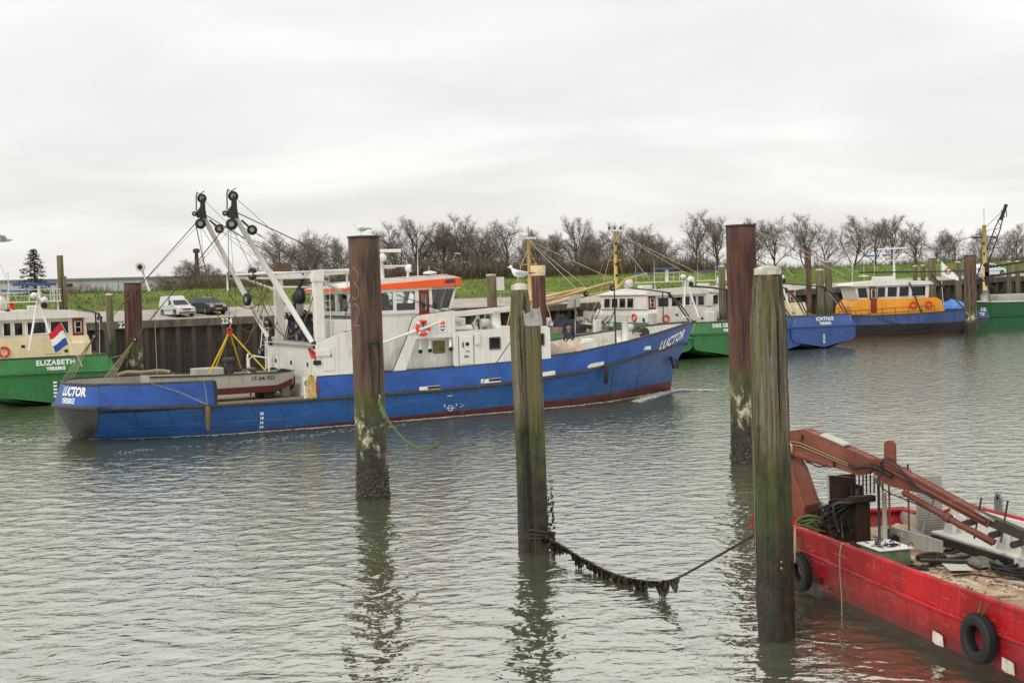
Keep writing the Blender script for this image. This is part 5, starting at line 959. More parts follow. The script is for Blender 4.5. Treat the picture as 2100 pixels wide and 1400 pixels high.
def cutter(label, o, hullm, upm, low, lines, mast='mastyel', doorside=-1, house_w=2.95, extras=True, group=None, off=0., ms=16.3, mt=0.):
    t = thing('moored_cutter', label, 'boat', (o[0], o[1], 0), CA, group)
    cutter_hull(t, hullm, upm); name_on(t, lines, off)
    hw = house_w
    MB().prism([(-hw, 1.9), (hw, 1.9), (hw, 3.3), (hw-.15, 3.75), (-hw+.15, 3.75), (-hw, 3.3)], 5.6, 15.0, lambda p, q, d: (d, p, q)).build('lower_house', M[low], t, .05)
    wh = MB().prism([(-hw, 3.752), (hw, 3.752), (hw-.05, 4.95), (-hw+.05, 4.95)], 7.0, 14.2, lambda p, q, d: (d, p, q)).build('wheelhouse', M['white'], t, .05)
    rf = MB().prism([(-hw-.15, 4.952), (hw+.15, 4.952), (hw+.1, 5.15), (hw*.7, 5.36), (0, 5.44), (-hw*.7, 5.36), (-hw-.1, 5.15)], 6.75, 14.6, lambda p, q, d: (d, p, q)).build('roof', M['white'], t, .05)
    for a, b in ((-2.75, -2.1), (-1.95, -1.5), (-1.32, -.8), (-.55, .55), (.82, 1.9)):
        a, b = (a, b) if doorside < 0 else (-b, -a); pane_on(wh, (6.99, 0, 0), (0, -1, 0), a, b, 3.92, 4.72)
    y0 = doorside*2.47
    dr = MB().box(6.93, 6.985, y0-.33, y0+.33, 2.9, 4.85).build('door', M['door'], t, .01); dr['label'] = 'red brown door with white framed window'
    fr = MB().tube([(6.92, y0+a, z) for a, z in ((-.18, 3.95), (.18, 3.95), (.18, 4.65), (-.18, 4.65))], .035, 5, closed=True).build('door_window', M['white'], dr); MB().box(6.915, 6.928, y0-.17, y0+.17, 3.95, 4.65).build('pane', M['glassdark'], fr); MB().tube([(6.91, y0-.17, 4.3), (6.91, y0+.17, 4.3)], .02, 4).build('glazing_bar', M['white'], fr)
    for i in range(4): pane_on(wh, (14.0, hw-.0, 0), (-1, 0, 0), .35+1.22*i, 1.32+1.22*i, 3.92, 4.72, .12)
    for i in range(2): pane_on(wh, (7.1, -hw, 0), (1, 0, 0), .5+2.6*i, 2.3+2.6*i, 3.92, 4.72)
    pane_on(t, (8, hw, 0), (-1, 0, 0), .3, .7, 2.7, 3.1); lb_ = MB().torus((8.9, hw+.06, 3.1), (0, 1, 0), .28, .07, 20, 6).build('lifebuoy', M['buoy'], t)
    l2 = MB().torus((5.55, 2.1, 3.0), (1, 0, 0), .28, .07, 20, 6).build('lifebuoy', M['buoy'], t)
    for y, z in ((-.6, 3.2), (.9, 3.3), (-1.6, 2.9)): MB().box(5.57, 5.6, y, y+.2, z-.1, z+.06).build('wall_fitting', M['dark'], t)
    MB().box(5.56, 5.6, -1.2, -.2, 2.75, 3.35).build('locker_lid', M[low], t, .02); MB().box(5.3, 5.6, -2.6, -1.7, 2.4, 3.4).build('locker', M[low], t, .05)
    # A-frame mast with radars
    a_ = MB(); a_.tube([(5.0, .75, 3.0), (5.6, .12, 5.7), (5.65, 0, 6.2)], .065, 8); a_.tube([(5.0, -.75, 3.0), (5.6, -.12, 5.7), (5.65, 0, 6.2)], .065, 8); a_.tube([(5.25, .5, 4.0), (5.25, -.5, 4.0)], .045, 6); a_ = a_.build('aframe_mast', M['white'], t)
    MB().ball((5.7, .2, 6.35), .24, .24, .2).build('radar_dome', M['white'], a_); MB().ball((5.6, -.35, 6.05), .22).build('lamp_dome', M['white'], a_); MB().lathe([(.2, 0), (.2, .12)], (5.4, -.3, 5.75), (-1, 0, -.2), 12).build('searchlight', M['dark'], a_)
    tp = MB().box(8.0, 11.0, -1.7, 1.5, 5.95, 6.02).build('radar_platform', M['white'], t); [MB().tube([(x, y, 5.3), (x, y, 5.96)], .04, 5).build('platform_leg', M['white'], tp) for x in (8.2, 10.8) for y in (-1.5, 1.3)]
    railing(tp, [(8.0, 1.5, 6.0), (8.0, -1.7, 6.0), (11, -1.7, 6.0)], .75, M['white'], 5)
    MB().tube([(9, -.5, 6.0), (9, -.5, 7.0)], .1, 8).build('radar_post', M['white'], tp); MB().bar((8.7, 1.1, 7.1), (9.3, -1.6, 7.08), .16, .18).build('radar_scanner', M['blue2'], tp, .03); MB().bar((10.4, 1.9, 6.75), (10.6, -.3, 6.72), .14, .15).build('radar_scanner', M['blue2'], tp, .03)
    for x, y, h in ((8.1, 1.4, 1.9), (10.9, -1.6, 1.2), (10.9, 1.4, 1.5)): MB().tube([(x, y, 6), (x, y, 6+h)], .02, 4).build('aerial', M['white'], tp)
    MB().ball((11.8, 1.6, 5.95), .42, .42, .5).build('satellite_dome', M['white'], t); MB().box(12.3, 13.2, -1.2, -.2, 5.4, 5.75).build('roof_box', M['white'], t, .06)
    for x, y in ((7.2, 1.6), (7.2, -1.8)): MB().ball((x, y, 5.45), .14).build('deck_light', M['dark'], t)
    # gallows on both quarters
    for sd in (-1, 1):
        g_ = MB(); g_.tube([(9.5, sd*2.9, 5.55), (6.4, sd*3.0, 5.35), (3.3, sd*3.2, 5.1)], .06, 6); g_.tube([(3.6, sd*3.2, 5.1), (1.9, sd*3.25, 3.9), (.9, sd*3.1, 2.8)], .07, 6); g_.tube([(3.3, sd*3.2, 5.0), (1.5, sd*3.25, 3.9), (.5, sd*3.1, 2.8)], .06, 6); g_.tube([(4.4, sd*3.15, 5.15), (4.4, sd*3.15, 2.6)], .05, 6)
        g_ = g_.build('gallows', M['dark'], t); sheave(g_, (3.3, sd*3.2, 4.85), .16, (1, 0, 0)); wire('wire', [(3.3, sd*3.2, 5.0), (.3, sd*2.6, 2.8)], .02, M['wirel'], g_)
    # foremast, crosstree, stays and spars
    if ms is None: return t
    m_ = MB().tube([(16.3, 0, 1.9), (16.3, 0, 7), (16.25, 0, 10.6)], [.19, .16, .12], 10).build('foremast', M[mast], t); m_.location = (ms-16.3, mt, 0)
    MB().tube([(16.25, -.75, 10.75), (16.25, .75, 10.75)], .05, 6).build('crosstree', M['white'], m_); MB().box(16.05, 16.45, -.5, .5, 10.6, 10.7).build('lamp_platform', M['white'], m_); MB().tube([(16.25, 0, 10.6), (16.25, 0, 11.5)], [.04, .02], 5).build('topmast', M['white'], m_)
    for y in (-.6, 0, .6): MB().lathe([(.07, 0), (.09, .05), (.09, .2), (.05, .26)], (16.25, y, 10.78), n=8).build('mast_lamp', M['dark'], m_)
    for z in (6.6, 7.6, 8.6, 9.4): MB().box(16.05, 16.2, -.1, .1, z, z+.2).build('mast_fitting', M['dark'], m_)
    for y in (-1, 1): MB().tube([(16.3, 0, 9.0), (16.5, y*.55, 8.1), (16.7, y*1.3, 5.4), (16.9, y*2.6, 2.7)], .022, 5).build('shroud', M['spar'], m_)
    MB().tube([(16.3, -.6, 8.05), (16.3, .6, 8.05)], .035, 5).build('spreader', M[mast], m_)
    for a, b in (((16.2, .1, 10.6), (2.2, .6, 6.3)), ((16.2, -.1, 10.5), (4.5, -.5, 6.0)), ((16.2, 0, 10.3), (8.6, 1.5, 6.1)), ((16.3, 0, 10.3), (21.5, 0, 4.0))): wire('stay', [a, b], .022, M['wirel'], m_)
    MB().tube([(16.0, .6, 5.2), (10.6, 2.6, 6.3), (7.0, 2.9, 6.7)], [.12, .1, .07], 8).build('cargo_boom', M['spar' if mast != 'dark' else 'dark'], t) if extras else None
    return t
CUT = dict
elz = cutter('green hulled cutter with cream deckhouse and a Dutch flag over its stern', (-26.39, 72.9), M['greenhull'], M['green'], 'cream', [('ELIZABETH', .4, 2.44), ('YERSEKE', .25, 2.1)], mast='mastyel', extras=False, off=-.1, ms=22., mt=1.2)
dri = cutter('green hulled cutter with white deckhouse and yellow mast by the bow of the blue boat', (16.96, 98.73), M['greenhull'], M['green'], 'white', [('DRIE GEZUSTERS', .38, 2.44), ('YERSEKE', .28, 2.06)], doorside=1)
mid = cutter('cream deckhouse cutter squeezed between the green and the slate blue sterns', (22.6, 104.4), M['bluehull2'], M['blue2'], 'white', [], mast='white', house_w=2.6, extras=False, ms=None)
mid.scale = (.95, .88, 1)
ich = cutter('slate blue cutter with cream deckhouse and white letters on its stern', (26.14, 106.15), M['bluehull2'], M['blue2'], 'cream', [('ICHTHUS', .42, 2.46), ('YERSEKE', .3, 2.08)], mast='white', extras=False, off=-.2, ms=9.6)
for bt, n_ in ((elz, 5), (ich, 4)):
    for i in range(n_): MB().box(-.04, -.015, -.1-(0 if bt == elz else 0), .1, .45+.2*i, .55+.2*i).build('draught_mark', M['letter'], bt)
# low open-deck green boat with a buff mast, in front of the white cutter
gb = thing('moored_cutter', 'low open decked green boat with buff mast and long buff spars, cluttered with gear', 'boat', (10.7, 95.5, 0), CA)
cutter_hull(gb, M['greenhull'], M['green'], 21.5, 1.6, 2.15)
m_ = MB().tube([(19.4, 0, 1.9), (19.4, 0, 10.2)], [.22, .15], 10).build('foremast', M['spar'], gb); MB().tube([(19.4, -.8, 10.3), (19.4, .8, 10.3)], .05, 6).build('crosstree', M['white'], m_); MB().box(19.2, 19.6, -.7, .7, 10.15, 10.24).build('lamp_platform', M['white'], m_); MB().tube([(19.4, 0, 10.2), (19.4, 0, 11.3)], .03, 5).build('topmast', M['dark'], m_)
for y in (-1, 1): MB().tube([(19.4, 0, 9.4), (19.5, y*.75, 7.9), (19.6, y*2.3, 2.5)], .035, 5).build('shroud', M['spar'], m_)
MB().tube([(19.4, -.8, 7.9), (19.4, .8, 7.9)], .05, 5).build('spreader', M['spar'], m_)
for a, b in (((19.4, 0, 10.0), (12.5, -1.5, 5.9)), ((19.4, .1, 10.1), (8.0, -1.8, 6.2)), ((19.4, -.1, 9.9), (9.5, 1.0, 5.6))): wire('stay', [a, b], .025, M['wirel'], m_)
for a, b, r in (((19.2, .4, 4.7), (12.2, -1.4, 5.7), .15), ((19.2, -.4, 4.4), (8.2, -1.6, 6.1), .16), ((19.0, -.6, 4.1), (10.0, -2.4, 5.4), .1)): MB().tube([a, b], [r, r*.7], 8).build('spar', M['spar'], gb)
sheave(gb, (12.3, -1.5, 5.2), .24, (1, .2, 0)); sheave(gb, (8.4, -1.7, 5.6), .24, (1, .2, 0))
g = random.Random(21)
for i in range(26):
    s, y = g.uniform(2, 16), g.uniform(-2.4, 2.4); k = i % 5
    if k == 0: MB().box(s, s+g.uniform(.5, 1.3), y, y+g.uniform(.4, .9), 1.9, 2.2+g.uniform(0, .7)).build('deck_crate', M['deck'], gb, .02)
    elif k == 1: MB().lathe([(.3, 0), (.45, .02), (.45, .08), (.2, .1), (.2, .5), (.45, .52), (.45, .58), (.3, .6)], (s, y, 2.6), (g.uniform(-1, 1), 1, 0), 14).build('reel', M['steel'], gb)
    elif k == 2: MB().tube([(s, y, 2.5+g.random()*.5), (s+g.uniform(1, 2), y+g.uniform(-.6, .6), 2.5+g.random()*.6)], .1, 8).build('pipe', M['grey'], gb)
    elif k == 3: MB().tube(sag((s, y, 3.3+g.random()), (s+2, y+g.uniform(-1, 1), 2.9), .4), .04, 5).build('hose', M['dark'], gb)
    else: MB().box(s, s+.5, y, y+.5, 1.9, 3.0+g.random()*.8).build('stanchion_box', M['white' if i % 2 else 'grey'], gb, .03)
MB().add([(9.2, 2.2, 4.1), (9.3, .9, 4.2), (8.9, 1.0, 5.2), (8.8, 2.1, 5.1)], [(0, 1, 2, 3)]).build('notice_board', M['white'], gb); MB().tube([(9.1, 1.5, 2.0), (9.0, 1.5, 4.8)], .05, 6).build('board_post', M['steel'], gb)
heap('net_heap', 'dark blue net heaped on the deck of the low green boat', 'net', (4.6, 107.0, 2.0), CA, 1.6, 1.2, 1.6, M['net'], 15)
M['bluedark'] = paint('dark_blue_paint', '#2c4270', .4, .2, .5, '#6d7890', .3)
# ------------------------------------------------------------------ boat with the ochre cabin, stern to the right
yb = thing('cabin_boat', 'blue and black boat with a long ochre and white cabin moored by the far quay', 'boat', (47.2, 127.6, 0), R(186))
S = [0, .5, 1.5, 4, 8, 12, 15, 17, 18.5]; W_ = [.72, .86, .95, 1, 1, .95, .75, .45, .05]
hb = MB(); ub = MB(); cp = MB()
for sd in (1, -1):
    a = [(s+.0, sd*2.9*w, 1.15+(.25 if s < 2 else 0)+.1*max(0, (s-12)/6)) for s, w in zip(S, W_)]; w0 = [(s+1.6*(1-s/18.5)*(s < 4), sd*2.5*w*(.5 if s < .6 else .8 if s < 2 else 1), -.05) for s, w in zip(S, W_)]; w1 = [(p[0]+.3, p[1]*.7, -.9) for p in w0]
    u = [(s+.35*(s < .6), sd*2.75*w, 2.45-.4*min(1, s/9)+.2*max(0, (s-12)/6)) for s, w in zip(S, W_)]
    hb.grid([a, w0, w1] if sd > 0 else [w1, w0, a]); ub.grid([u, a] if sd > 0 else [a, u]); cp.tube([V(p) for p in u], .05, 6); MB().tube(a, .06, 6).build('rubbing_strake', M['gun'], yb)
hb.add([(0, -2.9*.72, 1.4), (0, 2.9*.72, 1.4), (1.6, .9, -.05), (1.6, -.9, -.05)], [(0, 1, 2, 3)]); ub.add([(0, -2.09, 1.4), (0, 2.09, 1.4), (.35, 1.98, 2.45), (.35, -1.98, 2.45)], [(0, 1, 2, 3)])
hb.build('hull', M['blackhull'], yb); u_b = ub.build('bulwark', M['bluedark'], yb); cp.build('cap_rail', M['gun'], u_b)
MB().grid([[(s, -2.7*w, 1.5) for s, w in zip(S, W_)], [(s, 2.7*w, 1.5) for s, w in zip(S, W_)]], False).build('deck', M['grey'], yb)
text('DE', .45, M['letter'], yb, lambda x, y: (.9-x, 2.52+.02, 2.25+y), 'stern_name', bold=.012); text('DZ', .4, M['letter'], yb, lambda x, y: (1.1-x, 2.62, 1.82+y), 'stern_name', bold=.012)
MB().prism([(4.6, 1.5), (14.3, 1.5), (14.1, 3.0), (13.5, 3.58), (5.6, 3.58), (5.1, 3.3)], -2.2, 2.2).build('cabin', M['yellow'], yb, .06)
wh = MB().prism([(6.3, 3.582), (13.4, 3.582), (13.75, 4.98), (6.2, 4.98)], -1.95, 1.95).build('wheelhouse', M['white'], yb, .04)
MB().prism([(5.9, 4.99), (14.1, 4.99), (13.9, 5.2), (10, 5.42), (6.1, 5.2)], -2.2, 2.2).build('roof', M['white'], yb, .05)
for a, b in ((12.45, 13.4), (10.7, 11.5), (9.5, 10.5), (8.3, 9.3), (6.6, 8.0)): pane_on(wh, (0, 1.96, 0), (-1, 0, 0), -b, -a, 3.8, 4.8, -.14 if a > 12 else .05)
d_ = MB().box(11.65, 12.3, 1.96, 2.22, 2.3, 4.85).build('door', M['door'], yb, .02); pane_on(d_, (0, 2.225, 0), (-1, 0, 0), -12.18, -11.78, 3.75, 4.6)
for x in (8.0, 6.4): MB().torus((x, 2.28, 2.95), (0, 1, 0), .3, .08, 20, 6).build('lifebuoy', M['buoy'], yb)
railing(yb, [(15.5, 2.3, 1.7), (14, 2.6, 1.75), (10, 2.75, 1.9), (6, 2.75, 2.0)], .85, M['gun'], 9, True, .03)
m2 = MB().tube([(10.2, 0, 5.2), (10.2, 0, 8.4)], .12, 8).build('radar_mast', M['white'], yb); m2.location.x = -1.3; MB().bar((11.9, 0, 8.55), (8.9, .3, 8.6), .16, .16).build('radar_scanner', M['white'], m2, .03); MB().bar((13.2, 0, 7.9), (10.6, .2, 7.95), .16, .16).build('radar_scanner', M['blue2'], m2, .03); MB().bar((11.7, 0, 7.4), (8.9, 0, 7.4), .1).build('yard', M['white'], m2)
for x in (11.6, 10.9, 9.2): MB().ball((x, 0, 7.8), .28).build('radar_dome', M['white'], m2)
MB().box(9.3, 11.0, -.7, .8, 5.35, 5.85).build('roof_box', M['white'], yb, .08); MB().lathe([(.5, 0), (.5, .06), (.1, .12)], (12.2, .4, 5.9), n=16).build('dish', M['white'], yb); MB().tube([(12.2, .4, 5.1), (12.2, .4, 7.2)], .03, 5).build('aerial', M['white'], yb); MB().tube([(13.4, .4, 5.0), (13.4, .4, 7.4)], .03, 5).build('aerial', M['white'], yb); MB().tube([(11.6, 1.6, 5.0), (11.6, 1.6, 8.0)], .025, 5).build('aerial', M['white'], yb)
for a, b in (((13.2, 1.7, 6.3), (2.2, 2.4, 6.1)), ((2.2, 2.4, 6.1), (-.6, 2.2, 4.2)), ((6.2, 2.5, 5.9), (2.6, 2.4, 2.2)), ((8.4, 2.4, 5.2), (7.2, 2.6, 1.9)), ((2.2, 2.4, 6.1), (2.0, 2.3, 2.2))): MB().tube([a, b], .07, 6).build('gallows', M['dark'], yb)
for i, (a, b, dr) in enumerate((((16.4, 2.7, 1.8), (6, 2.9, 1.3), .9), ((12, 2.95, 1.9), (2, 2.75, 1.7), 1.0), ((16, 2.7, 1.2), (3, 2.8, 1.2), .9), ((10, 2.95, 1.2), (1, 2.5, 1.9), .8))): MB().tube(sag(a, b, dr), .035, 5).build('slack_line', M['roped'], yb)
o = heap('blue_tarpaulin', 'bright blue tarpaulin spread over gear on the ochre cabin boat', 'tarpaulin', (44.6, 127.6, 2.4), R(186), 1.7, 1.2, .9, M['canvasb'], 8)
fl = thing('small_flag', 'small white pennant with a red ring flying above the ochre cabin boat', 'flag', (44.4, 130.0, 5.0)); MB().tube([(0, 0, -3.2), (-.35, 0, 2.4)], .03, 5).build('staff', M['white'], fl)
M['flagw2'] = M['flagw']; MB().grid([[(-.2+x, .1*math.sin(x*3), z0+(1-.5*x)*.0-.35*x+(1-.45*x)*v) for x in np.linspace(0, 1.7, 10)] for v, z0 in ((0, .75), (1.5, .75))]).build('cloth', M['flagw'], fl); MB().torus((.5, -.06+.1, 1.2), (0, 1, 0), .28, .05, 16, 5).build('ring', M['flagr'], fl)
# ------------------------------------------------------------------ dark green barge with yellow mast and derrick, far right
gbn = thing('green_barge', 'dark green steel barge with a yellow mast at the far end of the quay', 'boat', (50.5, 136.5, 0), R(4))
MB().loft([[(x+o_, -3*w, -.5), (x, -3.1*w, zt), (x, 3.1*w, zt), (x+o_, 3*w, -.5)] for x, w, zt, o_ in ((-2.5, .5, 2.9, 1.2), (0, .9, 2.75, .2), (4, 1, 2.7, 0), (22, 1, 2.7, 0), (25, .5, 3.1, -1))], False).build('hull', M['green2'], gbn)
MB().tube([(-2.5, -1.6, 2.95), (0, -2.85, 2.8), (4, -3.15, 2.75), (22, -3.15, 2.75)], .09, 6).build('cap_rail', M['grey'], gbn); MB().tube([(-2, -1.6, 1.4), (0, -2.9, 1.3), (4, -3.12, 1.25), (22, -3.12, 1.25)], .07, 6).build('rubbing_strake', M['green2'], gbn)
MB().box(1, 12, -2.2, 2.2, 2.7, 3.5).build('hatch_coaming', M['alu'], gbn, .03)
m_ = MB().tube([(.6, 0, 2.7), (.6, 0, 11.0)], [.26, .2], 10).build('mast', M['mastyel'], gbn); MB().lathe([(.35, 2.7), (.35, 4.0)], (.6, 0, 0), n=12).build('tabernacle', M['alu'], m_); MB().tube([(-.9, 0, 9.7), (2.1, 0, 9.7)], [.05, .05], 6).build('crosstree', M['dark'], m_); [MB().ball((.6+x, 0, 9.7), .45, .16, .1).build('horn', M['dark'], m_) for x in (-.9, .95)]; MB().tube([(.6, 0, 11), (.6, 0, 12.7)], .03, 5).build('aerial', M['steel'], m_)
for z in (5.2, 6.6, 7.8, 8.9): MB().box(.35, .5, -.3, -.15, z, z+.25).build('mast_fitting', M['dark'], m_)
dk = thing('derrick_crane', 'dark lattice derrick crane raised above the far quay behind the yellow mast', 'crane', (51.5, 139.5, 5.0), 0)
a, b = Vector((0, 0, 0)), Vector((3.1, 0, 8.1)); dd = (b-a).normalized(); x = dd.cross(Vector((0, 1, 0)))
for i in range(2): MB().tube([a+x*(.35*(1-2*i)), a.lerp(b, .7)+x*(.3*(1-2*i)), b], [.08, .07, .06], 6).build('chord', M['dark'], dk)
for i in range(14): s = 1-2*(i % 2); MB().tube([a.lerp(b, i/15)+x*(.33*s), a.lerp(b, (i+1)/15)-x*(.33*s)], .035, 4).build('lattice_bar', M['dark'], dk)
MB().bar(b-dd*1.6, b+dd*.2, .3).build('head', M['dark'], dk); MB().tube([b, b+Vector((.1, 0, -1.2))], .05, 5).build('hook', M['dark'], dk); MB().tube([b-dd*.3, (-.9, 0, 4.2)], .03, 5).build('topping_wire', M['wire'], dk); MB().tube([b-dd*2.4+Vector((-.6, 0, -.2)), (-1.5, 0, 4.6)], .03, 5).build('topping_wire', M['wire'], dk); MB().box(-.5, .5, -.5, .5, -.4, .2).build('base', M['dark'], dk)
for z0, z1, lab in ((6.45, 7.3, 'long black steel spar reaching from the yellow mast over the far quay, upper one'), (5.45, 6.3, 'long black steel spar reaching from the yellow mast over the far quay, lower one')):
    t = thing('steel_spar', lab, 'spar', (51.3, 136.3, z0)); MB().tube([(0, 0, 0), (7.0, 0, z1-z0)], [.12, .09], 8).build('tube', M['dark'], t); sheave(t, (5.2, -.1, .35), .24, (.3, 1, 0)); MB().box(-.3, .1, -.2, .2, -.9, .5).build('bracket', M['dark'], t)
# ------------------------------------------------------------------ red work barge (local x towards its square bow, y = port, z up)
RA = R(105.1); RO = Vector((8.1, 19.95, 0))
def RW(s, t, z): return (RO.x+s*math.cos(RA)-t*math.sin(RA), RO.y+s*math.sin(RA)+t*math.cos(RA), z)
rb = thing('red_work_barge', 'red steel work barge with tyre fenders, plank deck and folded crane', 'boat', RO, RA)
S = [-7, -4, -2, 0, 1.5, 3, 4.2, 5.2, 5.9, 6.35]
def zr(s): return 1.16+.03*max(0, s)/4 - (.1*max(0, s-5)/1.2)
hb = MB(); ub = MB(); inn = MB()
for sd in (1, -1):
    zt = lambda s: zr(s) if sd > 0 else float(np.interp(s, [4.2, 5.2, 6.35], [1.42, 1.0, .98]))
    nb = lambda s: 1.75
    top = [(s, sd*nb(s), zt(s)) for s in S]; str_ = [(s, sd*(nb(s)+.02), .74+.02*max(0, s)) for s in S]; wl = [(s-.45*max(0, (s-4)/2.2), sd*(nb(s)-.04-.25*max(0, (s-3.5)/2.7)), -.05) for s in S]; bt = [(p[0]-.3*max(0, (p[0]-3)/3), p[1]*.85, -.7) for p in wl]
    seq = [str_, wl, bt]; hb.grid(seq if sd > 0 else seq[::-1]); ub.grid([top, str_] if sd > 0 else [str_, top]); inn.grid([[(p[0], p[1]-sd*.09, p[2]) for p in top], [(p[0], p[1]-sd*.11, .72) for p in top]])
    MB().tube([(p[0], p[1]-sd*.045, p[2]) for p in top], .055, 8).build('cap_rail', M['red'], rb); MB().tube([(p[0], p[1]+sd*.01, p[2]) for p in str_], .035, 6).build('rubbing_bar', M['red'], rb)
hb.grid([[(6.35, y, .86) for y in (1.76, 0, -1.76)], [(5.75, y, -.05) for y in (1.34, 0, -1.34)], [(5.3, y, -.7) for y in (1.2, 0, -1.2)]], False); ub.grid([[(6.35, 1.75, 1.08), (6.4, 0, 1.02), (6.35, -1.75, .98)], [(6.35, 1.76, .86), (6.35, 0, .86), (6.35, -1.76, .86)]], False); MB().tube([(6.32, 1.7, 1.08), (6.35, 0, 1.02), (6.32, -1.7, .98)], .055, 8).build('cap_rail', M['red'], rb)
hb.build('hull', M['redhull'], rb); u_b = ub.build('bulwark', M['red'], rb); inn.build('bulwark_lining', M['grey'], u_b)
q = N('muddy_deck_planks'); n1 = q.noise((.6, 5, 1), 1.2, 6, .7); n2 = q.noise(sc=1.5, detail=6, rough=.7, loc=(2, 2, 2)); n3 = q.noise((4, 4, 1), 6, 4, .7, loc=(7, 1, 0))
c = q.mix(q.ramp(n1, .35, .65), lin('#8d7a5e'), lin('#cdbfa4')); c = q.mix(q.math('MULTIPLY', q.ramp(n2, .45, .6), .8), c, lin('#86543a')); c = q.mix(q.math('MULTIPLY', q.ramp(n3, .56, .64), .7), c, lin('#4c3a2a')); q.bump(n3, .6, .02); M['plank'] = q.fin(c, .85)
g = random.Random(31)
for i in range(12):
    y0 = -1.62+i*.27; z1 = .735+g.uniform(-.006, .006); s_ = -7
    while s_ < 6.0:
        e_ = min(6.1, s_+g.uniform(2.4, 4.2)); MB().box(s_, e_-.012, y0, y0+.262, .69, z1).build('deck_plank', M['plank'], rb); s_ = e_
MB().box(-7, 6.0, -1.64, 1.64, .6, .688).build('deck_plate', M['dark'], rb)
# side details
M['wornmark'] = paint('worn_white_marking', '#c9c2b4', .6, .2, .8, '#6e5a4a', .6, '#8a2a20', scale=5)
MB().tube([(s, 1.79-.03*(s > 4), z) for s, z in ((4.6, .35), (3.3, .3), (3.1, -.02))], .008, 4).build('weld_seam', M['redhull'], rb)
for s, z, r in ((3.55, .38, .055), (3.2, .32, .03)): MB().lathe([(r, 0), (r, .012)], (s, 1.752, z), (0, 1, 0), 12).build('side_hole', M['black'], rb)
for s0, z0, m_ in ((-.05, .28, 'letter'), (-1.75, .33, 'letter')):
    o = MB().prism([(s0-.22, z0-.09), (s0-.02, z0-.1), (s0+.06, z0-.07), (s0+.05, z0+.1), (s0-.12, z0+.09), (s0-.2, z0+.07)], 1.76, 1.772).build('worn_marking', M['wornmark'], rb)
# crane: pedestal, knee, main boom, jib, rams
cd = Vector((-4.2, -1.85, 0)).normalized(); c0 = Vector((5.5, .95, 0)); cn = Vector((-cd.y, cd.x, 0))
def cp_(k, z, d=0.): p = c0+cd*k+cn*d; return (p.x, p.y, z)
ckr = MB().prism([(-.62, .75), (.0, .75), (.12, 1.44), (-.18, 2.15), (-.4, 2.5), (-.62, 2.5)], -.2, .2, lambda p, q, d: cp_(p, q, d)).build('crane_pedestal', M['crane'], rb, .03)
MB().prism([(.0, .9), (.14, 1.44), (-.16, 2.15), (-.2, 2.1), (.07, 1.44), (-.05, .9)], -.24, .24, lambda p, q, d: cp_(p, q, d)).build('pedestal_flange', M['crane'], ckr)
MB().lathe([(.34, .72), (.34, .8), (.28, .82), (.28, .95)], cp_(-.3, 0), n=18).build('slew_ring', M['gun'], ckr)
b1 = MB().prism([(-.66, 2.62), (-.42, 2.84), (.04, 2.92), (.5, 2.79), (1.68, 2.44), (1.66, 2.32), (1.42, 2.16), (1.2, 2.17), (.56, 2.29), (-.1, 2.42), (-.6, 2.42)], -.115, .115, lambda p, q, d: cp_(p, q, d)).build('main_boom', M['crane'], rb, .015)
MB().prism([(.45, 2.83), (1.0, 2.67), (1.0, 2.7), (.45, 2.86)], -.12, .12, lambda p, q, d: cp_(p, q, d)).build('boom_plate', M['grey'], b1)
for k, z in ((.0, 2.78), (.75, 2.3), (-.45, 2.7), (1.6, 2.36)): MB().lathe([(.05, -.19), (.05, .19)], cp_(k, z), cn, 10).build('pin', M['crane'], b1)
for d in (-.155,):
    for k in (0, .06): MB().tube([cp_(-.3, 2.68-k, d), cp_(.0, 2.66-k, d), cp_(1.15, 2.34-k*.7, d)], .012, 5).build('hydraulic_pipe', M['ropew'], b1)
MB().tube(smooth_pts([cp_(-.6, 2.76, -.2), cp_(-.3, 2.74, -.24), (cp_(-.14, 2.6, -.26)), cp_(-.2, 2.48, -.24), cp_(-.6, 2.47, -.2)]), .017, 5).build('hose', M['spar'], b1)
MB().tube(smooth_pts([cp_(1.15, 2.34, -.17), cp_(1.3, 2.28, -.2), cp_(1.55, 2.34, -.22), cp_(1.8, 2.32, -.2), cp_(2.1, 2.2, -.17)]), .035, 6).build('hose', M['dark'], b1)
MB().tube([cp_(-.55, 2.5, -.05), cp_(.0, 2.4, -.05), cp_(.65, 2.27, -.05)], [.09, .09, .06], 10).build('lift_ram', M['crane'], b1); MB().tube([cp_(.0, 2.28, 0), cp_(.3, 2.2, 0), cp_(.62, 2.24, 0)], .015, 5).build('hose', M['dark'], b1)
b2 = MB().prism([(1.6, 2.45), (1.76, 2.47), (1.94, 2.42), (4.0, 1.62), (3.96, 1.49), (2.72, 1.95), (2.1, 2.0), (1.85, 2.06), (1.68, 2.22)], -.1, .1, lambda p, q, d: cp_(p, q, d)).build('jib', M['crane'], rb, .015)
MB().tube([cp_(1.75, 2.4, -.14), cp_(3.95, 1.58, -.14)], .03, 6).build('jib_flange', M['crane'], b2)
MB().bar(cp_(3.7, 1.66), cp_(6.3, .95), .15, .17).build('jib_extension', M['gun'], b2); MB().tube([cp_(3.72, 1.74, -.1), cp_(4.1, 1.6, -.1)], .03, 6).build('ram_rod', M['steel'], b2)
MB().tube([cp_(2.35, 1.94, -.2), cp_(3.5, 1.48, -.2), cp_(4.15, 1.26, -.2)], [.055, .06, .055], 10).build('jib_ram', M['crane'], b2); MB().lathe([(.085, -.06), (.085, .06)], cp_(3.25, 1.58, -.2), cd-Z*.4, 12).build('ram_clamp', M['crane'], b2)
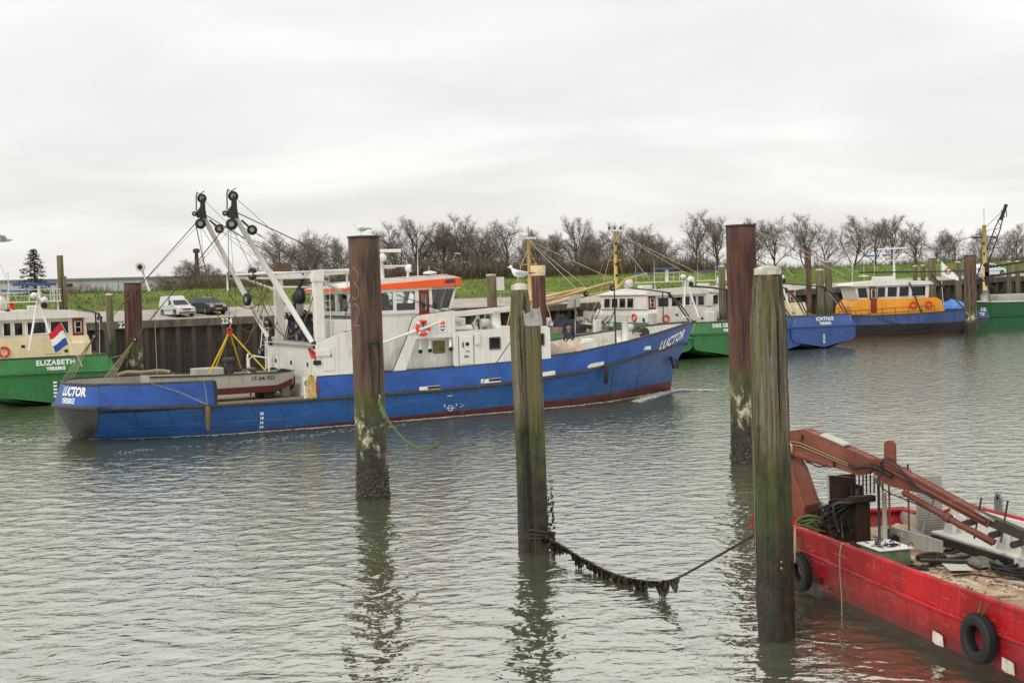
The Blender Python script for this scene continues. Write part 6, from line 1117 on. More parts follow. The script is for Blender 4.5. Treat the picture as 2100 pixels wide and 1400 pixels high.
for k in (3.7, 4.2, 4.6): MB().tube([cp_(k, 1.25, -.1), cp_(k+.02, 1.95, .12)], .018, 5).build('extension_lever', M['gun'], b2); MB().lathe([(.06, -.15), (.06, .15)], cp_(k-.15, 1.5-.4*(k-3.7)*.7), cn, 10).build('pin', M['gun'], b2)
for off_, lz in ((-.2, .32), (-.26, .2)): MB().tube(smooth_pts([cp_(1.95, 2.3, off_), cp_(2.0, 2.42+lz*.3, off_-.1), cp_(2.3, 2.4+lz*.2, off_-.14), cp_(2.65, 2.1, off_-.06), cp_(3.0, 1.9, off_)]), .014, 5).build('hose', M['black'], b2)
MB().tube(smooth_pts([cp_(2.0, 2.3, -.28), cp_(1.9, 2.12, -.3), cp_(2.1, 1.92, -.3), cp_(2.7, 1.75, -.25), cp_(3.5, 1.45, -.25), cp_(4.1, 1.2, -.2)]), .012, 5).build('hose', M['black'], b2)
# flat lifting plank standing behind the jib joint
o = MB().prism([(1.71, 2.4), (1.94, 2.38), (1.94, 2.74), (1.9, 2.79), (1.83, 2.81), (1.76, 2.79), (1.71, 2.74)], .16, .2, lambda p, q, d: cp_(p, q, d)).build('boom_rest_plate', M['crane'], b2, .008)
# crane valve stand with levers, hoses, cabinet
vs_ = MB().box(4.25, 4.75, .15, .85, .74, .8).build('valve_stand', M['rusty'] if 'rusty' in M else M['gun'], rb)
M['rustb'] = paint('rust_brown_steel', '#33211a', .7, .35, .6, '#15100c', .6)
MB().box(4.4, 4.46, .2, .5, .8, 1.7).build('stand_plate', M['rustb'], vs_); MB().box(4.3, 4.48, .12, .62, 1.6, 1.72).build('valve_block', M['rustb'], vs_, .02)
for i in range(7): MB().tube([(4.38, .12+i*.08, 1.75), (4.36+.01*(i % 3), .12+i*.08, 2.12-.03*(i % 2))], .016, 5).build('lever', M['black'], vs_); MB().ball((4.36+.01*(i % 3), .12+i*.08, 2.13-.03*(i % 2)), .018, n=6, k=4).build('lever_knob', M['black'], vs_)
MB().tube([(4.25, .1, .75), (4.25, .1, 2.15)], .03, 6).build('stand_post', M['gun'], vs_); g_ = MB().box(4.2, 4.3, -.02, .14, 1.95, 2.28).build('gauge_box', M['steel'], vs_, .01); MB().lathe([(.05, 0), (.05, .02)], (4.25, .15, 2.1), (0, 1, 0), 10).build('gauge', M['letter'], g_)
MB().tube([(4.12, .06, .75), (4.12, .06, 1.8)], .045, 8).build('gas_pipe', M['grey'], vs_)
g = random.Random(5)
for i in range(34):
    a = (4.4+g.uniform(-.05, .15), .15+g.random()*.5, 1.6); b = (4.6+g.uniform(0, .9), .4+g.random()*.7, .85+g.random()*.2); m_ = ((a[0]+b[0])/2+g.uniform(0, .35), (a[1]+b[1])/2+g.uniform(0, .3), 1.35+g.uniform(-.3, .22)); MB().tube(smooth_pts([a, m_, b]), .018+.012*g.random(), 6).build('hydraulic_hose', M['black'] if i % 4 else M['gun'], vs_)
en = MB().box(4.7, 5.2, .25, .9, .74, 1.15).build('engine', M['rustb'], rb, .05); MB().lathe([(.22, -.2), (.24, 0), (.22, .2)], (4.9, .55, 1.2), (1, 0, 0), 14).build('engine_drum', M['gun'], en)
cb_ = MB().box(5.25, 5.3, .0, .6, .74, 2.0).build('engine_hood', M['rustb'], rb); MB().box(4.95, 5.25, -.0, .05, .74, 1.8).build('hood_side', M['rustb'], cb_); MB().tube([(5.27, .6, .75), (5.27, .6, 2.02)], .03, 6).build('hood_post', M['buoyw'], cb_); MB().tube([(5.27, .6, 2.02), (5.27, .0, 1.92)], .022, 5).build('hood_edge', M['buoyw'], cb_); MB().box(5.0, 5.02, .1, .14, .75, 1.75).build('hood_post', M['crane'], cb_); MB().box(5.35, 5.7, .25, .6, .74, 1.45).build('tool_box', M['grey'], cb_, .02)
for s, y, h in ((5.65, -.84, 1.45), (5.82, -1.09, 1.5), (5.37, -1.25, 1.35)): o = MB().tube([(s, y, .74), (s, y, .74+h)], .022, 6).build('rail_post', M['crane'], rb); MB().ball((s, y, .74+h*.45), .035, n=8, k=4).build('eye', M['crane'], o)
for h in (.7, 1.3): MB().tube(sag((5.82, -1.09, .74+h), (5.37, -1.25, .74+h), .03, 6)+[V((4.95, -1.3, 1.7))], .008, 4).build('rail_rope', M['dark'], rb)
# grating, starboard bulwark structure
gr_ = MB().box(4.75, 4.79, -1.62, -1.05, .76, 1.95).build('grating', M['grey'], rb)
for i in range(22): MB().box(4.742, 4.75, -1.6, -1.07, .79+i*.052, .806+i*.052).build('grating_bar', M['steel'], gr_)
MB().tube([(4.6, -1.0, .75), (4.4, -1.3, 1.75)], .02, 5).build('brace', M['steel'], gr_)
sb = MB().prism([(-7, .74), (4.45, .74), (4.4, 1.38), (3.9, 1.42), (-7, 1.42)], -1.66, -1.56).build('inner_bulwark', M['white'], rb)
MB().box(.9, 4.3, -1.55, -1.05, .74, .95).build('bulwark_step', M['white'], rb, .02); MB().box(1.8, 4.25, -1.08, -1.0, .74, .9).build('step_edge_timber', M['woodpile'], rb, .02)
for s in (3.8, 2.2, 1.5): o = MB().prism([(s, .95), (s+.3, .95), (s+.12, 1.3), (s, 1.3)], -1.5, -1.4).build('bracket', M['white'], rb); MB().prism([(s, .95), (s+.3, .95), (s+.12, 1.3), (s, 1.3)], -1.28, -1.18).build('bracket_plate', M['white'], o)
for s in (3.1, 1.2, -.6): e_ = MB().prism([(s-.1, 1.4), (s+.1, 1.4), (s+.1, 1.72), (s+.06, 1.79), (s, 1.82), (s-.06, 1.79), (s-.1, 1.72)], -1.72, -1.68).build('lifting_eye', M['steel'], rb); MB().lathe([(.035, -.025), (.035, .025)], (s, -1.7, 1.72), (0, 1, 0), 10).build('eye_hole', M['black'], e_)
for s, y in ((2.1, -1.72), (5.4, 1.3)): o = MB().lathe([(.14, 0), (.1, .04), (.09, .22), (.17, .25), (.17, .3)], (s, y, 1.42 if y < 0 else .86), n=12).build('bollard', M['red'], rb)
MB().lathe([(.1, 0), (.08, .18), (.13, .2), (.13, .24)], (5.0, 1.45, .95), n=12).build('bollard', M['red'], rb)
# ------------------------------------------------------------------ loose things on the barge
def at_b(o, s, t, z, rz=0): o.location = RW(s, t, z); o.rotation_euler.z = RA+rz; return o
def tyre(label, s, z, lean):
    t = thing('tyre_fender', label, 'tyre', RW(s, 1.9, z), RA); t.rotation_euler = (lean, 0, RA)
    prof = [(.19, -.075), (.24, -.1), (.3, -.1), (.345, -.075), (.355, 0), (.345, .075), (.3, .1), (.24, .1), (.19, .075), (.21, 0)]
    n = 36; rows = [[(r*math.cos(2*math.pi*i/n), y, r*math.sin(2*math.pi*i/n)) for r, y in prof] for i in range(n+1)]
    MB().grid(rows, True, True).build('tyre', M['black'], t)
    mb = MB()
    for i in range(48):
        a = 2*math.pi*i/48
        for y0, y1 in ((-.07, -.01), (.01, .07)): mb.bar((.352*math.cos(a), y0, .352*math.sin(a)), (.356*math.cos(a+.05), y1, .356*math.sin(a+.05)), .016, .016)
    structure(mb.build('tread', M['black'], t), 'stuff')
    for k in (-.05, .06): MB().tube([(k*.6, 0, .33), (k*1.6, -.1, .33+(1.16-z-.35))], .01, 5).build('lanyard', M['ropeg'], t)
    return t
tyre('worn black tyre hung edge on from the bow corner of the red barge', 4.05, .47, R(-6)); tyre('black tyre hung flat on the red barge side below the cap rail', -1.35, .62, R(3))
ph = MB().box(-.8, .75, -.02, .02, 0, .29).build('steel_plate', M['alu']); at_b(ph, 3.85, -.42, .74, R(3)); tag(ph, 'upright grey steel plate lying on edge across the barge deck', 'plate')
pf = thing('pipe_fender', 'grey plastic pipe lying on the barge deck behind the steel plate', 'pipe', RW(4.2, -.75, .86), RA+R(-10)); MB().tube([(-.5, 0, 0), (.35, 0, 0)], .1, 14, False).build('tube', plain('grey_plastic', '#70757c', .4), pf); MB().tube([(-.52, 0, 0), (-.5, 0, 0)], .09, 14).build('bore', M['black'], pf)
rl = thing('rolled_canvas', 'rolled cream canvas lying on the barge deck beside the lever stand', 'canvas', RW(4.65, -.5, .82), RA); MB().tube(smooth_pts([(-.45, .1, .12), (-.2, .0, .08), (.05, -.05, .1), (.3, -.25, .12)]), [.07, .075, .09, .1, .1, .09, .085, .09, .1, .11, .1, .08, .07], 10).build('roll', plain('cream_canvas', '#b8a98a', .9, 0, .2, 5), rl); MB().tube([(-.3, .2, .0), (.35, -.1, .0)], .09, 10).build('inner_roll', M['black'], rl)
def coil(label, s, t, n, R_, r, mat, seed, rz=0):
    g = random.Random(seed); mb = MB()
    for i in range(n): mb.torus((g.gauss(0, .05), g.gauss(0, .05), r+.6*r*i), (g.gauss(0, .12), g.gauss(0, .12), 1), R_*g.uniform(.7, 1.05), r, 26, 6)
    mb.tube(smooth_pts([(R_, 0, r), (R_*1.5, .1, r), (R_*1.9, -.15, r), (R_*2.6, 0, r)]), r, 6)
    return tag(at_b(mb.build('rope_coil', mat), s, t, .74, rz), label, 'rope')
coil('tangled dark rope coil on the deck beside the steel plate', 2.95, -.1, 6, .24, .018, M['roped'], 3, R(170)); coil('large coil of dark hose on the deck near the white step', 1.75, -.85, 6, .3, .02, M['black'], 6, R(60)); coil('second large coil of dark hose beside the crane tip', 1.25, -.6, 5, .28, .02, M['black'], 8, R(200))
MB_ = MB().tube(smooth_pts([(0, 0, .02), (.3, .25, .02), (.8, .1, .02), (1.6, .2, .02), (2.4, .0, .02), (2.9, .3, .02), (2.6, .6, .02)]), .013, 6).build('loose_hose', M['black']); tag(at_b(MB_, 1.6, .3, .74, R(225)), 'black hose trailing loose over the muddy planks', 'hose')
mt = thing('ribbed_mat', 'folded ribbed grey mat on the muddy planks with a dark board across it', 'mat', RW(2.15, -.12, .75), RA+R(70)); rows = [[(x, y, .03+.02*abs(math.sin(y*30))) for x in np.linspace(-.2, .2, 4)] for y in np.linspace(-.4, .4, 40)]; MB().grid(rows, False).build('mat', M['grey'], mt)
bo = at_b(MB().box(-.4, .4, -.07, .07, 0, .05).build('board', M['woodpile'], None, .005), 2.4, -.05, .80, R(60)); tag(bo, 'dark mossy board lying across the ribbed mat', 'board')
bo = at_b(MB().box(-.4, .4, -.05, .05, 0, .05).build('board', M['dark'], None, .005), 2.75, -.45, .74, R(95)); tag(bo, 'black board with a white edge lying on the planks', 'board')
hp = heap('rag_heap', 'crumpled grey green rags heaped by the white step', 'rags', RW(2.2, -.75, .74), RA, .35, .22, .16, plain('grey_rags', '#6a6a55', .9, 0, .35, 9), 3, 16)
ht = thing('deck_tub', 'square steel tub with a white lid covered in dark scraps beside the near rail', 'tub', RW(3.0, .75, .74), RA); MB().box(-.36, .36, -.3, .3, 0, .3).build('tub', M['greenhull'] if False else plain('rusty_green_steel', '#5d6a54', .7, 0, .4, 4), ht, .02); MB().box(-.4, .4, -.34, .34, .301, .33).build('lid', M['white'], ht, .01)
g = random.Random(14); mb = MB()
for i in range(60): a = Vector((g.uniform(-.28, .28), g.uniform(-.24, .24), .34)); mb.tube([a, a+Vector((g.gauss(0, .05), g.gauss(0, .05), g.uniform(0, .04)))], .009, 4)
structure(mb.build('scraps', M['black'], ht), 'stuff'); MB().torus((-.36, -.3, .36), (1, 0, 0), .05, .008, 12, 5).build('handle', M['dark'], ht)
g = random.Random(6); mb = MB()
for i in range(10): mb.torus((g.gauss(0, .06), g.gauss(0, .06), .05+.02*i), (g.gauss(0, .35), g.gauss(0, .35), 1), g.uniform(.16, .3), .018, 22, 6)
tag(at_b(mb.build('mooring_line_bundle', M['ropeg']), 4.75, 1.35, 1.05), 'bundle of green mooring line thrown over the bow bollard', 'rope')
for k in (0, .1): tag(wire('bow_line', [RW(4.85, 1.55, 1.18-k), (4.6, 21.0, 1.3-k*1.2), (4.25, 20.4, 1.32-k)], .02, M['ropew']), 'pale double mooring line from the red barge to the thick timber post', 'rope', 'lines from the red barge to the timber post')
tag(MB().tube(smooth_pts([RW(2.75, 1.6, 1.2), RW(2.72, 1.78, 1.2), RW(2.68, 1.84, .8), RW(2.6, 1.86, .3), RW(2.55, 1.9, -.1)]), .012, 6).build('side_line', M['ropew']), 'single pale rope hanging down the red barge side into the water', 'rope')
tag(MB().tube(smooth_pts([RW(.9, -1.35, 1.2), RW(.75, -1.3, 1.4), RW(.5, -1.3, 1.36), RW(.45, -1.3, 1.1), RW(.5, -1.2, .8)]), .075, 10).build('ventilation_hose', plain('pale_hose', '#c9c3ae', .7)), 'fat pale hose curving over the inner bulwark of the red barge', 'hose')
for i, (s, t) in enumerate(((3.0, .35), (2.3, .5), (3.3, -.75))): o = MB(); g = random.Random(i+40); [o.tube([(g.gauss(0, .1), g.gauss(0, .1), .02), (g.gauss(0, .1), g.gauss(0, .1), .06), (g.gauss(0, .12), g.gauss(0, .12), .02)], .02, 5) for _ in range(7)]; tag(at_b(o.build('weed_clump', M['weed']), s, t, .74), 'small clump of dark weed dropped on the muddy planks', 'weed', 'weed clumps on the barge deck')

g = random.Random(77); mb = MB()
for i in range(420):
    s, t = g.uniform(-1.5, 5.2), g.uniform(-1.0, 1.6); p = V(RW(s, t, .745)); k = g.random(); a = g.uniform(0, 6.28); d = Vector((math.cos(a), math.sin(a), 0)); L = g.uniform(.015, .06)
    if k < .5: mb.add([p-d*L, p+d.cross(Z)*L*.5, p+d*L, p-d.cross(Z)*L*.5+Z*.02], [(0, 1, 2), (0, 2, 3), (0, 3, 1), (1, 3, 2)])
    else: mb.tube([p, p+d*L*1.5+Z*.015, p+d*L*3+d.cross(Z)*L], .006, 4)
o = structure(mb.build('deck_debris', M['weed']), 'stuff'); o['label'] = 'small scraps of weed, shell and rope scattered over the barge planks'
tag(MB().tube([V(RW(*p)) for p in smooth_pts([(3.6, .2, .76), (3.2, .9, .76), (2.4, 1.1, .76), (1.6, .7, .76), (.9, 1.1, .76), (.2, .6, .76), (-.6, .9, .76)])], .014, 6).build('loose_rope', M['roper']), 'thin brown rope lying in loose bends along the near rail of the barge deck', 'rope')
tag(MB().tube([V(RW(*p)) for p in smooth_pts([(4.6, .9, .77), (4.1, 1.25, .78), (3.6, 1.35, .77), (3.3, 1.1, .77), (3.6, .95, .77), (4.0, 1.05, .79), (3.8, 1.3, .8)])], .02, 6).build('loose_hose', M['black']), 'black hydraulic hose looped on deck behind the near rail by the lever stand', 'hose')
for i, (s, t, a) in enumerate(((.8, -.3, 20), (.2, .5, 75), (-.5, -.2, 130))): tag(at_b(MB().box(-.35, .35, -.06, .06, 0, .035).build('loose_board', M['plank'], None, .004), s, t, .742, R(a)), ('short pale board lying on the planks near the crane tip', 'short pale board lying askew beside the loose brown rope', 'short pale board lying flat behind the second tyre')[i], 'board')
# ------------------------------------------------------------------ parked vehicles
M['tyre'] = plain('car_tyre', '#16161a', .8); M['hub'] = plain('wheel_hub', '#8a8c8e', .4, .6); M['silver'] = plain('silver_car_paint', '#c6c8c8', .3, .2, .05); M['charcoal'] = plain('charcoal_car_paint', '#363a40', .25, .2, .1); M['carwhite'] = plain('white_car_paint', '#d9dbdb', .3, 0, .04); M['plate'] = plain('yellow_plate', '#d69a26', .5); M['lampw'] = plain('clear_lamp', '#b9c0c4', .15); M['lampr'] = plain('red_lamp', '#9c1b18', .2)
def vehicle(label, loc, rz, paint_, lower, upper, W_=1.68, wheels=(.75, 3.2), cat='car', sidewin=((1.25, 2.05), (2.1, 2.7))):
    """profiles as (x,z), x=0 at the front bumper; local x runs backwards"""
    t = thing('parked_'+cat, label, cat, loc, rz); hw = W_/2
    def ring(pr, f): return [[(p, y*(1-.06*abs(f(p, q))), q) for p, q in pr] for y in (-hw, hw)]
    body = MB(); n = len(lower); vs_ = []
    for y, k in ((-hw, 1), (-hw+.1, 0), (hw-.1, 0), (hw, 1)):
        for p, q in lower: c = 1 if not k else .0; vs_.append((p if not k else p+(.06 if p < 1 else -.06 if p > 3.4 else 0), y, q-(.05 if k and q > .7 else 0)))
    fs = [tuple(range(n)), tuple(reversed(range(3*n, 4*n)))]
    for j in range(3): fs += [(j*n+i, j*n+(i+1) % n, (j+1)*n+(i+1) % n, (j+1)*n+i) for i in range(n)]
    b = body.add(vs_, fs).build('body', paint_, t, .03)
    top = MB(); n = len(upper); zr_ = max(q for p, q in upper); zb = min(q for p, q in upper); vs_ = []
    for sgn in (-1, 1): vs_ += [(p, sgn*(hw-.03-.16*(q-zb)/(zr_-zb)), q) for p, q in upper]
    top.add(vs_, [tuple(range(n)), tuple(reversed(range(n, 2*n)))]+[(i, (i+1) % n, n+(i+1) % n, n+i) for i in range(n)]).build('cabin', paint_, t, .03)
    for sgn in (-1, 1):
        for a, c in sidewin:
            def P(p, q): return (p, sgn*(hw-.022-.16*(q-zb)/(zr_-zb)), q)
            z0, z1 = zb+.05, zr_-.1; f0 = (z1-z0)*.0
            lo = max(a, upper[0][0]+.12); sl = (upper[1][0]-upper[0][0])*(z1-z0)/(upper[1][1]-upper[0][1]) if a == sidewin[0][0] else 0
            MB().add([P(lo, z0), P(c, z0), P(c, z1), P(lo+sl, z1)], [(0, 1, 2, 3)]).build('side_window', M['glassdark'], t)
        MB().box(-.02+.03, .12, sgn*(hw-.42), sgn*(hw-.12), .62, .78).build('headlight', M['lampw'], t, .02)
        MB().box(lower[-1][0]-.1 if False else max(p for p, q in lower)-.06, max(p for p, q in lower)+.012, sgn*(hw-.3), sgn*(hw-.08), .7, 1.0).build('tail_light', M['lampr'], t)
        MB().ball((upper[0][0]+.25, sgn*(hw+.08), zb+.06), .09, .08, .07, 8, 6).build('mirror', paint_, t)
        for x in wheels:
            w = MB().lathe([(.2, -.1), (.29, -.1), (.31, -.06), (.31, .06), (.29, .1), (.2, .1)], (x, sgn*(hw-.08), .31), (0, 1, 0), 20).build('wheel', M['tyre'], t); MB().lathe([(.19, -.11), (.19, .11)], (x, sgn*(hw-.08), .31), (0, 1, 0), 14).build('rim', M['hub'], w)
            MB().lathe([(.36, -.02), (.36, .02)], (x, sgn*(hw-.012), .33), (0, 1, 0), 20).build('wheel_arch', M['tyre'], t)
        MB().box(.9, 3.0, sgn*(hw+.002)-.004, sgn*(hw+.002)+.004, .55, .6).build('door_moulding', M['tyre'], t); MB().box(2.06, 2.075, sgn*hw-.003, sgn*hw+.003, .35, .95).build('door_seam', M['tyre'], t)
    a, c = upper[0], upper[1]; d = Vector((c[0]-a[0], 0, c[1]-a[1])); nn = Vector((-d.z, 0, d.x)).normalized()*.012
    A = Vector((a[0], 0, a[1]))+d*.1+nn; C_ = Vector((a[0], 0, a[1]))+d*.92+nn; MB().add([A+Vector((0, -hw+.12, 0)), A+Vector((0, hw-.12, 0)), C_+Vector((0, hw-.24, 0)), C_+Vector((0, -hw+.24, 0))], [(0, 1, 2, 3)]).build('windscreen', M['glassdark'], t)
    MB().box(-.03, .005, -.26, .26, .42, .53).build('number_plate', M['plate'], t); MB().box(-.012, .03, -.38, .38, .58, .7).build('grille', M['tyre'], t); MB().box(-.03, .06, -hw+.08, hw-.08, .3, .4).build('bumper', M['tyre'], t, .02)
    return t
low = [(0, .25), (0, .55), (.08, .8), (.5, .9), (1.0, .98), (3.7, 1.0), (4.0, .9), (4.05, .3), (3.9, .22), (.2, .22)]
van_up = [(.95, .97), (1.65, 1.5), (1.75, 1.52), (1.95, 1.78), (2.2, 1.84), (3.9, 1.8), (4.0, .97)]
gk = lambda k, n: qp(k, n, qz(k)+.03+.075*n*qr(k)/.8)
vehicle('silver white delivery van parked on the quay with its nose to the water', gk(3.8, 2.3), R(130), M['silver'], low, van_up, 1.66, (.75, 3.3), 'van', ((1.25, 2.05),)).scale = (.93, .93, .93)
hat_up = [(1.0, .95), (1.75, 1.4), (2.4, 1.45), (3.3, 1.4), (3.85, .98)]
vehicle('charcoal hatchback parked beside the silver van', gk(6.7, 3.4), R(130), M['charcoal'], low, hat_up, 1.7, (.78, 3.2), 'car', ((1.3, 2.1), (2.18, 3.0)))
vehicle('white van parked on the quay behind the wheelhouse windows', gk(25.6, 4.0), R(205), M['carwhite'], low, van_up, 1.7, (.75, 3.3), 'van', ((1.25, 2.05),))
vehicle('white estate car parked under the dike behind the yellow mast', gk(101.0, 4.5), R(200), M['carwhite'], low, [(1.0, .95), (1.7, 1.4), (2.3, 1.46), (3.7, 1.4), (4.0, .98)], 1.7, (.78, 3.2), 'car', ((1.3, 2.1), (2.18, 3.1)))
vehicle('grey car parked by the white sign board on the quay', gk(37.5, 6.0), R(30), M['charcoal'], low, hat_up, 1.7, (.78, 3.2), 'car', ((1.3, 2.1), (2.18, 3.0))) if False else None
# ------------------------------------------------------------------ person on the foredeck
def person():
    t = thing('person', 'person with fair hair in a dark purple jacket standing on the foredeck, looking down', 'person', LW(25.0, -1.0, I(25, _zg)-.62), LA+R(70))
    me = bpy.data.meshes.new('body')
    J = [('pel', (0, 0, .92), .135), ('chest', (.03, 0, 1.25), .15), ('neck', (.05, 0, 1.44), .06), ('head', (.08, 0, 1.56), .095), ('crown', (.08, 0, 1.64), .085),
         ('shL', (.03, .17, 1.38), .075), ('elL', (.1, .25, 1.12), .055), ('wrL', (.3, .2, .98), .042), ('haL', (.38, .17, .96), .04),
         ('shR', (.03, -.17, 1.38), .075), ('elR', (.08, -.26, 1.12), .055), ('wrR', (.28, -.2, 1.0), .042), ('haR', (.36, -.17, .99), .04),
         ('hiL', (0, .1, .86), .1), ('knL', (.03, .11, .48), .07), ('anL', (-.01, .11, .09), .05), ('toL', (.14, .12, .05), .045),
         ('hiR', (0, -.1, .86), .1), ('knR', (.03, -.11, .48), .07), ('anR', (-.01, -.11, .09), .05), ('toR', (.14, -.12, .05), .045)]
    ix = {j[0]: i for i, j in enumerate(J)}
    Ed = [('pel', 'chest'), ('chest', 'neck'), ('neck', 'head'), ('head', 'crown'), ('chest', 'shL'), ('shL', 'elL'), ('elL', 'wrL'), ('wrL', 'haL'), ('chest', 'shR'), ('shR', 'elR'), ('elR', 'wrR'), ('wrR', 'haR'), ('pel', 'hiL'), ('hiL', 'knL'), ('knL', 'anL'), ('anL', 'toL'), ('pel', 'hiR'), ('hiR', 'knR'), ('knR', 'anR'), ('anR', 'toR')]
    me.from_pydata([j[1] for j in J], [(ix[a], ix[b]) for a, b in Ed], []); me.update()
    o = bpy.data.objects.new('body', me); COL.objects.link(o); o.parent = t
    me.attributes.new  # skin radii
    o.modifiers.new('skin', 'SKIN')
    if not me.skin_vertices: bpy.context.view_layer.objects.active = o
    if me.skin_vertices:
        for i, j in enumerate(J): me.skin_vertices[0].data[i].radius = (j[2], j[2])
        me.skin_vertices[0].data[0].use_root = True
    s = o.modifiers.new('sub', 'SUBSURF'); s.levels = 2; s.render_levels = 2
    q = N('jacket_trousers_skin'); x, y, z = q.xyz(); c = q.mix(q.ramp(z, .86, .87), lin('#2a3350'), lin('#38304a')); c = q.mix(q.ramp(z, 1.45, 1.455), c, lin('#c49a80')); c = q.mix(q.math('MULTIPLY', q.ramp(x, .31, .315), q.ramp(z, .8, .81)), c, lin('#c49a80')); c = q.mix(q.math('SUBTRACT', 1., q.ramp(z, .1, .11)), c, lin('#1a1a1a')); o.data.materials.append(q.fin(c, .85))
    MB().ball((.055, 0, 1.615), .115, .11, .125, 14, 10).build('hair', plain('fair_hair', '#8f7148', .8, 0, .3, 20), t); MB().tube([(-.02, 0, 1.6), (-.06, 0, 1.5), (-.05, 0, 1.4)], [.07, .06, .03], 8).build('hair_back', plain('fair_hair_tail', '#8f7148', .8, 0, .3, 20), t)
    for sy in (-1, 1):
        MB().ball((.172, sy*.036, 1.57), .012, n=6, k=4).build('eye', M['black'], t)
        for k in range(4): MB().tube([(.38, sy*(.15+.02*k), .985-.01*k), (.43, sy*(.15+.02*k), .965), (.44, sy*(.15+.02*k), .93)], .009, 5).build('finger', plain('skin_%d%d' % (sy, k), '#c49a80', .6), t)
        MB().tube([(.36, sy*.13, .98), (.4, sy*.11, .96)], .01, 5).build('thumb', plain('skin_t%d' % sy, '#c49a80', .6), t)
    MB().tube([(.17, 0, 1.56), (.192, 0, 1.545), (.175, 0, 1.535)], .012, 5).build('nose', plain('skin_n', '#c49a80', .6), t); MB().box(.165, .176, -.025, .025, 1.505, 1.512).build('mouth', M['door'], t)
person()
# ------------------------------------------------------------------ flag on the green stern
fx = thing('stern_flag', 'red white and blue flag drooping from a slanted staff at the green stern', 'flag', (-25.45, 73.2, 2.7), CA)
MB().tube([(.1, -.55, -.55), (-.2, -.1, .6), (-.5, .6, 2.05)], .025, 6).build('staff', M['white'], fx)
for i, mm in enumerate(('flagr', 'flagw', 'flagb')):
    rows = [];
    for v in np.linspace(i/3, (i+1)/3, 5): rows.append([(-.45+.1*math.sin(u*7+v*3), .55-.12*u-.32*v+.35*u, 2.0-1.25*v*(1-.12*u)-.55*u+.05*math.sin(u*6)) for u in np.linspace(0, 1, 12)])
    MB().grid([[(p[0], p[1]+.5*u_2, p[2]) for p, u_2 in zip(r, np.linspace(0, 1, 12))] for r in rows]).build('stripe', M[mm], fx)
fs_ = thing('signal_flag', 'small yellow and red flag beside the cream wheelhouse roof', 'flag', (-31.6, 79.5, 5.3)); MB().tube([(0, 0, -.6), (.05, 0, 1.3)], .02, 5).build('staff', M['white'], fs_); MB().grid([[(.05+.3*u, .05*math.sin(6*u), .5+.5*v-.25*u) for u in np.linspace(0, .5, 5)] for v in (0, 1)]).build('hoist_panel', M['hoseY'], fs_); MB().grid([[(.05+.3*u, .05*math.sin(6*u), .5+.5*v-.25*u) for u in np.linspace(.5, 1.4, 6)] for v in (0, 1)]).build('fly_panel', M['flagr'], fs_)
# mooring lines to the quay and between boats
for i, (a, b, d) in enumerate((((-25.2, 72.9, 2.8), (-25.8, 85.5, 2.4), .3), ((-25.5, 86, 3.4), (-20.5, 105, 4.2), 1.3), ((-26, 86.4, 2.3), qp(18, .5, 4.3), 1.2), ((24.6, 121, 4.4), (30.0, 122, 6.0), .6), ((29.8, 107.9, 2.8), (35, 128.5, 2.3), .6), ((46.5, 127.4, 2.4), (56, 142, 5.4), .8))):
    tag(wire('mooring_line', sag(a, b, d), .025, M['roped' if i else 'ropew']), ('pale short mooring line from the green stern to the weedy pile', 'slack dark line across the sheet pile wall, upper one', 'slack dark line across the sheet pile wall, lower one', 'dark line between posts behind the slate blue stern', 'dark line from the slate blue stern to the ochre cabin boat', 'dark line from the ochre cabin boat to the far posts')[i], 'rope')
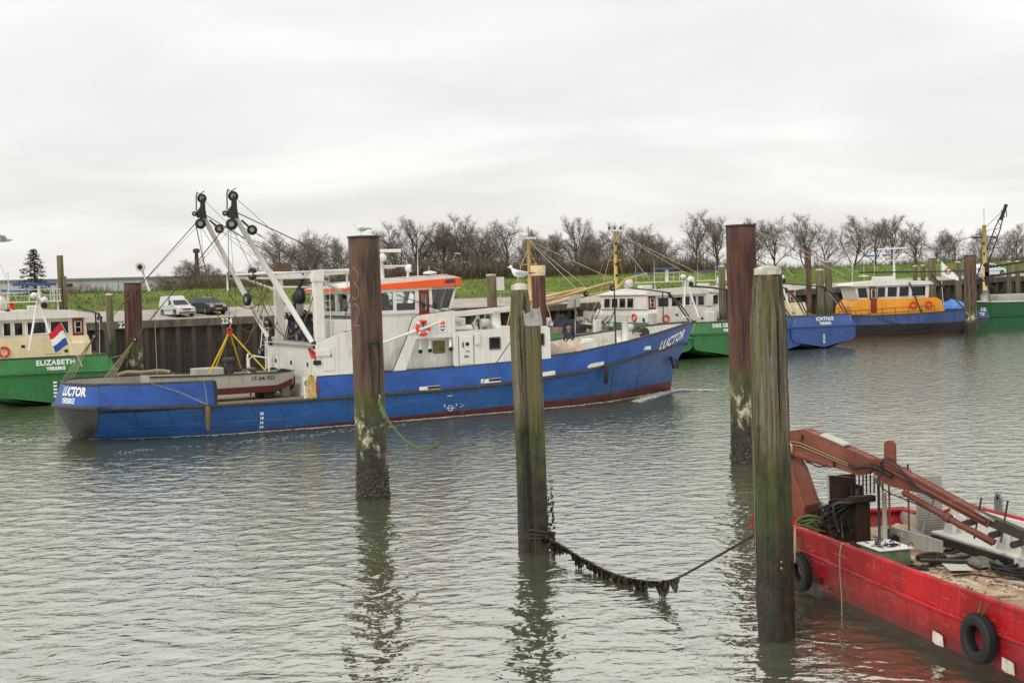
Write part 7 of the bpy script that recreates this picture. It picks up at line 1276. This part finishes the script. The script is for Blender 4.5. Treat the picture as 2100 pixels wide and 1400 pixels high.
# lamp posts along the dike
for px_, Y, top in ((1752, 150, 490), (1715, 156, 540), (955, 150, 520)):
    x = (px_-1050)/2600*Y; k = (Vector((x, Y, 0))-QO).dot(QU); zb_ = dz(k)-.2; zt = 5.9+(590-.032*(px_-1050)-top)*Y/2600
    t = thing('lamp_post', 'slender pale lamp post standing on the dike', 'lamp post', (x, Y, zb_), 0, 'lamp posts on the dike'); MB().tube([(0, 0, 0), (-.25, 0, zt-zb_)], [.09, .05], 8).build('pole', M['grey'], t); MB().bar((-.25, 0, zt-zb_), (-1.0, 0, zt-zb_+.05), .16, .1).build('lamp_head', M['white'], t, .02)
# ------------------------------------------------------------------ wake and foam flecks
g = random.Random(17); mb = MB()
def fleck(p, s, stretch, ang):
    n = g.choice((5, 6, 7)); c = math.cos(ang); s_ = math.sin(ang); vs_ = []
    for i in range(n): a = 2*math.pi*i/n; r = s*g.uniform(.5, 1.2); x, y = r*math.cos(a)*stretch, r*math.sin(a)*.8; vs_.append((p[0]+x*c-y*s_, p[1]+x*s_+y*c, p[2]))
    mb.add(vs_, [tuple(range(n))])
for i in range(2600):
    s = g.uniform(1.2, 32.2); d = abs(g.gauss(0, .14))+(.5*g.random()**2 if s > 28 else 0); q = s if s < 24 else 24+(s-24)*9.6/7.85
    t = -(I(min(q, 33.5), _tw)+.03+d); w = LW(s, t, .02+.02*g.random()); fleck(w, g.uniform(.02, .06), 2.2, LA)
for i in range(1700):   # bow wave curling off the stem
    u = g.random(); s = 32.2-u*6+.5; d = .25+u*1.5+g.gauss(0, .13+.1*u); q = min(33.5, s if s < 24 else 24+(s-24)*9.6/7.85)
    w = LW(s, -(I(q, _tw)+d), .02+.06*g.random()); fleck(w, g.uniform(.02, .075)*(1.2-.6*u), 2.0, LA-.3)
for i in range(420):
    u = g.random()**1.4; w = LW(32.0+1.6*u+g.gauss(0, .18), -.1-1.5*u+g.gauss(0, .22), .02+.05*g.random()); fleck(w, g.uniform(.02, .07), 1.8, LA)
for i in range(700):
    u = g.random(); w = LW(1-u*16, .5+g.gauss(0, .35+.08*u*10), .02+.04*g.random()); fleck(w, g.uniform(.02, .06)*(1-.4*u), 2.4, LA) if g.random() < .8-.5*u else None
for i in range(260):
    u = g.random(); w = LW(14-u*13, -5.8-u*1.6+.3*math.sin(u*9)+g.gauss(0, .3), .02+.04*g.random()); fleck(w, g.uniform(.012, .035), 2.6, LA-.05)
o = structure(mb.build('wake_foam', M['foam']), 'stuff'); o['label'] = 'white flecks of foam along the waterline and wake of the blue boat'
